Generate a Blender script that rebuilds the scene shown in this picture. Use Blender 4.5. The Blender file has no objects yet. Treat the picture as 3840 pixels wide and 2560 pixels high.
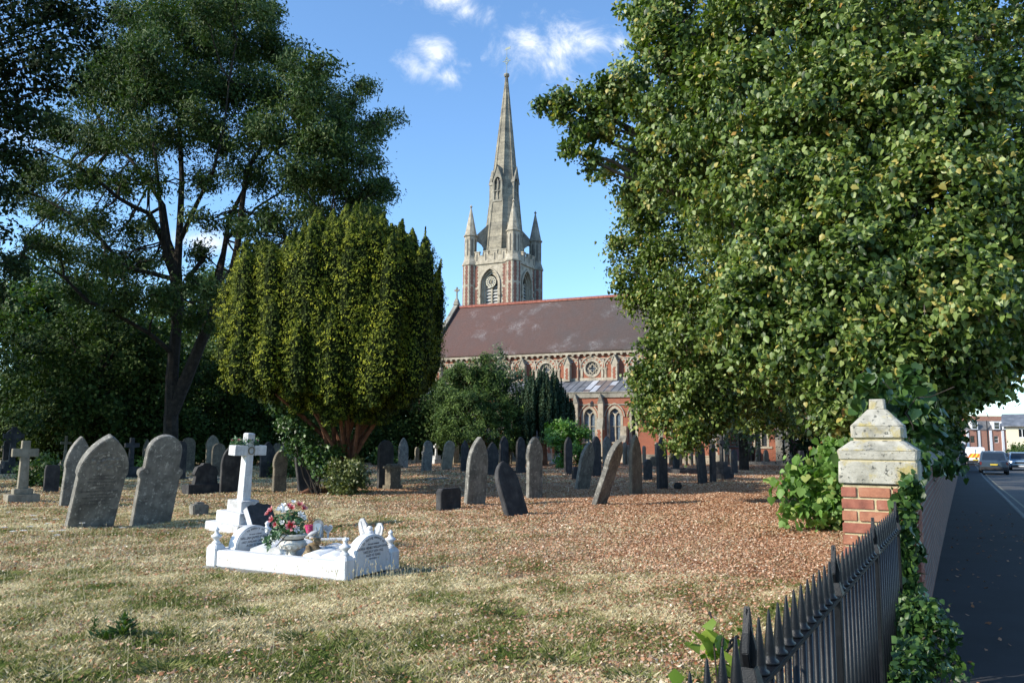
import bpy, bmesh, math, random
import numpy as np
from mathutils import Vector, Matrix, geometry
R = math.radians
PI = math.pi
random.seed(7)
rng = np.random.default_rng(11)
scene = bpy.context.scene
col = scene.collection

# ------------------------------------------------------------------ camera
EYE = 1.65
FPX = 2987.0
PITCH, ROLL = 7.06, 0.4
cam_d = bpy.data.cameras.new("camera")
cam = bpy.data.objects.new("camera", cam_d)
col.objects.link(cam)
CAMM = Matrix.Translation((0, 0, EYE)) @ Matrix.Rotation(R(90 + PITCH), 4, 'X') @ Matrix.Rotation(R(ROLL), 4, 'Z')
cam.matrix_world = CAMM
cam_d.sensor_width = 36
cam_d.lens = FPX / 3840 * 36
cam_d.clip_start = 0.05
cam_d.clip_end = 3000
scene.camera = cam

# ------------------------------------------------------------------ light
SUN_AZ = 22.0      # degrees in front of due left, behind the camera's left shoulder
SUN_EL = 30.0
to_sun = Vector((-math.cos(R(SUN_AZ)) * math.cos(R(SUN_EL)), -math.sin(R(SUN_AZ)) * math.cos(R(SUN_EL)), math.sin(R(SUN_EL))))
sl = bpy.data.lights.new("sun", 'SUN')
sl.energy = 5.0
sl.angle = R(0.53)
sl.color = (1.0, 0.925, 0.79)
so = bpy.data.objects.new("sun", sl)
so.rotation_euler = to_sun.to_track_quat('Z', 'Y').to_euler()
so.location = (-30, -20, 40)
col.objects.link(so)

world = bpy.data.worlds.new("World")
scene.world = world
world.use_nodes = True
wn, wl = world.node_tree.nodes, world.node_tree.links
wn.clear()
w_out = wn.new('ShaderNodeOutputWorld')
w_bg = wn.new('ShaderNodeBackground')
w_sky = wn.new('ShaderNodeTexSky')
w_sky.sky_type = 'NISHITA'
w_sky.sun_disc = False
w_sky.sun_elevation = R(SUN_EL)
w_sky.sun_rotation = math.atan2(to_sun.x, to_sun.y)
w_sky.air_density = 1.0
w_sky.dust_density = 0.35
w_sky.ozone_density = 2.4
w_bg.inputs['Strength'].default_value = 0.15
def wmath(op, a, b=None, clamp=False):
    n = wn.new('ShaderNodeMath'); n.operation = op; n.use_clamp = clamp
    for i, v in enumerate((a, b)):
        if v is None: continue
        if isinstance(v, (int, float)): n.inputs[i].default_value = v
        else: wl.new(v, n.inputs[i])
    return n.outputs[0]
w_tc = wn.new('ShaderNodeTexCoord')
def pix_dir(px, py):
    d = CAMM.to_3x3() @ Vector(((px - 1920) / FPX, (1280 - py) / FPX, -1))
    return d.normalized()
def sky_puff(px, py, ax, ay, tilt=0.0):
    """soft ellipse in the sky around a direction; returns socket 0..1"""
    c = pix_dir(px, py)
    right = Vector((c.y, -c.x, 0)).normalized(); up = right.cross(c).normalized()
    if tilt:
        m = Matrix.Rotation(tilt, 3, c); right = m @ right; up = m @ up
    def dot(v):
        n = wn.new('ShaderNodeVectorMath'); n.operation = 'DOT_PRODUCT'
        wl.new(w_tc.outputs['Generated'], n.inputs[0]); n.inputs[1].default_value = v
        return n.outputs['Value']
    x = wmath('DIVIDE', dot(right), ax); y = wmath('DIVIDE', dot(up), ay)
    r2 = wmath('ADD', wmath('MULTIPLY', x, x), wmath('MULTIPLY', y, y))
    front = wmath('GREATER_THAN', dot(c), 0.0)
    return wmath('MULTIPLY', wmath('SUBTRACT', 1.0, wmath('SQRT', r2), True), front)
puffs = [(1580, 262, .042, .022, .25), (1635, 210, .036, .028, .5), (1670, 285, .034, .026, -.4), (1620, 250, .035, .03, 0),
         (2085, 175, .09, .055, -.15), (2000, 150, .04, .03, 0), (2200, 150, .05, .03, 0), (2060, 240, .05, .03, 0),
         (1660, 5, .075, .03, 0), (1760, 45, .04, .025, 0), (2330, 160, .03, .02, 0), (760, 905, .05, .02, 0), (160, 500, .06, .03, 0)]
acc = None
for p in puffs:
    s = sky_puff(*p)
    acc = s if acc is None else wmath('MAXIMUM', acc, s)
w_n = wn.new('ShaderNodeTexNoise')
w_n.inputs['Scale'].default_value = 19
w_n.inputs['Detail'].default_value = 9
w_n.inputs['Roughness'].default_value = 0.66
w_n.inputs['Distortion'].default_value = 0.5
wl.new(w_tc.outputs['Generated'], w_n.inputs['Vector'])
dens = wmath('ADD', wmath('MULTIPLY', acc, 1.12), wmath('MULTIPLY', wmath('SUBTRACT', w_n.outputs[0], 0.55), 3.6))
dens = wmath('MULTIPLY', dens, 0.9, True)
dens = wmath('MULTIPLY', wmath('MULTIPLY', dens, dens), wmath('MULTIPLY', wmath('GREATER_THAN', acc, 0.0), 0.85))
w_hs = wn.new('ShaderNodeHueSaturation')
w_hs.inputs['Saturation'].default_value = 1.0
w_hs.inputs['Value'].default_value = 1.0
wl.new(w_sky.outputs[0], w_hs.inputs['Color'])
w_t = wn.new('ShaderNodeMixRGB'); w_t.blend_type = 'MULTIPLY'; w_t.inputs[0].default_value = 1
wl.new(w_hs.outputs[0], w_t.inputs[1]); w_t.inputs[2].default_value = (1.12, 1.38, 1.56, 1)
w_mix = wn.new('ShaderNodeMixRGB')
wl.new(dens, w_mix.inputs[0])
wl.new(w_t.outputs[0], w_mix.inputs[1])
w_mix.inputs[2].default_value = (6.0, 6.35, 6.9, 1)
wl.new(w_mix.outputs[0], w_bg.inputs['Color'])
wl.new(w_bg.outputs[0], w_out.inputs['Surface'])

vs = scene.view_settings
vs.view_transform = 'Standard'
vs.look = 'None'
vs.exposure = 0.3
vs.gamma = 1.0
vs.use_curve_mapping = False
cy = scene.cycles
cy.max_bounces = 5
cy.diffuse_bounces = 3
cy.glossy_bounces = 2
cy.transmission_bounces = 3
cy.transparent_max_bounces = 6
cy.use_denoising = True
cy.caustics_reflective = False
cy.caustics_refractive = False

# ------------------------------------------------------------------ geometry of the view
M3 = CAMM.to_3x3()
CP = Vector((0, 0, EYE))
def ray(px, py):
    return M3 @ Vector(((px - 1920) / FPX, (1280 - py) / FPX, -1))
def G(px, py, z=0.0):
    d = ray(px, py); t = (z - EYE) / d.z
    return CP + d * t
def at(px, py, Y):
    d = ray(px, py); return CP + d * (Y / d.y)

# ------------------------------------------------------------------ tagging
def tag(o, label=None, cat=None, group=None, kind=None):
    if label: o['label'] = label
    if cat: o['category'] = cat
    if group: o['group'] = group
    if kind: o['kind'] = kind
    return o
def empty(name, loc=(0, 0, 0), rz=0.0, label=None, cat=None, group=None, parent=None):
    o = bpy.data.objects.new(name, None)
    o.empty_display_size = 0.2
    o.location = loc; o.rotation_euler = (0, 0, rz)
    col.objects.link(o)
    if parent: o.parent = parent
    return tag(o, label, cat, group)
def link(name, me, parent=None):
    o = bpy.data.objects.new(name, me)
    col.objects.link(o)
    if parent: o.parent = parent
    return o
def copy_tree(o, parent=None):
    c = o.copy(); col.objects.link(c)
    c.parent = parent
    for ch in list(o.children): copy_tree(ch, c)
    return c

# ------------------------------------------------------------------ materials
def new_mat(name):
    m = bpy.data.materials.new(name); m.use_nodes = True
    nt = m.node_tree; b = nt.nodes['Principled BSDF']
    return m, nt, b
def ramp(nt, fac, stops, interp='LINEAR'):
    r = nt.nodes.new('ShaderNodeValToRGB'); r.color_ramp.interpolation = interp
    el = r.color_ramp.elements
    while len(el) > 1: el.remove(el[0])
    el[0].position = stops[0][0]; el[0].color = (*stops[0][1], 1)
    for p, c in stops[1:]:
        e = el.new(p); e.color = (*c, 1)
    nt.links.new(fac, r.inputs[0]); return r.outputs[0]
def noise(nt, vec, scale, detail=5, rough=.6, dist=0.0):
    n = nt.nodes.new('ShaderNodeTexNoise')
    n.inputs['Scale'].default_value = scale; n.inputs['Detail'].default_value = detail
    n.inputs['Roughness'].default_value = rough; n.inputs['Distortion'].default_value = dist
    if vec is not None: nt.links.new(vec, n.inputs['Vector'])
    return n.outputs[0]
def mixc(nt, fac, a, b, mode='MIX'):
    n = nt.nodes.new('ShaderNodeMixRGB'); n.blend_type = mode
    for i, v in enumerate((fac, a, b)):
        if isinstance(v, (int, float)): n.inputs[i].default_value = v
        elif isinstance(v, tuple): n.inputs[i].default_value = (*v, 1)
        else: nt.links.new(v, n.inputs[i])
    return n.outputs[0]
def nmath(nt, op, a, b=None, clamp=False):
    n = nt.nodes.new('ShaderNodeMath'); n.operation = op; n.use_clamp = clamp
    for i, v in enumerate((a, b)):
        if v is None: continue
        if isinstance(v, (int, float)): n.inputs[i].default_value = v
        else: nt.links.new(v, n.inputs[i])
    return n.outputs[0]
def bump(nt, b, h, strength=.4, dist=.01):
    n = nt.nodes.new('ShaderNodeBump'); n.inputs['Strength'].default_value = strength
    n.inputs['Distance'].default_value = dist
    nt.links.new(h, n.inputs['Height']); nt.links.new(n.outputs[0], b.inputs['Normal'])
def obj_vec(nt, stretch=(1, 1, 1), rand=True):
    tc = nt.nodes.new('ShaderNodeTexCoord')
    mp = nt.nodes.new('ShaderNodeMapping'); mp.inputs['Scale'].default_value = stretch
    nt.links.new(tc.outputs['Object'], mp.inputs['Vector'])
    if rand:
        oi = nt.nodes.new('ShaderNodeObjectInfo')
        ad = nt.nodes.new('ShaderNodeVectorMath'); ad.operation = 'SCALE'
        ad.inputs[0].default_value = (37, 19, 53)
        nt.links.new(oi.outputs['Random'], ad.inputs['Scale'])
        nt.links.new(ad.outputs[0], mp.inputs['Location'])
    return mp.outputs[0]
def mat_stone(name, base, dark, light, scale=6, rough=.85, spots=None, spot_scale=30, spot_lo=.62, bumpd=.006, spec=.3, streak=True):
    m, nt, b = new_mat(name)
    v = obj_vec(nt)
    n1 = noise(nt, v, scale, 7, .65)
    c = ramp(nt, n1, [(.3, dark), (.5, base), (.72, light)])
    if streak:
        vs_ = obj_vec(nt, (5, 5, .7))
        n3 = noise(nt, vs_, 2.2, 4, .6)
        c = mixc(nt, nmath(nt, 'MULTIPLY', ramp(nt, n3, [(.45, (0, 0, 0)), (.75, (1, 1, 1))]), .55), c, dark)
    if spots:
        n2 = noise(nt, v, spot_scale, 4, .7)
        c = mixc(nt, ramp(nt, n2, [(spot_lo, (0, 0, 0)), (spot_lo + .05, (1, 1, 1))]), c, spots)
    nt.links.new(c, b.inputs['Base Color'])
    b.inputs['Roughness'].default_value = rough
    b.inputs['Specular IOR Level'].default_value = spec
    bump(nt, b, noise(nt, v, scale * 9, 5, .7), .5, bumpd)
    return m
def mat_plain(name, c, rough=.6, metal=0.0, spec=.5, var=.15, scale=8, coat=0.0):
    m, nt, b = new_mat(name)
    v = obj_vec(nt)
    n1 = noise(nt, v, scale, 5, .6)
    cc = ramp(nt, n1, [(.3, tuple(x * (1 - var) for x in c)), (.7, tuple(min(1, x * (1 + var)) for x in c))])
    nt.links.new(cc, b.inputs['Base Color'])
    b.inputs['Roughness'].default_value = rough
    b.inputs['Metallic'].default_value = metal
    b.inputs['Specular IOR Level'].default_value = spec
    b.inputs['Coat Weight'].default_value = coat
    return m
def mat_brick(name, c1, c2, mortar, bw=.225, bh=.075, scale=1.0, stain=(.05, .03, .03), stain_amt=.35, msize=.012):
    m, nt, b = new_mat(name)
    tc = nt.nodes.new('ShaderNodeTexCoord')
    sep = nt.nodes.new('ShaderNodeSeparateXYZ'); nt.links.new(tc.outputs['Object'], sep.inputs[0])
    cmb = nt.nodes.new('ShaderNodeCombineXYZ')
    nt.links.new(nmath(nt, 'ADD', sep.outputs[0], sep.outputs[1]), cmb.inputs[0]); nt.links.new(sep.outputs[2], cmb.inputs[1])
    br = nt.nodes.new('ShaderNodeTexBrick')
    nt.links.new(cmb.outputs[0], br.inputs['Vector'])
    br.inputs['Color1'].default_value = (*c1, 1); br.inputs['Color2'].default_value = (*c2, 1)
    br.inputs['Mortar'].default_value = (*mortar, 1)
    br.inputs['Scale'].default_value = scale
    br.inputs['Mortar Size'].default_value = msize
    br.inputs['Mortar Smooth'].default_value = .15
    br.inputs['Brick Width'].default_value = bw; br.inputs['Row Height'].default_value = bh
    br.inputs['Bias'].default_value = 0.0
    n1 = noise(nt, tc.outputs['Object'], 2.5, 6, .65)
    c = mixc(nt, nmath(nt, 'MULTIPLY', ramp(nt, n1, [(.4, (0, 0, 0)), (.75, (1, 1, 1))]), stain_amt), br.outputs['Color'], stain)
    n2 = noise(nt, tc.outputs['Object'], 40, 4, .7)
    c = mixc(nt, .35, c, ramp(nt, n2, [(.3, (.25, .25, .25)), (.7, (.85, .85, .85))]), 'OVERLAY')
    nt.links.new(c, b.inputs['Base Color'])
    b.inputs['Roughness'].default_value = .9
    b.inputs['Specular IOR Level'].default_value = .2
    bump(nt, b, nmath(nt, 'ADD', nmath(nt, 'MULTIPLY', br.outputs['Fac'], -1.0), nmath(nt, 'MULTIPLY', n2, .5)), .7, .006)
    return m
def mat_leaf(name, stops, rough=.45, trans=.25, spec=.5, tcol=None):
    """foliage: colour picked per leaf from stops by the face attribute rnd"""
    m, nt, b = new_mat(name)
    at_ = nt.nodes.new('ShaderNodeAttribute'); at_.attribute_name = 'rnd'
    c = ramp(nt, at_.outputs['Fac'], stops)
    nt.links.new(c, b.inputs['Base Color'])
    b.inputs['Roughness'].default_value = rough
    b.inputs['Specular IOR Level'].default_value = spec
    if trans > 0:
        tr = nt.nodes.new('ShaderNodeBsdfTranslucent')
        cc = mixc(nt, 1.0, c, tcol or (1.3, 1.5, .5), 'MULTIPLY')
        nt.links.new(cc, tr.inputs['Color'])
        mx = nt.nodes.new('ShaderNodeMixShader'); mx.inputs[0].default_value = trans
        nt.links.new(b.outputs[0], mx.inputs[1]); nt.links.new(tr.outputs[0], mx.inputs[2])
        nt.links.new(mx.outputs[0], nt.nodes['Material Output'].inputs['Surface'])
    return m

# ------------------------------------------------------------------ mesh helpers
def np_mesh(name, V, F, mat, parent=None, rnd=None, smooth=False):
    """V (n,3), F (m,k) uniform polygons"""
    me = bpy.data.meshes.new(name)
    V = np.asarray(V, np.float32); F = np.asarray(F, np.int32)
    me.vertices.add(len(V)); me.vertices.foreach_set('co', V.ravel())
    k = F.shape[1]
    me.loops.add(F.size); me.loops.foreach_set('vertex_index', F.ravel())
    me.polygons.add(len(F))
    me.polygons.foreach_set('loop_start', np.arange(0, F.size, k, dtype=np.int32))
    me.polygons.foreach_set('loop_total', np.full(len(F), k, np.int32))
    if smooth: me.polygons.foreach_set('use_smooth', np.ones(len(F), bool))
    me.update(calc_edges=True)
    if rnd is not None:
        a = me.attributes.new('rnd', 'FLOAT', 'FACE'); a.data.foreach_set('value', np.asarray(rnd, np.float32))
    me.materials.append(mat)
    return link(name, me, parent)
class MB:
    """collects shapes for one mesh"""
    def __init__(s): s.v = []; s.f = []; s.m = []
    def add(s, vs_, fs, mi=0, M=None):
        o = len(s.v)
        if M is not None: vs_ = [M @ Vector(v) for v in vs_]
        s.v += [tuple(v) for v in vs_]; s.f += [tuple(i + o for i in f) for f in fs]; s.m += [mi] * len(fs)
        return s
    def box(s, x0, x1, y0, y1, z0, z1, mi=0, M=None):
        v = [(x0, y0, z0), (x1, y0, z0), (x1, y1, z0), (x0, y1, z0), (x0, y0, z1), (x1, y0, z1), (x1, y1, z1), (x0, y1, z1)]
        return s.add(v, [(0, 3, 2, 1), (4, 5, 6, 7), (0, 1, 5, 4), (1, 2, 6, 5), (2, 3, 7, 6), (3, 0, 4, 7)], mi, M)
    def frustum(s, cx, cy_, z0, z1, a0, b0, a1, b1, mi=0, M=None):
        v = [(cx - a0, cy_ - b0, z0), (cx + a0, cy_ - b0, z0), (cx + a0, cy_ + b0, z0), (cx - a0, cy_ + b0, z0),
             (cx - a1, cy_ - b1, z1), (cx + a1, cy_ - b1, z1), (cx + a1, cy_ + b1, z1), (cx - a1, cy_ + b1, z1)]
        return s.add(v, [(0, 3, 2, 1), (4, 5, 6, 7), (0, 1, 5, 4), (1, 2, 6, 5), (2, 3, 7, 6), (3, 0, 4, 7)], mi, M)
    def lathe(s, prof, n=12, mi=0, M=None, off=0.0):
        vs_ = []; fs = []
        for (r, z) in prof:
            for k in range(n):
                a = 2 * PI * k / n + off
                vs_.append((r * math.cos(a), r * math.sin(a), z))
        for i in range(len(prof) - 1):
            for k in range(n):
                k2 = (k + 1) % n
                fs.append((i * n + k, i * n + k2, (i + 1) * n + k2, (i + 1) * n + k))
        fs.append(tuple(reversed(range(n)))); fs.append(tuple((len(prof) - 1) * n + k for k in range(n)))
        return s.add(vs_, fs, mi, M)
    def prism(s, pts, y0, y1, mi=0, M=None):
        """polygon in x,z extruded from y0 to y1 (pts counter-clockwise seen from -y)"""
        n = len(pts)
        vs_ = [(p[0], y0, p[1]) for p in pts] + [(p[0], y1, p[1]) for p in pts]
        fs = [tuple(range(n)), tuple(reversed(range(n, 2 * n)))] + [((i + 1) % n, i, n + i, n + (i + 1) % n) for i in range(n)]
        return s.add(vs_, fs, mi, M)
    def tube(s, pts, rads, n=6, mi=0, cap=True):
        vs_ = []; fs = []
        pts = [Vector(p) for p in pts]
        ref = Vector((.31, .93, .17))
        for i, p in enumerate(pts):
            d = (pts[min(i + 1, len(pts) - 1)] - pts[max(i - 1, 0)])
            if d.length < 1e-6: d = Vector((0, 0, 1))
            d.normalize()
            a = d.cross(ref)
            if a.length < .05: a = d.cross(Vector((1, 0, 0)))
            a.normalize(); b = d.cross(a)
            for k in range(n):
                t = 2 * PI * k / n
                vs_.append(p + (a * math.cos(t) + b * math.sin(t)) * rads[i])
        for i in range(len(pts) - 1):
            for k in range(n):
                k2 = (k + 1) % n
                fs.append((i * n + k, (i + 1) * n + k, (i + 1) * n + k2, i * n + k2))
        if cap:
            fs.append(tuple(range(n))); fs.append(tuple(reversed([(len(pts) - 1) * n + k for k in range(n)])))
        return s.add(vs_, fs, mi)
    def panel(s, outer, holes, y0, depth, mi=0, mi_rev=None, sides=False, M=None):
        """flat wall in x,z at y0 with openings; reveals go back by depth"""
        allp = [[Vector((p[0], p[1], 0)) for p in l] for l in [outer] + holes]
        tris = geometry.tessellate_polygon(allp)
        flat = [p for l in allp for p in l]
        s.add([(p.x, y0, p.y) for p in flat], [tuple(t) for t in tris], mi, M)
        for l in holes + ([outer] if sides else []):
            n = len(l)
            vs_ = [(p[0], y0, p[1]) for p in l] + [(p[0], y0 + depth, p[1]) for p in l]
            s.add(vs_, [(i, (i + 1) % n, n + (i + 1) % n, n + i) for i in range(n)], mi if mi_rev is None else mi_rev, M)
        return s
    def ring(s, cx, cz, r0, r1, y0, y1, a0=0.0, a1=2 * PI, n=24, mi=0, alt=None, M=None):
        """annulus in x,z, thick y0..y1; alt = second material on every other piece"""
        for k in range(n):
            t0 = a0 + (a1 - a0) * k / n; t1 = a0 + (a1 - a0) * (k + 1) / n
            q = [(cx + r0 * math.cos(t0), cz + r0 * math.sin(t0)), (cx + r1 * math.cos(t0), cz + r1 * math.sin(t0)),
                 (cx + r1 * math.cos(t1), cz + r1 * math.sin(t1)), (cx + r0 * math.cos(t1), cz + r0 * math.sin(t1))]
            s.prism(q, y0, y1, (alt if (alt is not None and k % 2) else mi), M)
        return s
    def build(s, name, mats, parent=None, smooth=False, bevel=0.0):
        me = bpy.data.meshes.new(name)
        me.from_pydata(s.v, [], s.f)
        if not isinstance(mats, (list, tuple)): mats = [mats]
        for m in mats: me.materials.append(m)
        me.polygons.foreach_set('material_index', s.m)
        bm = bmesh.new(); bm.from_mesh(me)
        bmesh.ops.recalc_face_normals(bm, faces=bm.faces)
        if bevel:
            bmesh.ops.remove_doubles(bm, verts=bm.verts, dist=.0004)
            es = [e for e in bm.edges if len(e.link_faces) == 2 and e.calc_face_angle(0) > .5]
            bmesh.ops.bevel(bm, geom=es, offset=bevel, segments=2, affect='EDGES', clamp_overlap=True)
        bm.to_mesh(me); bm.free()
        if smooth: me.polygons.foreach_set('use_smooth', [True] * len(me.polygons))
        me.update()
        return link(name, me, parent)
def arch_pts(cx, z0, w, zs, zt, n=10, pointed=True):
    """outline of an arched opening, ccw from bottom left seen from the front (x right, z up)"""
    h = w / 2; pts = [(cx - h, z0), (cx + h, z0)]
    if zs <= z0 + 1e-4: pts = []
    H = zt - zs
    if not pointed:
        for k in range(n + 1):
            t = PI * k / n; pts.append((cx + h * math.cos(t), zs + H * math.sin(t)))
    else:
        # two arcs whose centres lie on the springing line
        r = (h * h + H * H) / (2 * h); c = r - h; th = math.atan2(H, c)
        for k in range(n // 2 + 1):
            t = th * k / (n // 2); pts.append((cx - c + r * math.cos(t), zs + r * math.sin(t)))
        for k in range(n // 2 - 1, -1, -1):
            t = th * k / (n // 2); pts.append((cx + c - r * math.cos(t), zs + r * math.sin(t)))
    return pts
def text_mesh(name, s, size, mat, parent, M, ext=.001, align='CENTER', space=1.0):
    cu = bpy.data.curves.new(name, 'FONT'); cu.body = s; cu.size = size; cu.extrude = ext
    cu.align_x = align; cu.resolution_u = 2; cu.space_character = space
    o = bpy.data.objects.new(name, cu); col.objects.link(o)
    dg = bpy.context.evaluated_depsgraph_get(); dg.update()
    me = bpy.data.meshes.new_from_object(o.evaluated_get(dg))
    bpy.data.objects.remove(o); bpy.data.curves.remove(cu)
    me.materials.clear(); me.materials.append(mat)
    t = link(name, me, parent)
    t.matrix_local = M
    return t
# ================================================================== GROUND AND STREET
WO = Vector((4.43, 8.6, 0)); WT = math.atan(0.5614)
WS = Vector((math.sin(WT), math.cos(WT), 0)); WP = Vector((math.cos(WT), -math.sin(WT), 0))
def wall_x(Y): return 4.43 + .5614 * (Y - 8.6)
def street_z(s):
    t = min(max((s - 4) / 56, 0), 1); return -.68 * (t * t * (3 - 2 * t) * .5 + t * .5)
def ST(x, s, z=0): p = WO + WP * x + WS * s; return Vector((p.x, p.y, street_z(s) + z))
def gz(x, y):
    fade = np.clip((wall_x(y) - .2 - x) / .8, 0, 1)
    return fade * (.035 * np.sin(x * .55 + 1.3) * np.cos(y * .4 + .6) + .02 * np.sin(x * 1.7 + y * 1.1) + .012 * np.sin(x * 3.9 - y * 2.7))
def gzf(x, y): return float(gz(np.float64(x), np.float64(y)))

m, nt, b = new_mat("dry lawn soil and thatch")
tc = nt.nodes.new('ShaderNodeTexCoord'); v = tc.outputs['Object']
n1 = noise(nt, v, .35, 5, .6); n2 = noise(nt, v, 14, 6, .7); n3 = noise(nt, v, 60, 4, .75); n4 = noise(nt, v, 1.6, 5, .65)
straw = ramp(nt, n2, [(.3, (.10, .07, .04)), (.5, (.25, .185, .11)), (.7, (.42, .33, .21))])
green = ramp(nt, n2, [(.3, (.06, .07, .02)), (.6, (.17, .18, .06)), (.75, (.32, .28, .11))])
c = mixc(nt, ramp(nt, nmath(nt, 'ADD', nmath(nt, 'MULTIPLY', n1, .6), nmath(nt, 'MULTIPLY', n4, .4)), [(.47, (0, 0, 0)), (.58, (.8, .8, .8))]), straw, green)
leafc = ramp(nt, n3, [(.35, (.17, .075, .035)), (.55, (.42, .2, .105)), (.75, (.62, .36, .22))])
# fallen leaves gather over the right part of the grass
sx = nt.nodes.new('ShaderNodeSeparateXYZ'); nt.links.new(v, sx.inputs[0])
lw = nmath(nt, 'ADD', nmath(nt, 'MULTIPLY', sx.outputs[0], .09), nmath(nt, 'MULTIPLY', n4, .9))
c = mixc(nt, nmath(nt, 'MULTIPLY', ramp(nt, lw, [(.42, (0, 0, 0)), (.85, (1, 1, 1))]), .85), c, leafc)
c = mixc(nt, .5, c, ramp(nt, n3, [(.35, (.3, .3, .3)), (.65, (.8, .8, .8))]), 'OVERLAY')
nt.links.new(c, b.inputs['Base Color']); b.inputs['Roughness'].default_value = 1; b.inputs['Specular IOR Level'].default_value = .1
bump(nt, b, nmath(nt, 'ADD', n2, n3), .9, .03)
M_LAWN = m
ys = np.concatenate([np.arange(-25, 0, 2.5), np.arange(0, 36, .4), np.arange(36, 80, 2), np.arange(80, 241, 20)])
# finer columns in front of the camera
us2 = np.concatenate([-np.geomspace(230, 40, 10), np.arange(-39, -.01, .6), [-.0]])
V = []
for y in ys:
    wx = wall_x(y) - .2
    for u in us2:
        x = wx + u; V.append((x, y, gzf(x, y)))
nu = len(us2)
F = [(j * nu + i, j * nu + i + 1, (j + 1) * nu + i + 1, (j + 1) * nu + i) for j in range(len(ys) - 1) for i in range(nu - 1)]
lawn = np_mesh("lawn", V, F, M_LAWN, smooth=True); tag(lawn, kind='structure')
m, nt, b = new_mat("far ground")
nt.links.new(ramp(nt, noise(nt, obj_vec(nt, rand=False), .05, 6, .6), [(.35, (.05, .06, .025)), (.65, (.16, .14, .07))]), b.inputs['Base Color'])
b.inputs['Roughness'].default_value = 1
mb = MB(); mb.add([(-1500, -1500, -.95), (1500, -1500, -.95), (1500, 1500, -.95), (-1500, 1500, -.95)], [(0, 1, 2, 3)])
tag(mb.build("ground", m), kind='structure')

def asphalt(name, base, var, sp):
    m, nt, b = new_mat(name)
    v = obj_vec(nt, rand=False)
    c = ramp(nt, noise(nt, v, .8, 6, .65), [(.3, tuple(x * (1 - var) for x in base)), (.7, tuple(x * (1 + var) for x in base))])
    c = mixc(nt, ramp(nt, noise(nt, v, 140, 3, .7), [(.58, (0, 0, 0)), (.66, (.6, .6, .6))]), c, sp)
    nt.links.new(c, b.inputs['Base Color']); b.inputs['Roughness'].default_value = .9; b.inputs['Specular IOR Level'].default_value = .25
    bump(nt, b, noise(nt, v, 160, 3, .7), .5, .004)
    return m
M_PAVE = asphalt("pavement asphalt", (.028, .028, .03), .3, (.07, .07, .07))
M_ROAD = asphalt("road asphalt", (.085, .083, .08), .2, (.2, .19, .18))
M_KERB = mat_stone("granite kerb", (.13, .125, .115), (.07, .07, .065), (.2, .19, .175), 5, streak=False)
M_YEL = mat_plain("worn yellow paint", (.20, .18, .12), .8, var=.4, scale=20)
M_WHITELINE = mat_plain("worn white paint", (.3, .3, .29), .8, var=.4, scale=20)
SS = [-14, -6, 0, 4] + list(range(8, 66, 4)) + [70, 90, 120, 170]
def strip(name, x0, x1, dz, mat, s0=-14, s1=170, thick=0.0, kind='structure'):
    ss = [s for s in SS if s0 <= s <= s1]
    V = []; F = []
    for s in ss:
        V += [ST(x0, s, dz), ST(x1, s, dz)]
        if thick: V += [ST(x1, s, dz - thick), ST(x0, s, dz - thick)]
    k = 4 if thick else 2
    for i in range(len(ss) - 1):
        a, c_ = i * k, (i + 1) * k
        F.append((a, a + 1, c_ + 1, c_))
        if thick: F += [(a + 1, a + 2, c_ + 2, c_ + 1), (a + 3, a, c_, c_ + 3), (a + 2, a + 3, c_ + 3, c_ + 2)]
    o = np_mesh(name, V, F, mat); tag(o, kind=kind); return o
strip("pavement", -.22, 1.45, .012, M_PAVE)
strip("kerb", 1.45, 1.6, .004, M_KERB, thick=.2)
strip("road", 1.6, 8.9, -.12, M_ROAD)
strip("far_kerb", 8.9, 9.05, .004, M_KERB, thick=.2)
strip("far_pavement", 9.05, 11.2, 0, M_PAVE)
strip("verge", 11.2, 60, -.03, M_LAWN)
strip("road_edge_marking", 1.88, 1.95, -.116, M_YEL, s0=0)
mb = MB()
for k in range(14):
    s = 2 + k * 6.0
    q = [ST(5.2, s, -.116), ST(5.3, s, -.116), ST(5.3, s + 2.6, -.116), ST(5.2, s + 2.6, -.116)]
    mb.add(q, [(0, 1, 2, 3)])
tag(mb.build("road_centre_marking", M_WHITELINE), kind='structure')
# ================================================================== THE CHURCH
CH_ANG = 25.0
CO = at(2250, 1660, 64); CO.z = 0
CU = Vector((math.cos(R(CH_ANG)), -math.sin(R(CH_ANG)), 0)); CV = Vector((math.sin(R(CH_ANG)), math.cos(R(CH_ANG)), 0))
def cl(px, py, yl):
    """church-local x,z of the point of the plane local y = yl seen at a photo pixel"""
    d = ray(px, py); t = ((CO - CP).dot(CV) + yl) / d.dot(CV)
    p = CP + d * t; return (p - CO).dot(CU), p.z
M_BRICK = mat_brick("red brick", (.38, .105, .055), (.29, .08, .045), (.30, .18, .125), stain_amt=.25)
M_BRICKD = mat_brick("weathered dark red brick", (.27, .085, .055), (.18, .06, .045), (.22, .17, .14), stain_amt=.45)
M_CREAM = mat_stone("cream limestone", (.43, .375, .285), (.20, .175, .135), (.56, .50, .40), 2, streak=True)
M_GREY = mat_stone("grey weathered limestone", (.28, .26, .21), (.11, .10, .085), (.40, .37, .30), 1.4, spots=(.08, .08, .075), spot_scale=9, spot_lo=.6)
M_FLINT = mat_stone("knapped flint", (.42, .42, .42), (.08, .08, .09), (.7, .7, .68), 14, streak=False)
M_GLASSD = mat_plain("dark leaded glass", (.035, .04, .05), .15, spec=.8, var=.3, scale=6)
M_GLASSB = mat_plain("pale leaded glass", (.14, .18, .22), .2, spec=.8, var=.5, scale=9)
M_LEADP = mat_stone("lead sheet", (.14, .15, .17), (.09, .1, .11), (.24, .25, .27), 1.2, .55, streak=False)
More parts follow.
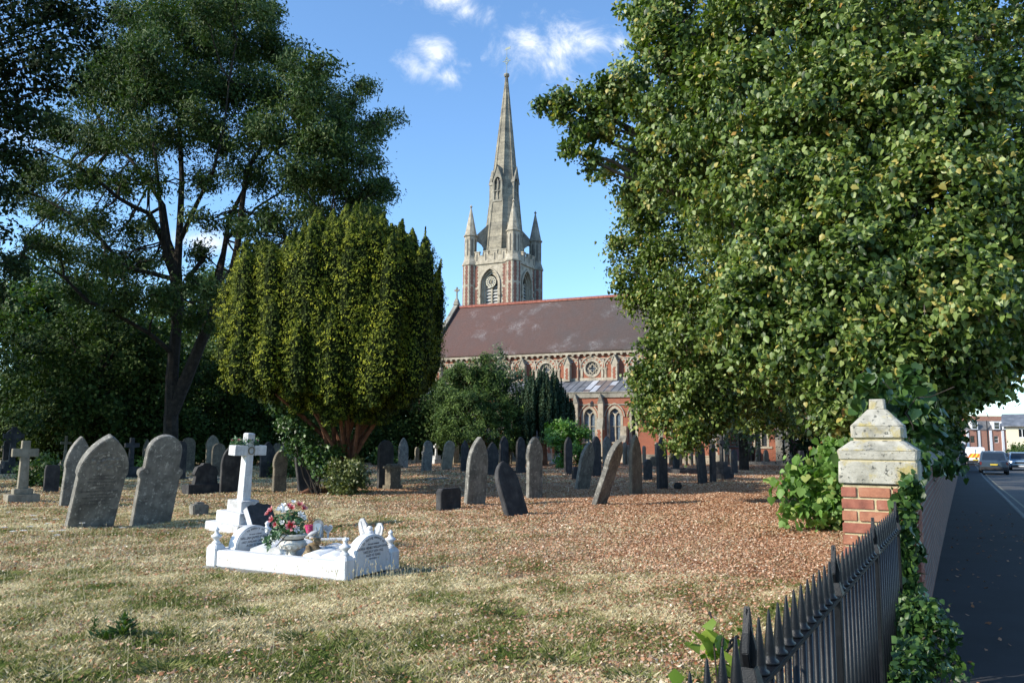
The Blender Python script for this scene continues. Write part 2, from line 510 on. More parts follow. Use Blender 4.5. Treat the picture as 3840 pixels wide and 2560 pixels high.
M_LEADL = mat_stone("pale lead sheet", (.42, .44, .48), (.3, .31, .34), (.55, .56, .6), 1.2, .5, streak=False)
M_LEADB = mat_stone("brown lead sheet", (.17, .14, .13), (.1, .08, .08), (.25, .21, .2), 1.2, .6, streak=False)
M_IRON = mat_plain("rusty brown iron", (.10, .045, .035), .6, var=.3)
M_BLACK = mat_plain("black iron", (.012, .012, .014), .45, var=.2)
M_RIDGE = mat_stone("red ridge tile", (.34, .12, .085), (.2, .07, .055), (.42, .17, .12), 3, streak=False)
# tiled roof: rows of tiles with per-tile tone, soot, and white lichen
def tiled(name, axis_u=(1, 0, 0)):
    m, nt, b = new_mat(name)
    tc = nt.nodes.new('ShaderNodeTexCoord')
    sep = nt.nodes.new('ShaderNodeSeparateXYZ'); nt.links.new(tc.outputs['Object'], sep.inputs[0])
    cmb = nt.nodes.new('ShaderNodeCombineXYZ'); nt.links.new(sep.outputs[0], cmb.inputs[0]); nt.links.new(sep.outputs[2], cmb.inputs[1])
    br = nt.nodes.new('ShaderNodeTexBrick'); nt.links.new(cmb.outputs[0], br.inputs['Vector'])
    br.inputs['Color1'].default_value = (.135, .090, .072, 1); br.inputs['Color2'].default_value = (.085, .062, .052, 1)
    br.inputs['Mortar'].default_value = (.03, .02, .018, 1); br.inputs['Mortar Size'].default_value = .045
    br.inputs['Brick Width'].default_value = .3; br.inputs['Row Height'].default_value = .21; br.inputs['Mortar Smooth'].default_value = .3
    v = tc.outputs['Object']
    mp = nt.nodes.new('ShaderNodeMapping'); mp.inputs['Scale'].default_value = (1.2, 1, .35); nt.links.new(v, mp.inputs['Vector'])
    n1 = noise(nt, mp.outputs[0], .7, 6, .6)
    c = mixc(nt, ramp(nt, n1, [(.42, (0, 0, 0)), (.66, (.65, .65, .65))]), br.outputs['Color'], (.055, .050, .048))
    # redder, cleaner tiles towards the foot of the slope and the gable end
    sred = nmath(nt, 'MULTIPLY', nmath(nt, 'ADD', nmath(nt, 'MULTIPLY', sep.outputs[0], -.05), .1), 1.2, True)
    c = mixc(nt, sred, c, mixc(nt, 1.0, c, (1.5, 1.05, .95), 'MULTIPLY'))
    n2 = noise(nt, v, .42, 5, .62)
    n3 = noise(nt, v, 9, 4, .8)
    lich = nmath(nt, 'MULTIPLY', ramp(nt, n2, [(.57, (0, 0, 0)), (.68, (1, 1, 1))]), ramp(nt, n3, [(.47, (0, 0, 0)), (.62, (1, 1, 1))]))
    c = mixc(nt, nmath(nt, 'MULTIPLY', lich, .6), c, (.38, .38, .38))
    n4 = noise(nt, v, 22, 3, .8)
    c = mixc(nt, nmath(nt, 'MULTIPLY', ramp(nt, n4, [(.56, (0, 0, 0)), (.66, (1, 1, 1))]), .45), c, (.3, .27, .25))
    nt.links.new(c, b.inputs['Base Color']); b.inputs['Roughness'].default_value = .8
    bump(nt, b, br.outputs['Fac'], -.6, .02)
    return m
M_TILE = tiled("clay roof tiles")

church = empty("church", CO, -R(CH_ANG), "Victorian Gothic church of red brick and stone with tall spire, beyond the graves", "church")
YN, YR = 4.0, 9.2            # clerestory wall plane, ridge plane (aisle wall is y=0)
xl_r, z_r = cl(1716, 1152, YR)
_, z_e = cl(2250, 1310, YN - .25)
z_r = cl(2250, 1116, YR)[1]
_, z_c0 = cl(2250, 1428, YN)
_, z_p = cl(2250, 1471, 0.0)
XL, XR = xl_r, 15.0
Z_E, Z_R, Z_C, Z_P = z_e, z_r, z_c0, z_p
# ---- nave roof
mb = MB(); th = .12
sl_ = (Z_R - Z_E) / (YR - (YN - .35))
YB = 2 * YR - YN
v0 = [(XL, YN - .35, Z_E), (XR, YN - .35, Z_E), (XR, YR, Z_R), (XL, YR, Z_R), (XR, YB + .35, Z_E), (XL, YB + .35, Z_E)]
v1 = [(a, b_, c_ - th) for a, b_, c_ in v0]
mb.add(v0 + v1, [(0, 1, 2, 3), (3, 2, 4, 5), (6, 9, 8, 7), (9, 11, 10, 8), (0, 6, 7, 1), (5, 4, 10, 11), (0, 3, 9, 6), (3, 5, 11, 9), (1, 7, 8, 2), (2, 8, 10, 4)])
mb.build("nave_roof", M_TILE, church)
# ridge tiles with little crests
mb = MB(); x = XL + .3
while x < XR - .3:
    mb.prism([(x, Z_R - .06), (x + .43, Z_R - .06), (x + .43, Z_R + .14), (x, Z_R + .14)], YR - .16, YR + .16)
    for k in range(4):
        mb.prism([(x + .02 + k * .11, Z_R + .14), (x + .09 + k * .11, Z_R + .14), (x + .055 + k * .11, Z_R + .24)], YR - .03, YR + .03)
    x += .45
mb.build("ridge_tiles", M_RIDGE, church)
# gable end with coping and cross
mb = MB()
mb.add([(XL - .25, YN, 0), (XL - .25, YB, 0), (XL - .25, YB, Z_E), (XL - .25, YR, Z_R + .25), (XL - .25, YN, Z_E), (XL, YN, 0), (XL, YB, 0), (XL, YB, Z_E), (XL, YR, Z_R + .25), (XL, YN, Z_E)],
       [(0, 4, 3, 2, 1), (5, 6, 7, 8, 9), (0, 5, 9, 4), (1, 2, 7, 6)])
mb.build("gable_wall", M_BRICK, church)
mb = MB()
for sgn, y0 in ((1, YN - .5), (-1, YB + .5)):
    z0 = Z_E - .15 * sl_
    mb.add([(XL - .32, y0, z0 + .05), (XL - .32, YR, Z_R + .28), (XL - .32, YR, Z_R + .5), (XL - .32, y0, z0 + .32),
            (XL + .12, y0, z0 + .05), (XL + .12, YR, Z_R + .28), (XL + .12, YR, Z_R + .5), (XL + .12, y0, z0 + .32)],
           [(0, 1, 2, 3), (4, 7, 6, 5), (3, 2, 6, 7), (0, 4, 5, 1), (0, 3, 7, 4)])
mb.build("gable_coping", M_GREY, church)
mb = MB(); cx = XL - .1
mb.frustum(cx, YR, Z_R + .3, Z_R + .95, .3, .3, .12, .12); mb.frustum(cx, YR, Z_R + .95, Z_R + 1.75, .07, .07, .05, .05)
mb.box(cx - .3, cx + .3, YR - .06, YR + .06, Z_R + 1.75, Z_R + 1.9); mb.box(cx - .07, cx + .07, YR - .06, YR + .06, Z_R + 1.7, Z_R + 2.15)
mb.ring(cx, Z_R + 1.82, .12, .2, YR - .04, YR + .04, n=12)
mb.build("gable_cross", M_GREY, church)
# ---- clerestory wall with rose windows, blind arches and gabled buttresses
XA, ZA = cl(2220, 1381, YN); pitch_x = (cl(2306, 1381, YN)[0] - cl(2044, 1381, YN)[0]) / 3.0
roses = [XA + 2 * pitch_x * k for k in range(-5, 6) if XL + 1 < XA + 2 * pitch_x * k < XR - .8]
butts = [XA + pitch_x * (2 * k + 1) for k in range(-6, 6) if XL + .6 < XA + pitch_x * (2 * k + 1) < XR - .5]
rr = .62
def circ(cx, cz, r, n=20): return [(cx + r * math.cos(2 * PI * k / n), cz + r * math.sin(2 * PI * k / n)) for k in range(n)]
mb = MB()
mb.panel([(XL, Z_C - .8), (XR, Z_C - .8), (XR, Z_E), (XL, Z_E)], [circ(x, ZA, rr + .16) for x in roses], YN, .35)
mb.build("clerestory_wall", [M_BRICK], church)
mb = MB()                                     # stone strings, corbels, plinth
mb.box(XL, XR, YN - .09, YN - .003, Z_C + .02, Z_C + .28)
mb.box(XL, XR, YN - .28, YN - .003, Z_E - .34, Z_E - .16)
x = XL + .1
while x < XR:
    mb.frustum(x + .1, YN - .14, Z_E - .52, Z_E - .343, .05, .1, .14, .14); x += .55
mb.box(XL, XR, YN - .05, YN - .003, Z_E - .78, Z_E - .7)
mb.build("cornice", M_CREAM, church)
mb = MB(); x = XL; k = 0
while x < XR:                                 # flint chequers above the arches
    mb.box(x, x + .18, YN - .012, YN - .003, Z_E - 1.02 + .1 * (k % 2), Z_E - .92 + .1 * (k % 2)); x += .21; k += 1
mb.build("flint_chequer", M_FLINT, church)
for i, x in enumerate(roses):
    w = empty("rose_window", (x, YN, ZA), 0, parent=church)
    a = MB(); a.ring(0, 0, rr - .02, rr + .16, -.05, .12, n=26); a.ring(0, 0, rr * .93, rr + .01, .05, .2, n=26)
    for k in range(8):                        # foiled tracery
        t = PI / 8 + k * PI / 4; a.ring(.42 * math.cos(t), .42 * math.sin(t), .105, .15, .1, .18, n=10)
    for k in range(4):
        t = k * PI / 2; a.ring(.19 * math.cos(t), .19 * math.sin(t), .16, .21, .09, .19, a0=t - 2.2, a1=t + 2.2, n=9)
    a.build("tracery", M_CREAM, w)
    a = MB(); a.prism(circ(0, 0, rr + .1, 24), .24, .27); a.build("glass", M_GLASSB, w)
    a = MB(); a.box(-.02, .02, .21, .235, -rr, rr); a.box(-rr, rr, .212, .233, -.02, .02)
    for q in (-.3, .3): a.box(-rr * .8, rr * .8, .214, .231, q - .008, q + .008)
    a.build("glazing_bar", M_BLACK, w)
for x in sorted(roses + butts):
    hb = x in butts
    a = MB(); a.ring(0, 0, .80, 1.0, -.035, .0 - .003, a0=0, a1=PI, n=17, mi=0, alt=1); a.ring(0, 0, 1.0, 1.09, -.1, -.003, a0=0, a1=PI, n=17, mi=0)
    for s in (-1, 1):
        a.box(s * .93 - .1, s * .93 + .1, -.07, -.004, Z_C + .28 - ZA, -.1); a.box(s * .93 - .14, s * .93 + .14, -.1, -.002, -.1, -.003)
    o = a.build("blind_arch", [M_CREAM, M_BRICK], church); o.location = (x, YN, ZA)
    a = MB(); a.prism([(-.14, 0), (.14, 0), (.14, .45), (0, .82), (-.14, .45)], -.12, -.003); a.prism([(-.06, .02), (.06, .02), (0, .55)], -.125, -.119, 1)
    o = a.build("pinnacle", [M_CREAM, M_BRICK], church); o.location = (x + pitch_x / 2, YN, ZA + .02)
for x in butts:
    h = .42
    a = MB(); a.prism([(-h / 1.6, Z_C - ZA), (h / 1.6, Z_C - ZA), (h / 1.6, .35), (0, 1.0), (-h / 1.6, .35)], -.5, -.002)
    a.prism([(-.3, .3), (0, .98), (.3, .3), (.34, .36), (0, 1.12), (-.34, .36)], -.56, -.1)
    z = -.95; k = 0
    while z < -.1:
        a.box(-.09 - .05 * (k % 2), .09 + .05 * ((k + 1) % 2), -.51, -.499, z, z + .14, 1); z += .14; k += 1
    o = a.build("buttress", [M_CREAM, M_BRICK], church); o.location = (x, YN, ZA)
for px in (1914, 2171):
    x = cl(px, 1350, YN)[0]
    a = MB(); a.lathe([(.055, 0), (.055, Z_E - Z_C - .5)], 8); o = a.build("downpipe", M_IRON, church); o.location = (x, YN - .12, Z_C + .1)
    a = MB(); a.frustum(0, 0, -.2, .14, .08, .08, .19, .13); h_ = a.build("hopper", M_IRON, o); h_.location = (0, 0, Z_E - Z_C - .55)
# ---- aisle: roof of lead sheets, parapet, wall with arched windows
XAL, XAR = XL + .2, cl(2600, 1600, 0)[0] + .3
x = XAL; k = 0
sheet_mats = [M_LEADB, M_LEADP, M_LEADL, M_LEADB, M_LEADP]
tone = {0: 2, 1: 1, 2: 2, 3: 0, 4: 0}
xs0 = cl(2183, 1450, 2)[0]
mb = MB(); mbr = MB()
while x < XAR:
    rel = int(round((x - xs0) / .62))
    mi = {-1: 0, 0: 2, 1: 1, 2: 1, 3: 2, 4: 0, 5: 0, 6: 0}.get(rel, 0)
    x1 = min(x + .62, XAR)
    mb.add([(x, .35, Z_P - .12), (x1, .35, Z_P - .12), (x1, YN - .1, Z_C + .04), (x, YN - .1, Z_C + .04)], [(0, 1, 2, 3)], mi)
    if mi == 1 or mi == 2:
        s = .62 if rel % 2 else .35
        ya = .35 + (YN - .45) * s; za = Z_P - .12 + (Z_C + .16 - Z_P) * s
        mb.add([(x + .06, .35, Z_P - .114), (x1 - .06, .35, Z_P - .114), (x1 - .06, ya, za + .008), (x + .06, ya, za + .008)], [(0, 1, 2, 3)], 1 if mi == 2 else 2 if rel % 2 else 1)
    for (a_, b_) in ((x - .02, x + .02),):
        mbr.add([(a_, .35, Z_P - .08), (b_, .35, Z_P - .08), (b_, YN - .1, Z_C + .08), (a_, YN - .1, Z_C + .08), (a_, .35, Z_P - .13), (b_, .35, Z_P - .13), (b_, YN - .1, Z_C + .03), (a_, YN - .1, Z_C + .03)],
               [(0, 1, 2, 3), (0, 3, 7, 4), (1, 5, 6, 2), (0, 4, 5, 1)])
    x += .62
mb.build("aisle_roof", [M_LEADP, M_LEADB, M_LEADL], church); mbr.build("roof_roll", M_LEADP, church)
mb = MB(); mb.box(XAL, XAR, -.1, .35, Z_P - .42, Z_P - .02); mb.box(XAL, XAR, -.16, .4, Z_P - .02, Z_P + .06)
mb.box(XAL, XAR, -.08, -.003, Z_P - 1.02, Z_P - .92); mb.build("parapet", M_GREY, church)
wins = []
for px, half in ((2210, 0), (2306, 0)):
    wins.append(cl(px, 1600, 0)[0])
dxw = wins[1] - wins[0]
wins = [wins[0] + dxw * k for k in range(-7, 2)] + [cl(2376, 1600, 0)[0]]
_, zt = cl(2210, 1528, 0); _, zs = cl(2210, 1562, 0); _, z0 = cl(2210, 1655, 0)
WWID = [1.05] * (len(wins) - 1) + [.42]
tops = [zt] * (len(wins) - 1) + [zt - .15]
holes = [arch_pts(x, z0, w, zs, t, 10) for x, w, t in zip(wins, WWID, tops)]
mb = MB(); mb.panel([(XAL, .0), (XAR, .0), (XAR, Z_P - .42), (XAL, Z_P - .42)], holes, 0, .4)
mb.build("aisle_wall", M_BRICK, church)
mb = MB(); mb.add([(XAL, 0, 0), (XAL, YN, 0), (XAL, YN, Z_C), (XAL, 0, Z_P)], [(0, 1, 2, 3)]); mb.build("aisle_end_wall", M_BRICK, church)
mb = MB(); mb.box(XAL, XAR, -.12, -.003, 0, .55); mb.box(XAL, XAR, -.16, -.0, .55, .64); mb.build("plinth", M_GREY, church)
def arch_frame(mbx, x, z0, w, zs, zt, t0, t1, y0, y1, mi=0, legs=True):
    """stone surround between an opening and the same opening grown by t"""
    n = 10
    def grow(t):
        p = arch_pts(x, z0, w + 2 * t, zs, zt + t * 1.15, n); return p[2:]
    a_, b_ = grow(t0), grow(t1)
    for i in range(len(a_) - 1):
        q = [(a_[i], b_[i], b_[i + 1], a_[i + 1])]
        mbx.prism(list(q[0]), y0, y1, mi)
    if legs:
        for s in (-1, 1):
            xa, xb = sorted((x + s * (w / 2 + t0), x + s * (w / 2 + t1)))
            mbx.box(xa, xb, y0, y1, z0, zs, mi)
for x, w, t in zip(wins, WWID, tops):
    wobj = empty("aisle_window", (0, 0, 0), 0, parent=church)
    a = MB(); arch_frame(a, x, z0, w, zs, t, -.05, .14, -.03, .16); arch_frame(a, x, z0, w, zs, t, .14, .24, -.04, -.003, 1, False)
    arch_frame(a, x, z0, w, zs, t, .24, .32, -.1, -.003, 0, False); a.box(x - w / 2 - .2, x + w / 2 + .2, -.1, .2, z0 - .15, z0 - .003)
    a.build("surround", [M_CREAM, M_BRICK], wobj)
    a = MB()
    if w > .6:
        a.box(x - .05, x + .05, .12, .22, z0, zs + .25)
        for s in (-1, 1):
            a.prism([(x + s * .03, zs + .2), (x + s * .09, zs + .18), (x + s * w * .36, t - .32), (x + s * w * .31, t - .26)][::s], .13, .21)
            arch_frame(a, x + s * w / 4, z0, w / 2 - .12, zs - .05, zs + .3, 0, .06, .14, .21)
    a.box(x - w / 2, x + w / 2, .16, .2, (z0 + zs) / 2 + .2, (z0 + zs) / 2 + .24)
    a.build("tracery", M_CREAM, wobj)
    a = MB(); a.prism(arch_pts(x, z0, w, zs, t, 10), .26, .29); a.build("glass", M_GLASSB if w > .6 else M_GLASSD, wobj)
# stepped buttresses against the aisle wall
def stepped_buttress(x, w, zt_, d, gable=True, mat=None):
    a = MB()
    a.box(x - w / 2, x + w / 2, -d, -.002, 0, zt_ * .48)
    a.add([(x - w / 2, -d, zt_ * .48), (x + w / 2, -d, zt_ * .48), (x + w / 2, -d * .55, zt_ * .64), (x - w / 2, -d * .55, zt_ * .64), (x - w / 2, -.002, zt_ * .48), (x + w / 2, -.002, zt_ * .48), (x + w / 2, -.002, zt_ * .64), (x - w / 2, -.002, zt_ * .64)],
          [(0, 1, 2, 3), (0, 3, 7, 4), (1, 5, 6, 2)], 2)
    a.box(x - w / 2 + .03, x + w / 2 - .03, -d * .55, -.002, zt_ * .64, zt_ * .86)
    if gable: a.prism([(x - w / 2, zt_ * .86), (x + w / 2, zt_ * .86), (x, zt_)], -d * .6, -.002, 2)
    z = .65; k = 0
    while z < zt_ * .46:
        a.box(x - w * .2 - .06 * (k % 2), x + w * .2 + .06 * ((k + 1) % 2), -d - .008, -d + .001, z, z + .15, 1)
        a.box(x + w / 2 - .001, x + w / 2 + .008, -d * .8, -.1, z, z + .15, 1); z += .16 if k % 3 else .15; k += 1
    return a.build("buttress", [M_CREAM, M_BRICK, M_GREY], church)
zb = cl(2250, 1475, -.5)[1]
for k in range(-7, 1): stepped_buttress((wins[7] + wins[8]) / 2 + dxw * k, .5, zb, .75)
xb2 = cl(2338, 1600, -.4)[0]; stepped_buttress(xb2, .55, cl(2338, 1575, -.5)[1], .9, False)
# wall lantern on the buttress
a = MB(); lx = cl(2222, 1510, -.5)[0]; a.box(-.11, .11, -.11, .11, 0, .3); a.frustum(0, 0, .3, .48, .14, .14, .02, .02); a.box(-.02, .02, 0, .45, .1, .14)
o = a.build("wall_lantern", M_BLACK, church); o.location = (lx, -.62, cl(2222, 1525, -.5)[1])
# ---- transept: projecting wall with chequer panel, quoins and striped windows
TX0, TX1 = cl(2480, 1700, -.0)[0], cl(2790, 1700, -.0)[0]
_, TZ = cl(2600, 1330, -1)
TY = -1.0
tx0, tx1 = cl(2470, 1600, TY)[0], cl(2728, 1600, TY)[0]
cxp, cz0 = cl(2620, 1653, TY); _, cz1 = cl(2620, 1618, TY)
hol = [arch_pts(cxp - .6, cz1 + .45, .9, cz1 + 1.7, cz1 + 2.5, 10), arch_pts(cxp + 1.0, cz1 + .45, .9, cz1 + 1.7, cz1 + 2.5, 10)]
mb = MB(); mb.panel([(tx0, 0), (tx1, 0), (tx1, 6.0), ((tx0 + tx1) / 2, 9.2), (tx0, 6.0)], hol, TY, .35, sides=True)
mb.box(tx0, tx0 + .3, TY + .35, 3.9, 0, 6); mb.box(tx1 - .3, tx1, TY + .35, 3.9, 0, 6)
mb.build("transept_wall", M_BRICK, church)
mb = MB(); xm = (tx0 + tx1) / 2
for s, xe in ((-1, tx0 - .15), (1, tx1 + .15)):
    mb.add([(xe, TY - .1, 5.9), (xm, TY - .1, 9.25), (xm, YR, 9.25), (xe, YR, 5.9), (xe, TY - .1, 5.78), (xm, TY - .1, 9.1), (xm, YR, 9.1), (xe, YR, 5.78)], [(0, 1, 2, 3), (4, 7, 6, 5), (0, 4, 5, 1), (0, 3, 7, 4)])
mb.build("transept_roof", M_TILE, church)
mb = MB(); arch_frame(mb, cxp - .6, cz1 + .45, .9, cz1 + 1.7, cz1 + 2.5, -.04, .16, TY - .03, TY + .2); arch_frame(mb, cxp + 1.0, cz1 + .45, .9, cz1 + 1.7, cz1 + 2.5, -.04, .16, TY - .03, TY + .2)
mb.box(tx0, tx1, TY - .06, TY - .003, cz1 + .05, cz1 + .25); mb.box(tx0, tx1, TY - .1, TY - .002, 0, .55); mb.box(tx0, tx1, TY - .14, TY, .55, .63)
z = .7; k = 0
while z < 5.8:                                # toothed quoins at both corners
    w = .55 if k % 2 else .32
    mb.box(tx1 - w, tx1 + .012, TY - .012, TY + .02, z, z + .29); mb.box(tx0 - .012, tx0 + w, TY - .013, TY + .02, z, z + .29)
    mb.box(tx1 - .01, tx1 + .013, TY + .02, TY + (.75 if k % 2 == 0 else .4), z, z + .29)
    z += .3; k += 1
mb.build("stone_dressings", M_CREAM, church)
mb = MB()
for h_ in hol: mb.prism(h_, TY + .26, TY + .29)
mb.build("glass", M_GLASSD, church)
mb = MB(); n = 9; zz = (cz1 - cz0) / 4
for i in range(n):
    for j in range(4):
        if (i + j) % 2: continue
        xx = cxp - 1.0 + i * .24; mb.box(xx, xx + .235, TY - .012, TY - .002, cz0 + j * zz, cz0 + (j + 1) * zz - .006)
mb.build("flint_chequer_panel", M_FLINT, church)
# grey-capped corner buttress of the transept
a = MB(); bx = cl(2700, 1640, TY - .4)[0]
zc = cl(2700, 1640, TY - .4)[1]
a.box(bx - .35, bx + .35, TY - .8, TY - .014, 0, zc); a.add([(bx - .36, TY - .82, zc), (bx + .36, TY - .82, zc), (bx + .36, TY - .3, zc + .75), (bx - .36, TY - .3, zc + .75), (bx - .36, TY - .014, zc), (bx + .36, TY - .014, zc), (bx + .36, TY - .014, zc + .75), (bx - .36, TY - .014, zc + .75)], [(0, 1, 2, 3), (0, 3, 7, 4), (1, 5, 6, 2), (3, 2, 6, 7)], 2)
z = .7; k = 0
while z < zc - .2:
    a.box(bx - .12 - .1 * (k % 2), bx + .12 + .1 * ((k + 1) % 2), TY - .81, TY - .799, z, z + .2, 1); z += .2; k += 1
a.build("buttress", [M_CREAM, M_BRICK, M_GREY], church)
# ---- low vestry east of the transept, striped brick-and-stone window jambs, door
VY = .6
vx0, vx1 = tx1, cl(3100, 1700, VY)[0]
w1, w2, dr = cl(2782, 1700, VY)[0], cl(2855, 1700, VY)[0], cl(2990, 1700, VY)[0]
zb1, zt1 = cl(2782, 1672, VY)[1], cl(2782, 1590, VY)[1]
H1 = [(w1 - .45, zb1), (w1 + .45, zb1), (w1 + .45, zt1), (w1 - .45, zt1)]
H2 = [(w2 - .42, zb1), (w2 + .42, zb1), (w2 + .42, zb1 + 1.3), (w2 - .42, zb1 + 1.3)]
H3 = [(dr - .5, .25), (dr + .5, .25), (dr + .5, 2.9), (dr - .5, 2.9)]
mb = MB(); mb.panel([(vx0, 0), (vx1, 0), (vx1, 4.6), (vx0, 4.6)], [H1, H2, H3], VY, .3)
mb.build("vestry_wall", M_BRICK, church)
mb = MB(); mb.add([(vx0, VY - .25, 4.5), (vx1, VY - .25, 4.5), (vx1, VY + 4, 7.8), (vx0, VY + 4, 7.8), (vx0, VY - .25, 4.4), (vx1, VY - .25, 4.4), (vx1, VY + 4, 7.7), (vx0, VY + 4, 7.7)], [(0, 1, 2, 3), (0, 4, 5, 1), (1, 5, 6, 2), (4, 7, 6, 5)]); mb.build("vestry_roof", M_TILE, church)
mb = MB(); mb.prism(H1, VY + .24, VY + .27); mb.prism(H2, VY + .24, VY + .27); mb.build("glass", M_GLASSD, church)
mb = MB(); z = zb1 - .2; k = 0
for s in (-1, 1):
    z = zb1 - .1
    while z < zt1: mb.box(min(w1 + s * .45, w1 + s * .75), max(w1 + s * .45, w1 + s * .75), VY - .012, VY + .1, z, z + .14); z += .28
    mb.box(min(w2 + s * .42, w2 + s * .56), max(w2 + s * .42, w2 + s * .56), VY - .02, VY + .1, zb1, zb1 + 1.3)
mb.box(w1 - .04, w1 + .04, VY + .1, VY + .2, zb1, zt1); mb.box(w2 - .04, w2 + .04, VY + .1, VY + .2, zb1, zb1 + 1.3)
for w in (w1, w2): mb.box(w - .8, w + .8, VY - .06, VY + .12, zb1 - .16, zb1 - .002)
mb.box(dr - .85, dr - .5, VY - .35, VY - .002, 0, 3.1); mb.box(dr + .5, dr + .85, VY - .35, VY - .002, 0, 3.1); mb.box(dr - .85, dr + .85, VY - .3, VY - .004, 3.1, 3.4)
mb.box(vx0 + 3.2, vx0 + 3.7, VY - .5, VY - .002, 0, 3.2)
mb.build("stone_dressings", M_CREAM, church)
mb = MB(); mb.box(dr - .5, dr + .5, VY + .1, VY + .16, .25, 2.9)
do = mb.build("door", mat_plain("dark maroon paint", (.06, .015, .018), .5), church)
a = MB(); a.box(dr - .14, dr + .14, VY + .085, VY + .098, 1.75, 1.95); a.build("notice", mat_plain("white card", (.75, .75, .75), .6), do)
a = MB(); sx_, sz_ = cl(2772, 1710, VY - .6)
a.box(sx_ - .75, sx_ + .75, VY - 1.1, VY - .01, 0, 1.25); a.build("boiler_shed_wall", M_BRICK, church)
a = MB(); a.box(sx_ - .95, sx_ + .95, VY - 1.25, VY - .005, 1.25, 1.33); a.build("boiler_shed_roof", M_LEADP, church)
a = MB(); a.box(sx_ - .4, sx_ + .5, VY - 1.13, VY - 1.102, 0, 1.15)
for k in range(12): a.box(sx_ - .3, sx_ + .4, VY - 1.145, VY - 1.131, .12 + k * .085, .16 + k * .085)
a.build("louvred_door", mat_plain("faded mauve paint", (.2, .10, .11), .6), church)

# ---- tower
TA = 28.0
TD = at(1924, 1000, 85.5); TD.z = 0      # centre of the corner turret nearest the camera
TU = Vector((math.cos(R(TA)), -math.sin(R(TA)), 0)); TV = Vector((math.sin(R(TA)), math.cos(R(TA)), 0))
TS = 5.45                                 # distance between turret centres
tower = bpy.data.objects.new("tower", None); col.objects.link(tower); tower.parent = church
tw_world = TD - TU * TS                   # local origin: front left turret centre, x along the front face
tower.matrix_parent_inverse = Matrix.Identity(4)
tower.matrix_local = (Matrix.Translation(CO) @ Matrix.Rotation(-R(CH_ANG), 4, 'Z')).inverted() @ (Matrix.Translation(tw_world) @ Matrix.Rotation(-R(TA), 4, 'Z'))
def tz(px, py, p):                        # height of a pixel at a ground point
    d = ray(px, py); return EYE + d.z * (math.hypot(p.x, p.y) / math.hypot(d.x, d.y))
TC = tw_world + TU * TS / 2 + TV * TS / 2
TFRONT = TD - TV * .3
Zst = tz(1924, 981, TD)                   # string course
Zpar = tz(1924, 932, TD)                  # parapet top
Ztb = tz(1924, 868, TD)                   # turret spirelet base
Ztt = tz(1926, 744, TD)                   # turret tip
Zwin_t = tz(1838, 1020, TD - TU * 2.5); Zwin_s = tz(1838, 1066, TD - TU * 2.5)
ZSP = tz(1895, 280, TC)                   # spire tip
ZB = 8.0
r8 = .86
def octo(mbx, cx, cy_, r0, r1, z0, z1, mi=0): mbx.lathe([(r0, z0), (r1, z1)], 8, mi, Matrix.Translation((cx, cy_, 0)), PI / 8)
SPR = 2.52
mb = MB(); wl_ = .42
front_hole = arch_pts(TS / 2, ZB + 1, 2.3, Zwin_s, Zwin_t + .35, 12)
mb.panel([(r8 * .6, ZB), (TS - r8 * .6, ZB), (TS - r8 * .6, Zst), (r8 * .6, Zst)], [front_hole], -.25, .55)
RM = Matrix.Translation((TS, 0, 0)) @ Matrix.Rotation(PI / 2, 4, 'Z')
mb.panel([(r8 * .6, ZB), (TS - r8 * .6, ZB), (TS - r8 * .6, Zst), (r8 * .6, Zst)], [front_hole], -.25, .55, M=RM)
mb.box(.2, .5, 0, TS, ZB, Zst); mb.box(.2, TS - .2, TS - .3, TS, ZB, Zst); mb.box(.55, TS - .55, .4, TS - .35, Zst - .3, Zst - .05)
mb.build("tower_wall", M_CREAM, tower)
for M_ in (Matrix.Identity(4), RM):       # toothed brick panels beside the turrets
    for s in (0, 1):
        z = ZB
        while z < Zst - .3:
            mb = MB(); k = 0
            while k < 12 and z + .2 * (k + 1) < Zst:
                w = .30 + .1 * (k % 2)
                xa = r8 * .9 if s == 0 else TS - r8 * .9 - w
                mb.box(xa, xa + w, -.262, -.249, z + .2 * k, z + .2 * (k + 1), 0, M_); k += 1
            if k: mb.build("brick_panel", M_BRICKD, tower)
            z += .2 * 12 + .22
tpos = [(0, 0), (TS, 0), (TS, TS), (0, TS)]
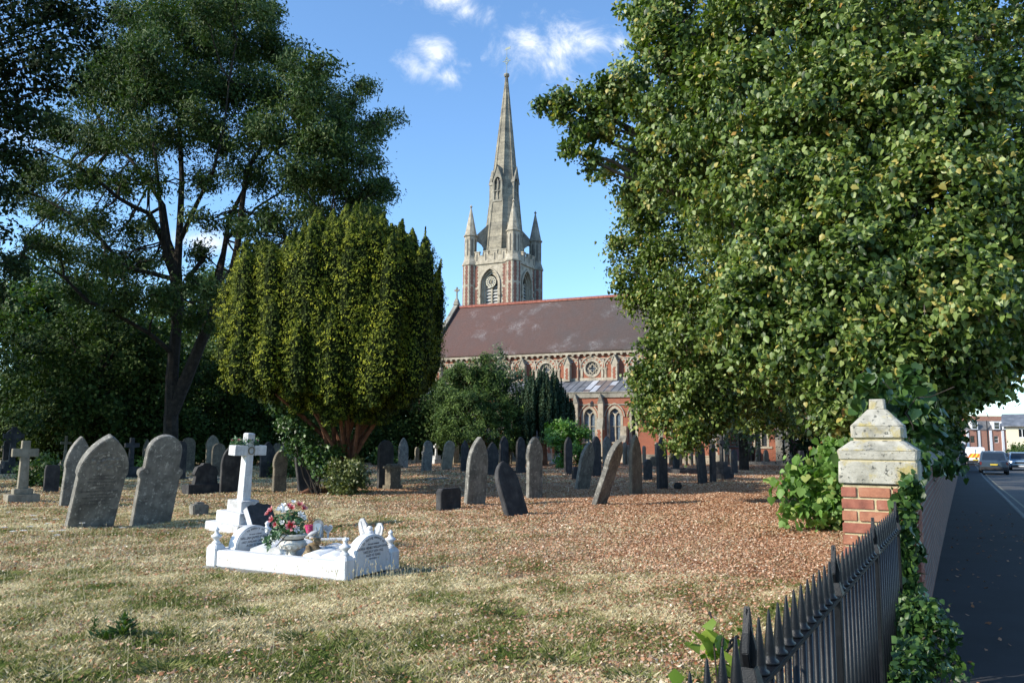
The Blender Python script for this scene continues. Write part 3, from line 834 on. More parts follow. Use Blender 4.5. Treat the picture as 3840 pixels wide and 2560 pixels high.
for i, (x, y) in enumerate(tpos):
    t = MB(); octo(t, 0, 0, r8, r8, ZB, Zst)
    octo(t, 0, 0, r8 + .1, r8 + .1, Zst, Zst + .18); octo(t, 0, 0, r8 + .06, r8 * .82, Zst + .18, Zst + .85); octo(t, 0, 0, r8 * .82, r8 * .82, Zst + .85, Ztb)
    octo(t, 0, 0, r8 * .82 + .12, r8 * .82 + .12, Ztb, Ztb + .15); octo(t, 0, 0, r8 * .82, .07, Ztb + .15, Ztt - .4)
    t.lathe([(.05, Ztt - .4), (.15, Ztt - .28), (.16, Ztt - .2), (.05, Ztt - .1), (.03, Ztt)], 8)
    for k in range(8):                    # lancets round the shaft, their recess shade painted as dark panels
        a_ = k * PI / 4; Mk = Matrix.Rotation(a_ + PI / 2, 4, 'Z'); ap = r8 * .82 * math.cos(PI / 8)
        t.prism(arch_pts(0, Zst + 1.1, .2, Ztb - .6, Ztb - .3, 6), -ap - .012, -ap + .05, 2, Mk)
        # toothed brick strips below the string
        z = ZB; q = 0; ap2 = r8 * math.cos(PI / 8)
        while z < Zst - .12:
            if abs((z - ZB) % 2.6) > .25:
                sh = .05 if q % 2 else 0
                t.box(-.13 + (-sh), .13 + sh, -ap2 - .012, -ap2 + .05, z, z + .2, 1, Mk)
            z += .2; q += 1
    o = t.build("corner_turret", [M_CREAM if i < 2 else M_GREY, M_BRICKD, mat_plain("painted recess shade", (.12, .11, .09), .9) if i == 0 else bpy.data.materials["painted recess shade"]], tower)
    o.location = (x, y, 0)
mb = MB()                                 # string course and battlements
for M_ in (Matrix.Identity(4), RM, Matrix.Translation((0, TS, 0)) @ Matrix.Rotation(-PI / 2, 4, 'Z') @ Matrix.Translation((0, 0, 0)), Matrix.Translation((TS, TS, 0)) @ Matrix.Rotation(PI, 4, 'Z')):
    mb.box(r8 * .7, TS - r8 * .7, -.38, .1, Zst, Zst + .17, 0, M_)
    mb.box(r8 * .5, TS - r8 * .5, -.28, -.03, Zst + .17, Zpar - .5, 0, M_)
    n = 4; span = TS - 1.7 * r8; step = span / (2 * n - 1)
    for k in range(n):
        x0 = .85 * r8 + 2 * k * step
        mb.box(x0, x0 + step, -.28, -.03, Zpar - .5, Zpar - .06, 0, M_)
        mb.box(x0 - .06, x0 + step + .06, -.33, .02, Zpar - .06, Zpar + .05, 0, M_)
        mb.prism(arch_pts(x0 + step / 2, Zpar - 1.05, .16, Zpar - .35, Zpar - .2, 6), -.288, -.279, 1, M_)  # flat dark panel paints the shade of a sunk arch
        if k < n - 1: mb.box(x0 + step, x0 + 2 * step, -.32, .0, Zpar - .5, Zpar - .42, 0, M_)
mb.build("battlement", [M_CREAM, bpy.data.materials["painted recess shade"]], tower)
for M_, c_ in ((Matrix.Identity(4), True), (RM, False)):
    w = empty("belfry_window", (0, 0, 0), 0, parent=tower); w.matrix_local = M_
    a = MB(); cx = TS / 2
    arch_frame(a, cx, ZB + 1, 2.3, Zwin_s, Zwin_t + .35, .0, .16, -.42, -.24); arch_frame(a, cx, ZB + 1, 2.0, Zwin_s, Zwin_t + .1, 0, .18, -.1, .1); arch_frame(a, cx, ZB + 1, 1.6, Zwin_s, Zwin_t - .15, 0, .25, .08, .3)
    for s in (-1, 1): a.box(cx + s * 1.25 - .12, cx + s * 1.25 + .12, -.5, -.22, Zwin_s - 1.4, Zwin_s - 1.1)
    a.build("surround", M_CREAM, w)
    a = MB(); a.box(cx - .09, cx + .09, .12, .3, ZB + 1, Zwin_s + .3)
    for s in (-1, 1): arch_frame(a, cx + s * .42, ZB + 1, .62, Zwin_s - .3, Zwin_s + .35, 0, .1, .15, .28)
    a.build("tracery", M_CREAM, w)
    a = MB(); z = ZB + 1
    while z < Zwin_s + .2:
        a.add([(cx - .8, .2, z), (cx + .8, .2, z), (cx + .8, .42, z + .28), (cx - .8, .42, z + .28), (cx - .8, .2, z + .04), (cx + .8, .2, z + .04), (cx + .8, .42, z + .32), (cx - .8, .42, z + .32)],
              [(0, 1, 2, 3), (4, 7, 6, 5), (0, 4, 5, 1), (2, 6, 7, 3)]); z += .36
    a.build("louvre", mat_plain("bleached louvre wood", (.42, .41, .38), .85) if c_ else bpy.data.materials["bleached louvre wood"], w)
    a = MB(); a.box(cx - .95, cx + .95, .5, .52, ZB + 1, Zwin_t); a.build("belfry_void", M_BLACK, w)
# clock
cxp_, czp_ = TS / 2 - .0, tz(1842, 1057, TD - TU * 2.6)
ck = empty("clock", (cxp_, -.02, czp_), 0, parent=tower)
a = MB(); a.prism(circ(0, 0, .6, 28), -.04, .02); a.build("clock_back", mat_plain("dark clock back", (.05, .05, .055), .7), ck)
gold = mat_plain("faded gilt", (.5, .42, .22), .5)
a = MB(); a.ring(0, 0, .56, .62, -.07, -.02, n=28); a.ring(0, 0, .3, .34, -.06, -.041, n=24)
for k in range(12):
    t = k * PI / 6; a.box(-.045, .045, -.06, -.042, .36, .53, 0, Matrix.Rotation(t, 4, 'Y'))
a.build("clock_dial", mat_plain("pale clock numerals", (.6, .56, .42), .6), ck)
for nm, L, ang in (("clock_hand", .5, 25), ("clock_hand", .34, 160)):
    a = MB(); a.prism([(-.025, -.1), (.025, -.1), (.012, L), (-.012, L)], -.085, -.075, 0, Matrix.Rotation(R(ang), 4, 'Y')); a.build(nm, gold, ck)
# ---- spire
SX, SY = TS / 2, TS / 2
M_SPIRE = mat_stone("banded spire limestone", (.31, .28, .22), (.13, .12, .10), (.43, .39, .31), 1.1, spots=(.07, .07, .065), spot_scale=7, spot_lo=.6)
nt = M_SPIRE.node_tree; b = nt.nodes['Principled BSDF']
old = b.inputs['Base Color'].links[0].from_socket
tc = nt.nodes.new('ShaderNodeTexCoord'); sp_ = nt.nodes.new('ShaderNodeSeparateXYZ'); nt.links.new(tc.outputs['Object'], sp_.inputs[0])
wv = nmath(nt, 'FRACT', nmath(nt, 'MULTIPLY', sp_.outputs[2], 1 / .42))
bl = nt.nodes.new('ShaderNodeCombineXYZ'); nt.links.new(nmath(nt, 'FLOOR', nmath(nt, 'MULTIPLY', sp_.outputs[2], 1 / .42)), bl.inputs[2])
wn_ = nt.nodes.new('ShaderNodeTexWhiteNoise'); nt.links.new(bl.outputs[0], wn_.inputs['Vector'])
tone_ = ramp(nt, wn_.outputs['Value'], [(0, (.7, .7, .7)), (1, (1.15, 1.12, 1.05))])
c2 = mixc(nt, 1.0, old, tone_, 'MULTIPLY')
c2 = mixc(nt, ramp(nt, wv, [(.88, (0, 0, 0)), (.93, (.5, .5, .5))]), c2, (.08, .075, .07))
nt.links.new(c2, b.inputs['Base Color'])
lean = .30
def sp_lathe(mbx, prof, n=8):
    vs_ = []; fs = []
    for r, z in prof:
        t = (z - Zst) / (ZSP - Zst)
        for k in range(n):
            a_ = 2 * PI * k / n + PI / 8; vs_.append((r * math.cos(a_) + lean * t, r * math.sin(a_) - lean * .3 * t, z))
    for i in range(len(prof) - 1):
        for k in range(n): fs.append((i * n + k, i * n + (k + 1) % n, (i + 1) * n + (k + 1) % n, (i + 1) * n + k))
    mbx.add(vs_, fs)
mb = MB(); sp_lathe(mb, [(SPR + .0, Zst - .05), (SPR * .5 + .02, (Zst + ZSP) / 2), (.12, ZSP - .4)])
# rolls on the eight edges
for k in range(8):
    a_ = 2 * PI * k / 8 + PI / 8
    mb.tube([(SPR * math.cos(a_), SPR * math.sin(a_), Zst), (.12 * math.cos(a_) + lean, .12 * math.sin(a_) - .3 * lean, ZSP - .45)], [.09, .04], 5)
sp = mb.build("spire", M_SPIRE, tower); sp.location = (SX, SY, 0)
a = MB(); a.lathe([(.1, ZSP - .5), (.28, ZSP - .4), (.34, ZSP - .22), (.3, ZSP - .05), (.1, ZSP)], 10, 0, Matrix.Translation((lean, -.3 * lean, 0)))
o = a.build("spire_cap", M_GREY, tower); o.location = (SX, SY, 0)
zt_v = tz(1900, 182, TC)
a = MB(); Mx = Matrix.Translation((SX + lean, SY - .3 * lean, 0))
a.lathe([(.045, ZSP - .05), (.025, zt_v)], 6, 0, Mx)
H_ = zt_v - ZSP
zc1 = ZSP + H_ * .48
a.box(SX + lean - .55, SX + lean + .55, SY - .1 - .03, SY - .1 + .03, zc1 - .03, zc1 + .03); a.ring(SX + lean, zc1, .24, .29, SY - .13, SY - .07, n=14); a.ring(SX + lean, zc1 - .32, .1, .14, SY - .13, SY - .07, n=10); a.ring(SX + lean, zc1 + .34, .08, .12, SY - .13, SY - .07, n=10)
a.prism([(SX + lean - .3, zt_v - .3), (SX + lean + .5, zt_v - .26), (SX + lean + .42, zt_v - .14), (SX + lean + .5, zt_v), (SX + lean - .1, zt_v - .06)], SY - .11, SY - .08)
a.build("weathervane", mat_plain("green-grey copper", (.12, .18, .15), .5), tower)
# lucarnes on alternate faces, flying struts to the turrets
def sp_r(z): return SPR * math.cos(PI / 8) * (ZSP - z) / (ZSP - Zst)
zl0, zl1 = tz(1866, 770, TC), tz(1866, 690, TC)
zlt = tz(1866, 637, TC)
for k in range(4):
    Mk = Matrix.Translation((SX + lean * .3, SY - .1, 0)) @ Matrix.Rotation(k * PI / 2, 4, 'Z')
    y = -sp_r(zl0) - .02; w = .62
    a = MB(); hole = arch_pts(0, zl0 + .2, .8, zl1 - .2, zl1 + .35, 8)
    a.panel([(-w, zl0), (w, zl0), (w, zl1 - .1), (0, zlt), (-w, zl1 - .1)], [hole], y, .2)
    a.add([(-w, y, zl0), (-w, y, zl1 - .1), (-w, y + 1.0, zl1 - .1), (-w, y + 1.0, zl0)], [(0, 1, 2, 3)])
    a.add([(w, y, zl0), (w, y, zl1 - .1), (w, y + 1.0, zl1 - .1), (w, y + 1.0, zl0)], [(0, 1, 2, 3)])
    a.add([(-w - .08, y - .08, zl1 - .2), (0, y - .08, zlt + .1), (0, y + 1.4, zlt + .1), (-w - .08, y + 1.2, zl1 - .2)], [(0, 1, 2, 3)])
    a.add([(w + .08, y - .08, zl1 - .2), (0, y - .08, zlt + .1), (0, y + 1.4, zlt + .1), (w + .08, y + 1.2, zl1 - .2)], [(0, 1, 2, 3)])
    a.box(-.06, .06, y + .02, y + .14, zl0 + .2, zl1 + .1); a.box(-.4, .4, y + .03, y + .13, (zl0 + zl1) / 2 - .05, (zl0 + zl1) / 2 + .05)
    a.prism([(p[0], p[1]) for p in hole], y + .28, y + .3, 1)
    o = a.build("lucarne", [M_GREY, M_BLACK], tower); o.matrix_local = Mk
for i, (x, y) in enumerate(tpos):
    d = Vector((SX - x, SY - y, 0)); L = d.length; d.normalize()
    Mk = Matrix.Translation((x, y, 0)) @ Matrix.Rotation(math.atan2(d.y, d.x), 4, 'Z')
    zt0, zt1 = Ztb + .0, Ztb + 1.6
    x1 = L - SPR * (ZSP - zt1) / (ZSP - Zst) + .1
    a = MB(); pts = [(.5 + (x1 - .4) * t, zt0 - .45 - 1.9 * t ** 2.4) for t in (0, .25, .5, .75, 1)] + [(x1, zt1), (.5, zt0 + .1)]
    a.prism(pts, -.11, .11); o = a.build("flying_buttress", M_GREY, tower); o.matrix_local = Mk
# ================================================================== GRAVES
M_ST1 = mat_stone("weathered grey headstone", (.20, .19, .165), (.095, .09, .082), (.33, .31, .27), 4, spots=(.40, .38, .33), spot_scale=14, spot_lo=.585)
M_ST2 = mat_stone("dark slate-grey headstone", (.05, .048, .048), (.025, .025, .027), (.10, .095, .09), 4, spots=(.25, .25, .24), spot_scale=30, spot_lo=.68)
M_ST3 = mat_stone("brown lichened headstone", (.16, .135, .10), (.08, .07, .055), (.25, .21, .15), 4, spots=(.42, .38, .26), spot_scale=22, spot_lo=.6)
M_ST4 = mat_stone("pale sandstone headstone", (.27, .24, .18), (.15, .135, .1), (.38, .34, .27), 4, spots=(.14, .13, .1), spot_scale=24, spot_lo=.62)
M_MARB = mat_stone("white painted marble", (.72, .72, .715), (.50, .50, .49), (.80, .80, .79), 3, .55, spots=(.28, .27, .24), spot_scale=24, spot_lo=.665, bumpd=.002, streak=True)
M_MARBW = mat_stone("stained white marble", (.70, .70, .69), (.36, .35, .34), (.84, .84, .83), 3.5, .65, spots=(.12, .12, .11), spot_scale=34, spot_lo=.63, bumpd=.002)
M_LETTER = mat_plain("dark lead lettering", (.07, .07, .08), .6)
M_LETTERF = mat_plain("faded lettering", (.055, .055, .06), .8)
SM = {1: M_ST1, 2: M_ST2, 3: M_ST3, 4: M_ST4, 5: M_MARBW}
B0 = 50.0
def profile(style, W, H):
    h = W / 2
    if style == 'gothic':
        zs = H * .60; return arch_pts(0, 0, W, zs, H, 14)
    if style == 'point':    # pointed arch over slightly narrower shoulders
        zs = H * .60; p = arch_pts(0, 0, W, zs, H, 16)[2:]
        k = .93; return [(-h * k, 0), (h * k, 0), (h * k, zs - .03), (h, zs)] + p[1:-1] + [(-h, zs), (-h * k, zs - .03)]
    if style == 'lancet':
        return arch_pts(0, 0, W, H * .72, H, 12)
    if style == 'round':
        r = h; return arch_pts(0, 0, W, H - r, H, 14, False)
    if style == 'low':
        return arch_pts(0, 0, W, H * .75, H, 12, False)
    if style == 'shoulder':
        k = .78; r = h * k; z1 = H - r - .05; z2 = H * .58
        p = arch_pts(0, 0, 2 * r, H - r, H, 14, False)[2:]
        return [(-h * .88, 0), (h * .88, 0), (h * .9, z2 - .06), (h, z2), (h, z2 + .08), (h * .92, z2 + .12), (r, z2 + .14)] + p + [(-r, z2 + .14), (-h * .92, z2 + .12), (-h, z2 + .08), (-h, z2), (-h * .9, z2 - .06)]
    if style == 'collar':   # round head with small collar notches
        zs = H * .70; p = arch_pts(0, 0, W, zs, H, 14)[2:]
        return [(-h * .96, 0), (h * .96, 0), (h * .9, zs - .16), (h, zs - .1), (h, zs)] + p[1:-1] + [(-h, zs), (-h, zs - .1), (-h * .9, zs - .16)]
    if style == 'ogee':
        return [(-h, 0), (h, 0), (h, H * .72), (h * .8, H * .80), (h * .62, H * .82), (h * .4, H * .93), (h * .12, H), (-h * .12, H), (-h * .4, H * .93), (-h * .62, H * .82), (-h * .8, H * .80), (-h, H * .72)]
    if style == 'square':
        return [(-h, 0), (h, 0), (h, H * .85), (h * .85, H), (-h * .85, H), (-h, H * .85)]
    if style == 'cap':
        return [(-h * .82, 0), (h * .82, 0), (h * .82, H * .72), (h, H * .74), (h, H * .9), (h * .75, H), (-h * .75, H), (-h, H * .9), (-h, H * .74), (-h * .82, H * .72)]
    if style == 'gable':
        return [(-h, 0), (h, 0), (h, H * .8), (0, H), (-h, H * .8)]
def px_scale(p, vx, vy):
    return FPX * (vx * p.y - p.x * vy) / (p.y * p.y)
PLACED = []
def stone(name, style, cx, by, ty, wpx, mat, label, thick=.11, b=B0, apex=None, plinth=0, group=None, cat="headstone", Ymax=57):
    p = G(cx, by, 0.0)
    if p.y > Ymax: p = at(cx, by, Ymax); p.z = 0
    p.z = gzf(p.x, p.y)
    br = R(b); ta = p.x / p.y
    px_w = abs(px_scale(p, math.cos(br), math.sin(br))); px_t = abs(px_scale(p, math.sin(br), -math.cos(br)))
    W = max(.18, (wpx - thick * px_t) / px_w); W = min(W, 1.25)
    ztop = EYE + (at(cx, ty, p.y).z - EYE); H = ztop - p.z
    fr = 0.0
    if apex is not None:
        fr = math.atan(((apex - cx) / (by - ty)) / max(.3, math.sin(br) + ta * math.cos(br)) )
        H = H / math.cos(fr)
    H = max(.2, H)
    mb = MB(); mb.prism(profile(style, W, H + .08), -thick / 2, thick / 2)
    me = mb.build(name, SM[mat], None, bevel=.012 if p.y < 26 else 0)
    if plinth:
        root = empty(name, p, br, label, cat, group)
        me.name = "slab"; me.parent = root; me.location = (0, 0, plinth - .08); me.rotation_euler = (fr, 0, 0)
        me.scale = (1, 1, (H - plinth + .08) / (H + .08))
        a = MB(); a.box(-W * .68, W * .68, -.2, .2, -.05, plinth); a.build("plinth", SM[mat], root, bevel=.01)
        o = root
    else:
        o = me; o.location = (p.x, p.y, p.z - .08); o.rotation_mode = 'XYZ'
        o.matrix_world = Matrix.Translation((p.x, p.y, p.z - .06)) @ Matrix.Rotation(br, 4, 'Z') @ Matrix.Rotation(fr, 4, 'X')
        tag(o, label, cat, group)
    PLACED.append((p.x, p.y, W, thick, br, H))
    o['h'] = H; o['w'] = W
    return o, W, H, thick
GH = "old headstones in the churchyard"
# name, style, centre x, base y, top y, width px, material, label, extra
S = [
 ('point', 268, 1894, 1638, 104, 1, "pointed grey headstone partly behind the large engraved one, left side", dict(thick=.15, apex=286)),
 ('round', 474, 1748, 1645, 46, 3, "small round-topped brown headstone between the two tall leaning ones on the left", {}),
 ('round', 672, 1800, 1655, 46, 2, "dark round headstone touching the right edge of the shouldered grey stone", {}),
 ('round', 701, 1765, 1641, 54, 3, "brown round headstone just behind a dark one, right of the shouldered grey stone", {}),
 ('round', 738, 1732, 1678, 30, 3, "tiny round headstone far back under the dark trees, left of a tall lit one", {}),
 ('collar', 792, 1762, 1632, 52, 4, "tall pale round headstone with notched collar under the dark trees", {}),
 ('round', 815, 1785, 1663, 52, 3, "brown round headstone half hidden behind the wide dark slab left of the marble cross", {}),
 ('gothic', 866, 1846, 1668, 88, 2, "wide dark slab headstone directly left of the white marble cross shaft", {}),
 ('gothic', 1000, 1793, 1657, 58, 2, "nearly black headstone just right of the marble cross arm", {}),
 ('round', 1036, 1752, 1662, 30, 3, "thin brown headstone peeping between a black stone and a scrolled pale one", {}),
 ('collar', 1046, 1848, 1687, 58, 3, "brown round-headed stone with lit left edge, between marble cross and ivy", {}),
 ('ogee', 1070, 1757, 1654, 46, 4, "pale headstone with scrolled top behind the collared one by the ivy", {}),
 ('gothic', 1150, 1842, 1657, 64, 2, "dark headstone tilting left beside the ivy at the big yew", dict(apex=1122)),
 ('square', 1187, 1778, 1724, 44, 3, "low square stone block left of the big yew's trunk", {}),
 ('round', 1443, 1829, 1652, 60, 2, "broad black headstone in the shade just right of the big yew's trunk", {}),
 ('gothic', 1511, 1752, 1642, 38, 1, "slim grey headstone behind the capped pedestal right of the yew", {}),
 ('shoulder', 1598, 1767, 1653, 44, 1, "grey shouldered headstone leaning slightly right, in sun beyond the pedestal", dict(apex=1604)),
 ('round', 1672, 1758, 1653, 42, 4, "pale round headstone leaning right, third lit one right of the yew", dict(apex=1686)),
 ('round', 1709, 1732, 1656, 24, 4, "narrow pale round headstone far back beside the lit leaning one", {}),
 ('gable', 1742, 1766, 1651, 30, 2, "dark gable-topped headstone left of the tall lichened stone", {}),
 ('low', 1443 + 120, 1727, 1676, 18, 4, "short pale pillar stone far back near the kerbed plots", {}),
 ('gothic', 1779, 1890, 1639, 82, 1, "tall lichened grey headstone with pointed head in the middle of the lawn", dict(thick=.13, apex=1794)),
 ('gothic', 1845, 1780, 1659, 48, 2, "dark pointed headstone just right of the tall lichened one", {}),
 ('lancet', 1889, 1773, 1636, 36, 2, "near-black narrow headstone above the slab that leans left", {}),
 ('lancet', 1952, 1773, 1637, 36, 2, "near-black narrow headstone on a wide plinth, left of the ivy bush", dict(plinth=.13)),
 ('round', 1975, 1732, 1663, 18, 4, "small pale headstone far back between two dark ones", {}),
 ('collar', 2004, 1867, 1639, 66, 1, "tall grey headstone with notched collar, right of the slab that leans left", dict(thick=.12)),
 ('lancet', 2131, 1776, 1638, 32, 2, "dark narrow headstone standing in front of the ivy bush", dict(plinth=.1)),
 ('gothic', 2181, 1836, 1657, 56, 1, "grey headstone leaning right, in front of the ivy bush's right edge", dict(apex=2211)),
 ('low', 2157, 1794, 1750, 26, 2, "low dark stump of a headstone at the foot of a grey leaning stone", {}),
 ('lancet', 2236, 1786, 1636, 38, 2, "dark sharp-pointed headstone right of the ivy bush", {}),
 ('collar', 2277, 1757, 1636, 34, 1, "grey headstone seen just above the strongly leaning pale slab", {}),
 ('round', 2344, 1734, 1658, 18, 4, "small pale headstone beside the church buttress, left of the tall brown stone", {}),
 ('round', 2359, 1736, 1668, 15, 4, "small round pale headstone touching the tall brown stone's left edge", {}),
 ('gothic', 2384, 1855, 1631, 50, 3, "tall brown-faced headstone with pale edge, right of the leaning slab", dict(thick=.13)),
 ('round', 2416, 1736, 1672, 14, 4, "thin pale headstone directly right of the tall brown one", {}),
 ('round', 2430, 1798, 1722, 34, 2, "squat black headstone between two tall brown ones", {}),
 ('low', 2450, 1748, 1712, 26, 3, "low round brown headstone near the church under the drooping lime leaves", {}),
 ('round', 2463, 1740, 1659, 14, 4, "slender pale headstone showing past the left edge of a tall dark one", {}),
 ('gothic', 2484, 1835, 1640, 42, 2, "tall dark headstone under the lowest drooping lime leaves", {}),
 ('lancet', 2536, 1760, 1665, 26, 2, "dark headstone in shade right of the drooping lime leaves", {}),
 ('round', 2551, 1735, 1680, 16, 4, "small pale headstone against the church plinth, first of a close row", {}),
 ('round', 2573, 1735, 1666, 14, 4, "thin pale headstone against the church plinth, second of a close row", {}),
 ('round', 2593, 1735, 1664, 15, 4, "thin pale headstone against the church plinth, third of a close row", {}),
 ('lancet', 2611, 1735, 1690, 10, 4, "very thin pale headstone against the plinth beside a large black one", {}),
 ('round', 2636, 1808, 1660, 36, 2, "large black round headstone leaning left, left of the dark stone cross", dict(apex=2626)),
 ('collar', 2674, 1806, 1650, 26, 2, "large black pointed headstone immediately left of the dark stone cross", {}),
 ('round', 2741, 1740, 1684, 10, 4, "slim pale headstone by the shed with louvred door", {}),
 ('collar', 2755, 1776, 1688, 26, 2, "dark headstone in front of the shed with louvred door", {}),
 ('lancet', 2807, 1741, 1630, 18, 4, "tall slim pale headstone right of the shed with louvred door", {}),
 ('gable', 2822, 1732, 1674, 16, 2, "dark pointed headstone right of the tall slim pale one", {}),
 ('shoulder', 2838, 1732, 1648, 20, 4, "pale headstone leaning right below the small church window", dict(apex=2847)),
 ('lancet', 2850, 1731, 1672, 10, 4, "narrow pale headstone close behind the one leaning right", {}),
 ('gothic', 2873, 1731, 1686, 22, 4, "short ochre headstone with pointed head by the church wall", {}),
 ('square', 2967, 1740, 1696, 14, 4, "small squared post stone at the corner of the kerbed plot", {}),
 ('cap', 3007, 1781, 1690, 24, 2, "black round-capped headstone left of the climbing leaves", {}),
 ('round', 2971, 1792, 1748, 24, 2, "short black round headstone nearest the climbing leaves", {}),
 ('lancet', 3004, 1738, 1664, 8, 4, "very slim pale headstone behind the black round-capped one", {}),
 ('gothic', 3049, 1751, 1650, 22, 3, "ochre-lit pointed headstone rising out of the climbing leaves", dict(apex=3054)),
 ('shoulder', 3062, 1748, 1700, 14, 4, "short pale headstone leaning beside the ochre-lit pointed one", dict(apex=3068)),
 ('lancet', 3075, 1740, 1630, 20, 2, "tall black headstone furthest right, above the climbing leaves", {}),
 ('round', 1880, 1760, 1668, 12, 2, "thin black stone glimpsed behind the near-black narrow one", {}),
 ('low', 2518, 1742, 1700, 18, 3, "low brown headstone near the church wall under the limes", {}),
 ('gothic', 545, 1760, 1646, 30, 3, "brown pointed headstone behind the tall shouldered stone on the left", {}),
 ('round', 20, 1760, 1650, 30, 2, "dark headstone in the shade at the far left edge", {}),
 ('square', 190, 1845, 1745, 60, 2, "low dark slanting headstone in shade right of the stone cross on the left", {}),
 ('gothic', 640, 1790, 1690, 30, 2, "dark low headstone in shade behind the shouldered grey stone", {}),
]
for st, cx, by, ty, w, mt, lab, ex in S:
    stone("headstone", st, cx, by, ty, w, mt, lab, **ex)
# --- the large engraved leaning stone
o, W, H, T = stone("headstone", 'point', 332, 1972, 1633, 196, 1, "large pointed grey headstone leaning right, carved flowers and long inscription, left foreground", thick=.17, apex=388, b=46)
lines = [("IN LOVING MEMORY OF", .030), ("HENRY COLLINGHAM", .044), ("WHO DIED 11TH DECEMBER 1909", .032), ("AGED 54 YEARS.", .036), ("ALSO OF", .034), ("RICHARD HENRY COLLINGHAM", .042),
         ("HUSBAND OF THE ABOVE", .032), ("WHO DIED 18TH MARCH 1918,", .038), ("AGED 68 YEARS.", .036), ("THEY SHALL HALL LINE AND REST", .030)]
z = H * .62
ME = Matrix.Rotation(PI / 2, 4, 'X')
for s, sz in lines:
    text_mesh("inscription", s, sz * 1.05, M_LETTERF, o, Matrix.Translation((0, -T / 2 - .001, z)) @ ME, .0015); z -= .064
mb = MB()                                    # carved spray of flowers in the head
rr_ = random.Random(3)
for k in range(26):
    x = rr_.uniform(-W * .28, W * .28); zc_ = H * .74 + rr_.uniform(-.09, .14) * (1 - abs(x) / W)
    mb.lathe([(.035, 0), (.03, .012), (.012, .016)], 7, 0, Matrix.Translation((x, -T / 2 + .001, zc_)) @ Matrix.Rotation(PI / 2, 4, 'X') @ Matrix.Rotation(rr_.uniform(0, 3), 4, 'Z') @ Matrix.Scale(rr_.uniform(.5, 1.2), 4))
mb.ring(0, H * .70, W * .36, W * .375, -T / 2 - .006, -T / 2 + .001, a0=.1, a1=PI - .1, n=20)
mb.build("carved_flowers", SM[1], o)
o, W, H, T = stone("headstone", 'shoulder', 562, 1958, 1634, 172, 1, "tall grey shouldered headstone leaning right, blank mottled face, right of the engraved one", thick=.15, apex=604, b=47)
o, W, H, T = stone("headstone", 'square', 1682, 1908, 1832, 94, 2, "low square dark headstone left of the tall lichened one, faint lettering", thick=.17, b=52)
z = H * .78
for s in ("IN LOVING", "MEMORY OF", "MARY ANN", "AGED 61"):
    text_mesh("inscription", s, .05, M_LETTERF, o, Matrix.Translation((0, -T / 2 - .001, z)) @ ME, .0015); z -= .07
o, W, H, T = stone("headstone", 'gothic', 1941, 1936, 1734, 92, 2, "dark pointed slab leaning hard to the left on open lawn", thick=.13, apex=1880, b=48)
o, W, H, T = stone("headstone", 'collar', 2243, 1892, 1651, 60, 1, "pale-edged slab leaning hard to the right on the leaf litter", thick=.14, apex=2322, b=57)
# capped pedestals
for cx, by, ty, w, lab in ((1472, 1834, 1738, 62, "square capped pedestal monument right of the big yew"),):
    p = G(cx, by); h = at(cx, ty, p.y).z
    r_ = empty("pedestal_monument", (p.x, p.y, 0), R(B0), lab, "monument")
    a = MB(); a.box(-.28, .28, -.18, .18, -.05, .14); a.build("plinth", M_ST3, r_)
    a = MB(); a.box(-.22, .22, -.14, .14, .14, h - .14); a.build("shaft", M_ST3, r_)
    a = MB(); a.frustum(0, 0, h - .14, h - .06, .28, .19, .28, .19); a.frustum(0, 0, h - .06, h, .22, .14, .18, .1); a.build("cap", M_ST3, r_)
# crosses
def cross(cx, by, ty, mat, label, arm=.28, th=.12, steps=((.3, .3), (.22, .18)), name="stone_cross", ring=False, b=B0, lean=0.0, group=None):
    p = G(cx, by)
    if p.y > 57: p = at(cx, by, 57); p.z = 0
    h = at(cx, ty, p.y).z
    r_ = empty(name, (p.x, p.y, gzf(p.x, p.y) - .02), R(b), label, "grave cross", group)
    r_.rotation_euler.x = lean
    z = 0
    for k, (w, hh) in enumerate(steps):
        a = MB(); a.box(-w, w, -w * .7, w * .7, z - (.05 if k == 0 else 0), z + hh); a.build("plinth", mat, r_, bevel=.012); z += hh
    a = MB(); t = th / 2
    za = z + (h - z) * .66
    prof = [(-t * 1.25, z - .001), (t * 1.25, z - .001), (t, za), (arm, za), (arm, za + th * 1.1), (t, za + th * 1.1), (t, h), (-t, h), (-t, za + th * 1.1), (-arm, za + th * 1.1), (-arm, za), (-t, za)]
    a.prism(prof, -t * .85, t * .85)
    if ring: a.ring(0, za + th * .55, arm * .6, arm * .78, -t * .6, t * .6, n=20)
    a.build("cross_shaft", mat, r_, bevel=.01)
    return r_
cross(80, 1880, 1650, M_ST4, "plain weathered stone cross on a block base at the left edge", arm=.30, th=.19, steps=((.36, .20), (.22, .14)), b=44)
cross(240, 1760, 1632, M_ST4, "small pale cross showing behind the pointed stones on the left", arm=.26, th=.12)
cross(487, 1788, 1638, M_ST2, "dark cross on a stepped base between the two tall leaning stones", arm=.3, th=.17, steps=((.42, .16), (.3, .3)))
cross(2708, 1793, 1629, M_ST2, "dark stone cross on a heavy stepped base in front of the church", arm=.26, th=.16, steps=((.5, .25), (.38, .3), (.26, .22)))
cross(1635, 1740, 1665, M_MARBW, "small white marble cross on white steps far back", arm=.22, th=.14, steps=((.4, .3), (.26, .25)))
cross(40, 1775, 1598, M_ST2, "tall dark wheel-head cross in shade at the far left edge", arm=.42, th=.2, steps=((.5, .25), (.35, .3)), ring=True)
cross(15, 1760, 1655, M_ST4, "small pale ringed cross at the very left edge", arm=.2, th=.1, ring=True)
cross(2096, 1740, 1695, M_MARBW, "stepped white marble base with stub cross beside the ivy bush", arm=.12, th=.12, steps=((.62, .2), (.45, .2), (.3, .2)))
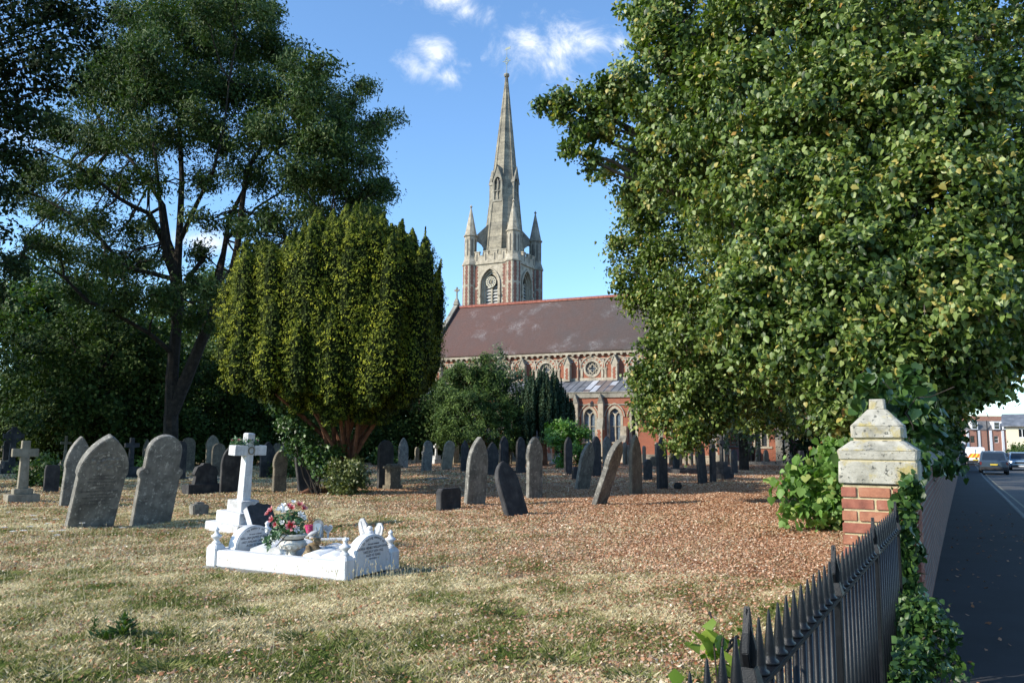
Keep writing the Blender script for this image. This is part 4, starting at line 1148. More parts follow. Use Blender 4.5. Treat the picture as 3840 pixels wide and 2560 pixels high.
# anchor-like rustic leaning shaft behind the shouldered stone
p = G(548, 1800); r_ = empty("rustic_cross", (p.x, p.y, 0), R(B0), "rustic log-shaped stone cross tilting behind the shouldered grey stone", "grave cross")
h = at(575, 1640, p.y).z
a = MB(); a.tube([(-.1, 0, .25), (.05, 0, h * .6), (.3, 0, h)], [.075, .065, .06], 7); a.tube([(-.12, 0, h * .72), (.42, 0, h * .60)], [.055, .055], 7)
a.build("log_shaft", M_ST3, r_)
a = MB(); a.lathe([(.35, -.05), (.32, .12), (.2, .28), (.08, .34)], 9); a.build("rock_base", M_ST3, r_)
# low dark ornate monument
p = G(766, 1846); h = at(766, 1735, p.y).z
r_ = empty("ornate_monument", (p.x, p.y, 0), R(B0), "low black scrolled monument with plinth, left of the marble cross", "monument")
a = MB(); a.box(-.62, .62, -.2, .2, -.05, .26); a.build("plinth", M_ST2, r_)
a = MB(); a.prism([(-.38, .26), (.38, .26), (.34, .5), (.40, .56), (.30, .78), (.14, h - .06), (.1, h), (-.1, h), (-.14, h - .06), (-.30, .78), (-.40, .56), (-.34, .5)], -.09, .09); a.build("slab", M_ST2, r_)
# broken stone block
p = G(745, 1932); h = at(745, 1887, p.y).z
a = MB(); a.prism([(-.16, -.05), (.16, -.05), (.17, h - .03), (.05, h), (-.17, h - .01)], -.14, .14); a.box(-.09, .09, -.08, .08, h - .02, h + .035)
o = a.build("stone_block", M_ST1, None, bevel=.02); o.location = (p.x, p.y, 0); o.rotation_euler = (0, 0, R(40)); tag(o, "small broken grey stone block between the shouldered stone and marble cross", "stone block")
# table tomb, pillar with capital, kerbed plots, small vase
p = at(1899, 1733, 56)
r_ = empty("table_tomb", (p.x, p.y, 0), R(30), "stone table tomb on small pillars far back in front of the dark yews", "tomb")
a = MB(); a.box(-.75, .75, -.5, .5, 1.12, 1.27); a.build("tomb_top", M_ST3, r_)
for sx in (-.6, 0, .6):
    for sy in (-.38, .38):
        a = MB(); a.lathe([(.08, 0), (.05, .1), (.07, .5), (.05, 1.0), (.09, 1.12)], 8); q = a.build("leg", M_ST3, r_); q.location = (sx, sy, 0)
p = at(3107, 1700, 57); h = at(3107, 1621, 57).z
r_ = empty("column_monument", (p.x, p.y, 0), 0, "slender pale column with carved capital above the climbing leaves", "monument")
a = MB(); a.lathe([(.2, 0), (.2, .3), (.12, .4), (.1, h - .25)], 10); a.build("shaft", M_MARBW, r_)
a = MB(); a.lathe([(.1, h - .25), (.2, h - .14), (.2, h)], 10); a.build("capital", M_MARBW, r_)
def kerb_plot(cx, by, L, Wd, label, mat=M_ST4, b=B0, hh=.2):
    p = G(cx, by)
    if p.y > 57: p = at(cx, by, 57); p.z = 0
    a = MB(); t = .13
    a.box(-Wd / 2, Wd / 2, -L / 2, -L / 2 + t, -.05, hh); a.box(-Wd / 2, Wd / 2, L / 2 - t, L / 2, -.05, hh)
    a.box(-Wd / 2, -Wd / 2 + t, -L / 2 + t, L / 2 - t, -.05, hh); a.box(Wd / 2 - t, Wd / 2, -L / 2 + t, L / 2 - t, -.05, hh)
    o = a.build("kerb_plot", mat); o.location = (p.x, p.y, 0); o.rotation_euler = (0, 0, R(b)); tag(o, label, "kerbed plot"); return o
kerb_plot(1540, 1735, 2.0, 1.0, "pale kerbed grave plot in sun far back right of the yew", M_ST4)
kerb_plot(2870, 1741, 2.4, 4.2, "long grey kerbed plot by the church wall", M_ST1, b=-25, hh=.3)
kerb_plot(2560, 1775, 2.0, 1.6, "dark kerbed plot in shade left of the stone cross", M_ST2, b=20, hh=.25)
kerb_plot(770, 1800, 2.0, 1.0, "low kerbed plot in shade left of the marble cross", M_ST1, hh=.12)
p = G(2542, 1833)
a = MB(); a.lathe([(.09, 0), (.14, .05), (.15, .14), (.1, .19), (.13, .22), (.1, .215), (.08, .16)], 12)
o = a.build("grave_vase", M_ST2, smooth=False); o.location = (p.x, p.y, 0); tag(o, "small round dark vase on the leaf litter right of the tall dark headstone", "vase")
p = G(1640, 1796)
a = MB(); a.box(-.5, .5, -.22, .22, -.02, .05); o = a.build("flat_slab", M_ST1, bevel=.01); o.location = (p.x, p.y, 0); o.rotation_euler = (0, 0, .3); tag(o, "flat stone slab lying in shaded grass right of the yew", "slab")

# ================================================================== WHITE MARBLE DOUBLE GRAVE
C1 = G(1294, 2185); C2 = G(1494, 2132); C3 = G(787, 2118)
e2 = (C2 - C1); e2.z = 0; Lw = e2.length; ang = math.atan2(-(C1 - C3).x * -1, 1)
e1 = (C3 - C1); e1.z = 0; Ll = e1.length
# local frame: x from the left post to the near right post (front side), y away from the camera
ax = ((C1 - C3).normalized() + Vector((e2.normalized().y, -e2.normalized().x, 0))).normalized()
gang = math.atan2(ax.y, ax.x)
Lw = 1.06; Ll *= .965
grave = empty("marble_grave", (C1.x, C1.y, 0), gang, "white marble double grave with corner finials, round headstones, open books, in the foreground", "grave")
GM = Matrix.Translation((C1.x, C1.y, 0)) @ Matrix.Rotation(gang, 4, 'Z')
ax = Vector((math.cos(gang), math.sin(gang), 0)); ay = Vector((-math.sin(gang), math.cos(gang), 0))
KH = .225
def gp(x, y, z=0): return GM @ Vector((x, y, z))
a = MB(); a.box(-Ll - .03, .09, -.03, Lw + .05, -.05, .016); a.build("footing", M_ST1, grave, bevel=.01)
a = MB(); a.box(-Ll + .17, -.17, .02, .16, .018, KH); a.box(-Ll + .17, -.17, Lw - .16, Lw - .02, .018, KH)
a.box(-Ll + .02, -Ll + .16, .17, Lw - .17, .018, KH); a.build("kerb", M_MARB, grave, bevel=.012)
PW = .17
for i, (x, y) in enumerate(((0, 0), (0, Lw - PW), (-Ll + PW, 0), (-Ll + PW, Lw - PW))):
    a = MB(); a.box(-PW, 0, 0, PW, .018, KH + .02); a.frustum(-PW / 2, PW / 2, KH + .02, KH + .07, PW / 2, PW / 2, PW * .34, PW * .34)
    o = a.build("corner_post", M_MARB, grave, bevel=.01); o.location = (x, y, 0)
    a = MB(); a.lathe([(.066, 0), (.07, .02), (.055, .04), (.035, .065), (.055, .09), (.085, .125), (.088, .145), (.055, .165), (.035, .19), (.028, .225), (.038, .235), (.042, .255), (.028, .27), (.012, .29), (0.001, .3)], 20)
    f = a.build("finial", M_MARB, o, smooth=True); f.location = (-PW / 2, PW / 2, KH + .068); f.scale = (.8, .8, .72)
def round_head(xp, txts, nm_label, top):
    W2 = (Lw - 2 * PW - .02) / 2
    pts = [(-W2, .036), (W2, .036), (W2, KH), (W2 * .93, KH), (W2 * .93, KH + .02)]
    rad = W2 * .93
    n = 22
    pts += [(rad * math.cos(PI * k / n), KH + .02 + (top - KH - .02) * math.sin(PI * k / n)) for k in range(1, n)]
    pts += [(-W2 * .93, KH + .02), (-W2 * .93, KH), (-W2, KH)]
    a = MB(); a.prism(pts, -.075, .075)
    o = a.build("headstone", M_MARB, grave, bevel=.012)
    o.matrix_local = Matrix.Translation((xp, Lw / 2, 0)) @ Matrix.Rotation(PI / 2, 4, 'Z')
    for s, sz, z, arc in txts:
        if arc:                               # letters set round the arch
            tot = len(s)
            for k, ch in enumerate(s):
                if ch == ' ': continue
                t = (k - (tot - 1) / 2) * arc
                rx, rz_ = rad * .80 * math.sin(t), KH + .02 + (top - KH - .02) * .80 * math.cos(t)
                text_mesh("letter", ch, sz, M_LETTER, o, Matrix.Translation((rx, -.0765, rz_)) @ Matrix.Rotation(t, 4, 'Y') @ ME, .001)
        else:
            text_mesh("inscription", s, sz, M_LETTER, o, Matrix.Translation((0, -.0765, z)) @ ME, .001)
    return o
round_head(-.085, [("In loving memory of", .050, 0, .092), ("MY DEAR HUSBAND", .024, KH + .155, 0), ("GEORGE HENRY WILLIAM SAVAGE", .041, KH + .108, 0), ("DIED JULY 10TH 1932.", .040, KH + .062, 0), ("AGED 47 YEARS.", .040, KH + .018, 0), ("REST IN PEACE.", .024, KH - .018, 0)], "", .50)
round_head(-Ll + .085 + .16, [("In memory of", .050, 0, .10), ("MY DEAR HUSBAND", .024, KH + .155, 0), ("WILLIAM JAMES PHILLIPS", .048, KH + .105, 0), ("DIED JANUARY 2ND 1911.", .041, KH + .058, 0), ("AGED 32 YEARS.", .041, KH + .012, 0)], "", .50)
# soil inside
a = MB(); a.box(-Ll + .17, -.17, .165, Lw - .165, .036, .12); a.build("soil_bed", mat_stone("grave soil", (.12, .08, .05), (.06, .04, .03), (.2, .15, .1), 8, streak=False), grave)
def open_book(x, y, w, d, z, rot, label):
    n = 10; V = []; Fq = []
    a = MB()
    for s in (-1, 1):
        pts = []
        for k in range(n + 1):
            t = k / n; pts.append((s * w / 2 * t, .035 + .045 * math.sin(PI * min(1, t * 1.02)) ** .7 * (1 - .35 * t)))
        prof = pts + [(s * w / 2, 0), (0, 0)]
        a.prism(prof if s < 0 else prof[::-1], -d / 2, d / 2)
    a.box(-w / 2 - .03, w / 2 + .03, -d / 2 - .03, d / 2 + .03, -.10, 0)
    o = a.build("marble_book", M_MARB, None); o.matrix_world = GM @ Matrix.Translation((x, y, z)) @ Matrix.Rotation(rot, 4, 'Z') @ Matrix.Rotation(R(9), 4, 'X')
    tag(o, label, "marble book")
    for s in (-1, 1):
        for k, tx in enumerate(("TREASURED MEMORIES OF", "A DEAR WIFE AND MOTHER", "WHO FELL ASLEEP", "AGED 74 YEARS", "REUNITED")):
            text_mesh("inscription", tx, .022, M_LETTERF, o, Matrix.Translation((s * w * .25, d * .32 - k * .055, .074)) @ Matrix.Rotation(-s * .0, 4, 'Y'), .0008)
    return o
open_book(-Ll + .78, Lw / 2 + .02, .62, .50, KH + .01, 0.0, "open white marble book nearest the left round headstone of the marble grave")
open_book(-.55, Lw / 2 - .1, .56, .46, KH + .01, 0.0, "open white marble book beside the right round headstone of the marble grave")
# urn with flowers
UX, UY = -Ll + 1.28, .36
up = gp(UX, UY, .13)
M_URN = mat_stone("cream composite urn", (.62, .60, .54), (.4, .39, .34), (.72, .70, .65), 6, .6, spots=(.3, .28, .22), spot_scale=14, spot_lo=.62, streak=True)
up = at(1096, 2096, gp(UX, UY).y)
urn = empty("flower_urn", up, 0, "cream classical urn with dark band on the marble grave, full of roses", "urn")
a = MB(); a.lathe([(.13, 0), (.135, .02), (.12, .05), (.075, .08), (.06, .15), (.07, .175), (.12, .195), (.195, .25), (.225, .31), (.215, .37), (.175, .41)], 28); a.build("bowl", M_URN, urn, smooth=True)
for k in range(14):
    t = 2 * PI * k / 14; a = MB(); a.prism([(-.02, 0), (.02, 0), (.035, .05), (0, .09), (-.035, .05)], -.012, .012)
    if k == 0: gad = MB()
    gad.add([tuple(Matrix.Rotation(t, 4, 'Z') @ Vector((v[0], -.205 + v[1] - .02 * v[2] / .09, .24 + v[2]))) for v in a.v], a.f)
gad.build("gadroon", M_URN, urn); urn.scale = (.74, .74, .60)
a = MB(); a.lathe([(.176, .405), (.182, .41), (.182, .425), (.176, .43)], 24); a.build("band", M_BLACK, urn)
a = MB(); a.lathe([(.18, .43), (.2, .44), (.21, .48), (.225, .49), (.225, .52), (.20, .53), (.17, .50)], 28); a.build("rim", M_URN, urn, smooth=True)
M_ROSE = mat_leaf("faded red rose", [(0, (.42, .015, .03)), (.4, (.60, .04, .05)), (.7, (.60, .12, .14)), (1, (.75, .38, .38))], .6, .2, .3, (1, .7, .7))
M_WROSE = mat_leaf("white silk rose", [(0, (.72, .74, .74)), (1, (.85, .86, .85))], .6, .2, .3, (1, 1, 1))
M_GLEAF = mat_leaf("silk rose leaf", [(0, (.015, .045, .02)), (.5, (.035, .10, .03)), (.85, (.07, .17, .05)), (1, (.35, .45, .30))], .45, .15)
def rose(center, r, mat, parent, seed):
    rs = np.random.default_rng(seed); V = []; F = []; rn = []
    out = Vector(center).normalized()
    base = Vector((0, 0, 1)).rotation_difference((Vector(center).normalized() + Vector((0, 0, .3)) + (toward * .5 if abs(center[2]) < .3 else Vector((0, 0, 0)))).normalized()).to_matrix()
    for ring_ in range(4):
        npet = (3, 4, 5, 6)[ring_]; open_ = (.10, .26, .46, .78)[ring_]; rr2 = r * (.34, .55, .8, 1.0)[ring_]
        for k in range(npet):
            a0 = 2 * PI * k / npet + ring_ * .7 + rs.uniform(-.2, .2)
            seg = 4; wid = 2 * PI / npet * .75; off = len(V)
            for i in range(3):
                t = i / 2; rad = rr2 * (.25 + .75 * math.sin(open_ * .8 + .2) * t); z = rr2 * (.1 + t * math.cos(open_)) - r * .25
                for j in range(seg + 1):
                    u = a0 + (j / seg - .5) * wid * (1 if i < 2 else .7)
                    q = rad * (1 + (.1 if i == 2 else 0)) ; V.append(base @ Vector((q * math.cos(u), q * math.sin(u), z + rs.uniform(-.05, .05) * r)) + Vector(center))
            for i in range(2):
                for j in range(seg):
                    p0 = off + i * (seg + 1) + j; F.append((p0, p0 + 1, p0 + seg + 2, p0 + seg + 1)); rn.append(min(1, max(0, .15 + .25 * ring_ * (i) + rs.uniform(0, .25))))
    return np_mesh("rose", V, F, mat, parent, rn)
bq = empty("rose_bouquet", at(1086, 1962, up.y), 0, "bouquet of faded red and white silk roses with dark leaves in the cream urn", "bouquet")
vr = (up - CP); right = Vector((-vr.y, vr.x, 0)).normalized() * -1; toward = Vector((-vr.x, -vr.y, 0)).normalized()
def bpos(px, py, depth):                     # place in the bouquet by photo position, depth towards the camera
    q = at(px, py, up.y) - bq.location
    dd = math.sqrt(max(0, .235 ** 2 - q.x * q.x - q.z * q.z)); return q + toward * (dd + depth * .3)
RS = [(1090, 1962, .17, .075, 0), (1016, 1913, .05, .055, 0), (1004, 1925, .0, .045, 0), (1022, 1945, .1, .055, 0), (1122, 1892, .02, .052, 0), (1138, 1907, -.02, .055, 0), (1094, 1902, .05, .048, 0), (1084, 1895, -.05, .04, 0), (1035, 1960, .1, .04, 0),
      (1062, 1897, .0, .05, 1), (1068, 1910, .08, .06, 1), (1050, 1908, .06, .05, 1), (1126, 1925, .08, .05, 1), (1138, 1936, .08, .04, 1), (1100, 1884, -.03, .04, 1), (1112, 1975, .12, .045, 1), (1005, 1985, .1, .045, 1), (1020, 2005, .1, .05, 1), (1030, 2025, .12, .04, 1), (990, 2018, .05, .04, 1), (1060, 1950, .14, .035, 1)]
for k, (px, py, dp, r, w) in enumerate(RS):
    rose(bpos(px, py, dp), r, M_WROSE if w else M_ROSE, bq, 50 + k)
def leafset(n, cfun, size, seed, wr=.5):
    rs = np.random.default_rng(seed); V = []; F = []; rn = []
    for i in range(n):
        c, nrm = cfun(rs); nrm = Vector(nrm).normalized(); a = nrm.orthogonal().normalized(); a = Matrix.Rotation(rs.uniform(0, 6.3), 3, nrm) @ a; s_ = nrm.cross(a)
        L = size * rs.uniform(.6, 1.3); o = len(V)
        V += [c, c + a * L * .5 + s_ * L * wr * .5 - nrm * L * .08, c + a * L, c + a * L * .5 - s_ * L * wr * .5 - nrm * L * .08]
        V[-3 - 1] = c + nrm * L * .05
        F += [(o, o + 1, o + 2), (o, o + 2, o + 3)]; r0 = rs.uniform(0, 1); rn += [r0, min(1, r0 + .05)]
    return V, F, rn
def cf(rs):
    while True:
        q = Vector(rs.uniform(-1, 1, 3))
        if q.length < 1: break
    c = Vector((q.x * .22, q.y * .2, -.01 + q.z * .19)); n_ = Vector((q.x, q.y, q.z + .2)) + Vector(rs.uniform(-.6, .6, 3)) * 1
    return c, n_
V, F, rn = leafset(420, cf, .07, 5); np_mesh("leaves", V, F, M_GLEAF, bq, rn)
def cf2(rs):
    t = rs.uniform(0, 1); c = bpos(1050 - 55 * t + rs.uniform(-12, 12), 1985 + 55 * t + rs.uniform(-14, 14), .08); return c, Vector((rs.uniform(-.6, .6), -1, rs.uniform(-.3, .9)))
V, F, rn = leafset(110, cf2, .06, 6); np_mesh("trailing_leaves", V, F, M_GLEAF, bq, rn)
a = MB(); a.lathe([(.05, 0), (.055, .05), (.06, .1), (.05, .11)], 12); o = a.build("white_pot", M_MARB); pq = gp(-Ll + .98, Lw * .3, KH - .12); o.location = pq; tag(o, "small white pot under the trailing leaves left of the cream urn", "pot")
a = MB(); a.tube([at(1078, 2000, up.y - .24), at(1035, 2048, up.y - .15)], [.008, .006], 5); tag(a.build("dead_stalk", M_BLACK), "thin dark stalk leaning against the cream urn", "stalk")
# brown weathered figurine with bowed head
M_FIG = mat_stone("algae-stained figurine", (.20, .14, .07), (.05, .035, .025), (.36, .29, .18), 7, spots=(.45, .40, .3), spot_scale=18, spot_lo=.62)
fp = at(1172, 2090, up.y + .12)
fg = gp(-Ll + 1.62, .42, .12)
a = MB()
a.lathe([(.12, 0), (.125, .04), (.10, .11), (.092, .16), (.085, .2), (.045, .23), (.03, .24)], 14, 0, Matrix.Rotation(.22, 4, 'Y') @ Matrix.Scale(.75, 4, (0, 1, 0)))
a.lathe([(.01, .0), (.036, .015), (.046, .045), (.042, .075), (.02, .095), (.004, .1)], 14, 0, Matrix.Translation((.062, -.01, .215)) @ Matrix.Rotation(.7, 4, 'Y'))
a.tube([(.0, -.075, .2), (.05, -.105, .12), (.12, -.06, .10)], [.028, .026, .02], 8); a.tube([(.03, .07, .2), (.08, .09, .12), (.12, .02, .10)], [.028, .026, .02], 8)
a.tube([(.02, -.05, .04), (.15, -.06, .06), (.16, -.05, .0)], [.045, .04, .03], 8); a.tube([(.02, .05, .04), (.15, .05, .06), (.16, .05, .0)], [.045, .04, .03], 8)
a.tube([(.105, -.01, .235), (.128, -.01, .225)], [.012, .006], 6)
o = a.build("kneeling_figurine", M_FIG, smooth=True); o.location = at(1163, 2102, fg.y); o.rotation_euler = (0, 0, -.3); o.scale = (1.0, 1.0, .95); tag(o, "brown weathered figurine with bowed head beside the cream urn", "figurine")
# white angel wings behind the right headstone
wp = G(1385, 2050)
ang = empty("angel_ornament", (wp.x, wp.y, 0), R(-20), "small white angel ornament with raised wings behind the right round headstone", "ornament")
a = MB(); a.lathe([(.10, 0), (.09, .1), (.06, .28), (.03, .33)], 12); a.lathe([(.02, .29), (.045, .32), (.045, .36), (.02, .39)], 10); a.build("body", M_MARB, ang, smooth=True).scale = (1, 1, .82)
wprof = [(.0, .12), (.05, .04), (.12, .12), (.16, .26), (.17, .38), (.13, .46), (.07, .46), (.02, .36)]
for s in (-1, 1):
    a = MB(); a.prism([(s * (x + .03), z) for x, z in wprof][::s], .02, .055); 
    for k in range(5): a.prism([(s * (.05 + .02 * k), .12 + .05 * k), (s * (.09 + .015 * k), .10 + .05 * k), (s * (.10 + .012 * k), .20 + .055 * k)][::s], .01, .02)
    wg = a.build("wing", M_MARBW, ang); wg.rotation_euler = (0, s * R(5), 0); wg.scale = (.95, 1, .95 if s < 0 else .82)
# ornaments at the grave behind: plaque frame, heart, pink pot, dove
M_BLUEG = mat_plain("pale blue-grey resin", (.42, .50, .55), .5)
p = G(1192, 2020); o_ = empty("memorial_plaque", (p.x, p.y, 0), R(8), "small arched pale-blue memorial plaque with carved border, behind the urn", "plaque")
a = MB(); a.prism(arch_pts(0, -.02, .17, .24, .31, 10, False), -.02, .02); a.build("frame", mat_stone("grey resin frame", (.3, .3, .3), (.18, .18, .18), (.42, .42, .42), 20), o_)
a = MB(); a.prism(arch_pts(0, .03, .11, .22, .26, 10, False), -.028, -.021); a.build("panel", M_BLUEG, o_)
a = MB()
for s in (-1, 1): a.tube([(0, -.03, .04), (s * .02, -.03, .12), (s * .035, -.03, .2)], [.006, .004, .003], 4)
a.build("gilt_stems", gold, o_)
p = G(1229, 2018); hp = []
for k in range(24):
    t = 2 * PI * k / 24; hp.append((.0048 * 16 * math.sin(t) ** 3, .0055 * (13 * math.cos(t) - 5 * math.cos(2 * t) - 2 * math.cos(3 * t) - math.cos(4 * t))))
o_ = empty("heart_plaque", (p.x, p.y, 0), R(15), "pale grey engraved heart on a short stand behind the marble grave", "plaque")
a = MB(); a.prism([(x, z + .16) for x, z in hp][::-1], -.015, .015); hh_ = a.build("heart", M_MARBW, o_)
a = MB(); a.prism([(-.012, 0), (.012, 0), (.02, .08), (-.02, .08)], -.012, .012); a.build("stand", M_MARBW, o_)
for k in range(4): text_mesh("inscription", ("IN LOVING", "MEMORY OF A", "DEAR MOTHER", "ALWAYS")[k], .017, M_LETTERF, o_, Matrix.Translation((0, -.016, .195 - k * .022)) @ ME, .0006)
p = G(1263, 2024); a = MB(); a.box(-.26, .2, -.09, .09, -.01, .03); o = a.build("base_slab", M_MARBW, bevel=.008); o.location = (p.x, p.y, 0); o.rotation_euler = (0, 0, .2); tag(o, "flat pale slab in the grass beside the grey heart", "slab")
p = G(1160, 2010); o_ = empty("pink_pot", (p.x, p.y, 0), 0, "pink plastic pot holding dead brown stems behind the urn", "pot")
a = MB(); a.lathe([(.06, 0), (.085, .17), (.09, .17), (.09, .19), (.078, .185)], 16); a.build("pot", mat_plain("pink plastic", (.62, .06, .18), .4), o_, smooth=False)
M_DEAD = mat_leaf("dead brown leaves", [(0, (.12, .05, .02)), (.5, (.28, .12, .05)), (1, (.42, .22, .1))], .8, .2)
def cf3(rs): return Vector((rs.uniform(-.07, .07), rs.uniform(-.07, .07), rs.uniform(.18, .42))), Vector(rs.uniform(-1, 1, 3))
V, F, rn = leafset(90, cf3, .05, 8, .35); np_mesh("dead_leaves", V, F, M_DEAD, o_, rn)
p = G(1170, 2022); a = MB(); a.lathe([(.01, -.12), (.035, -.05), (.045, 0), (.035, .05), (.008, .12)], 10, 0, Matrix.Translation((0, 0, .09)) @ Matrix.Rotation(PI / 2 - .45, 4, 'Y')); a.lathe([(.008, 0), (.028, .025), (.02, .05), (.005, .06)], 8, 0, Matrix.Translation((-.10, 0, .05))); a.box(-.04, .04, -.03, .03, 0, .06)
o = a.build("dove_ornament", mat_plain("grey resin", (.4, .4, .4), .6), smooth=True); o.location = (p.x, p.y, 0); tag(o, "small grey bird ornament tilting down beside the pink pot", "ornament")

# ================================================================== WHITE MARBLE CROSS
cb = G(915, 1988)                              # near bottom corner of the lowest step (front-left edge)
mc = empty("marble_cross", (0, 0, 0), 0, "tall white marble cross with wreath on three steps, behind the double grave", "grave cross")
MCB = R(B0 + 8)
c0 = G(880, 1980)
mcp = at(905, 1960, 15.0)
mc.location = (mcp.x, mcp.y, 0); mc.rotation_euler = (R(3.5), 0, MCB)
Yc = mc.location.y
def zc(py, px=915): return at(px, py, Yc).z
steps = [(.45, 0, 1958), (.325, 1958, 1917), (.20, 1917, 1876)]
zprev = -.05
for k, (w, _, ty) in enumerate(steps):
    z1 = zc(ty) + .02; a = MB(); a.box(-w, w, -w, w, zprev, z1 - .002)
    o = a.build("step", M_MARBW, mc, bevel=.01); zprev = z1 - .002
    if k == 1:
        for q, (s, sz) in enumerate((("ALBERT JAMES", .06), ("WHO PASSED PEACEFULLY", .038), ("16TH JANUARY", .042), ("AGED 60 YEARS", .042))):
            text_mesh("inscription", s, sz, M_LETTERF, o, Matrix.Translation((0, -w - .001, z1 - .06 - q * .045)) @ ME, .001)
zt_, za_t, za_b = zc(1622), zc(1668), zc(1705)
a = MB(); t0, t1 = .092, .08
a.frustum(0, 0, zprev, za_b, t0, t0 * .9, t1, t1 * .9); a.frustum(0, 0, za_b, zt_ - .02, t1, t1 * .9, t1, t1 * .9); a.frustum(0, 0, zt_ - .02, zt_, t1, t1 * .9, t1 * .8, t1 * .7)
sh = a.build("cross_shaft", M_MARBW, mc, bevel=.006)
a = MB(); a.box(-.36, -t1 - .001, -.094, .094, za_b, za_t); a.box(t1 + .001, .36, -.094, .094, za_b, za_t); a.build("cross_arm", M_MARBW, mc, bevel=.006)
a = MB(); a.ring(.0, (za_b + za_t) / 2, .055, .075, -.11, -.094, n=16); a.build("carved_ring", M_ST4, mc)
wr = empty("wreath", (mc.location.x, mc.location.y, za_t + .03), MCB, "small wreath of dark leaves and red berries around the top of the marble cross", "wreath")
def cf4(rs):
    t = rs.uniform(0, 2 * PI); r = .17 + rs.uniform(-.06, .06); return Vector((r * math.cos(t) * 1.25, r * math.sin(t) * .9, rs.uniform(-.06, .09))), Vector(rs.uniform(-1, 1, 3)) + Vector((0, -.3, .6))
V, F, rn = leafset(520, cf4, .06, 9); np_mesh("leaves", V, F, M_GLEAF, wr, rn)
for k in range(7): t = k * .9; rose((.2 * math.cos(t) * 1.2, .19 * math.sin(t), .06), .032, M_ROSE, wr, 90 + k)
# grey tilted tablet between cross and grave
p = G(1000, 2015)
tb = empty("tilted_tablet", (p.x, p.y, 0), R(52), "grey scallop-topped tablet leaning back with sunlit edge as a white strip, right of the marble cross steps", "headstone")
a = MB(); h = .62; w = .24
a.prism([(-w, 0), (w, 0), (w, h * .88), (w * .7, h * .93), (w * .35, h * .92), (0, h), (-w * .35, h * .92), (-w * .7, h * .93), (-w, h * .88)], -.06, .06)
o = a.build("slab", M_ST2, tb, bevel=.01); o.rotation_euler = (-R(32), 0, 0); o.location = (0, 0, .02)
a = MB(); a.box(-w - .012, -w - .001, -.058, .058, 0, h * .87); a.box(-w + .01, w, -.05, .05, -.04, 0); e = a.build("sunlit_edge_strip", M_MARBW, o)  # white strip paints the sunlight on the tablet's left edge
for q, s in enumerate(("IN LOVING MEMORY", "OF ELIZABETH", "WIFE OF THE ABOVE", "REST IN PEACE")): text_mesh("inscription", s, .05, M_LETTERF, o, Matrix.Translation((0, -.0615, .46 - q * .08)) @ ME, .001)
# ================================================================== TREES AND SHRUBS
M_BARK = mat_stone("dark bark", (.035, .029, .023), (.014, .012, .010), (.07, .058, .045), 5, .95, streak=True, bumpd=.03)
M_BARKL = mat_stone("grey lime bark", (.12, .10, .085), (.05, .042, .035), (.2, .17, .14), 5, .95, bumpd=.03)
M_BARKY = mat_stone("red-brown yew bark", (.15, .068, .038), (.06, .03, .02), (.22, .11, .07), 6, .95, bumpd=.02)
M_LIME = mat_leaf("lime leaves", [(0, (.024, .050, .009)), (.3, (.068, .115, .018)), (.55, (.14, .20, .038)), (.8, (.22, .29, .085)), (.93, (.38, .43, .18)), (.955, (.40, .34, .09)), (.98, (.46, .33, .06)), (1, (.30, .15, .04))], .45, .25, .4)
M_LIME2 = mat_leaf("brown-edged lime leaves", [(0, (.05, .07, .015)), (.4, (.1, .12, .03)), (.65, (.2, .15, .04)), (1, (.26, .13, .04))], .42, .3, .5)
M_ASH = mat_leaf("ash leaves", [(0, (.02, .044, .010)), (.5, (.045, .085, .018)), (.9, (.085, .13, .035)), (1, (.15, .18, .06))], .6, .18, .25)
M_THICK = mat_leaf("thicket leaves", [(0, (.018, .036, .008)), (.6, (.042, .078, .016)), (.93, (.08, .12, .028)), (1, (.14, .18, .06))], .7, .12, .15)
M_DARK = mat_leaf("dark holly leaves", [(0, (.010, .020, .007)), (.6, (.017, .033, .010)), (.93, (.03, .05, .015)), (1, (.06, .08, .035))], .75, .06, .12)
M_MID = mat_leaf("green hedge leaves", [(0, (.035, .07, .015)), (.6, (.07, .125, .025)), (1, (.13, .18, .05))], .5, .3, .4)
M_YEWG = mat_leaf("golden yew needles", [(0, (.012, .024, .005)), (.35, (.035, .055, .008)), (.55, (.11, .135, .015)), (.8, (.24, .255, .02)), (1, (.36, .34, .03))], .65, .10, .12)
M_YEWD = mat_leaf("dark yew needles", [(0, (.022, .045, .012)), (.6, (.07, .125, .026)), (1, (.14, .21, .045))], .6, .1, .25)
M_YEWB = mat_leaf("blue-green yew needles", [(0, (.012, .028, .014)), (.6, (.028, .06, .028)), (1, (.06, .11, .05))], .6, .08, .25)
M_IVY = mat_leaf("ivy leaves", [(0, (.02, .05, .012)), (.5, (.045, .10, .02)), (.85, (.08, .15, .035)), (1, (.13, .2, .06))], .42, .15, .4)
M_VINE = mat_leaf("broad fresh green leaves", [(0, (.07, .15, .03)), (.5, (.15, .28, .06)), (.9, (.24, .38, .12)), (1, (.36, .38, .12))], .5, .35, .3)
M_BUSH = mat_leaf("bright ivy leaves", [(0, (.05, .13, .016)), (.6, (.11, .25, .03)), (1, (.20, .34, .07))], .4, .25, .5)

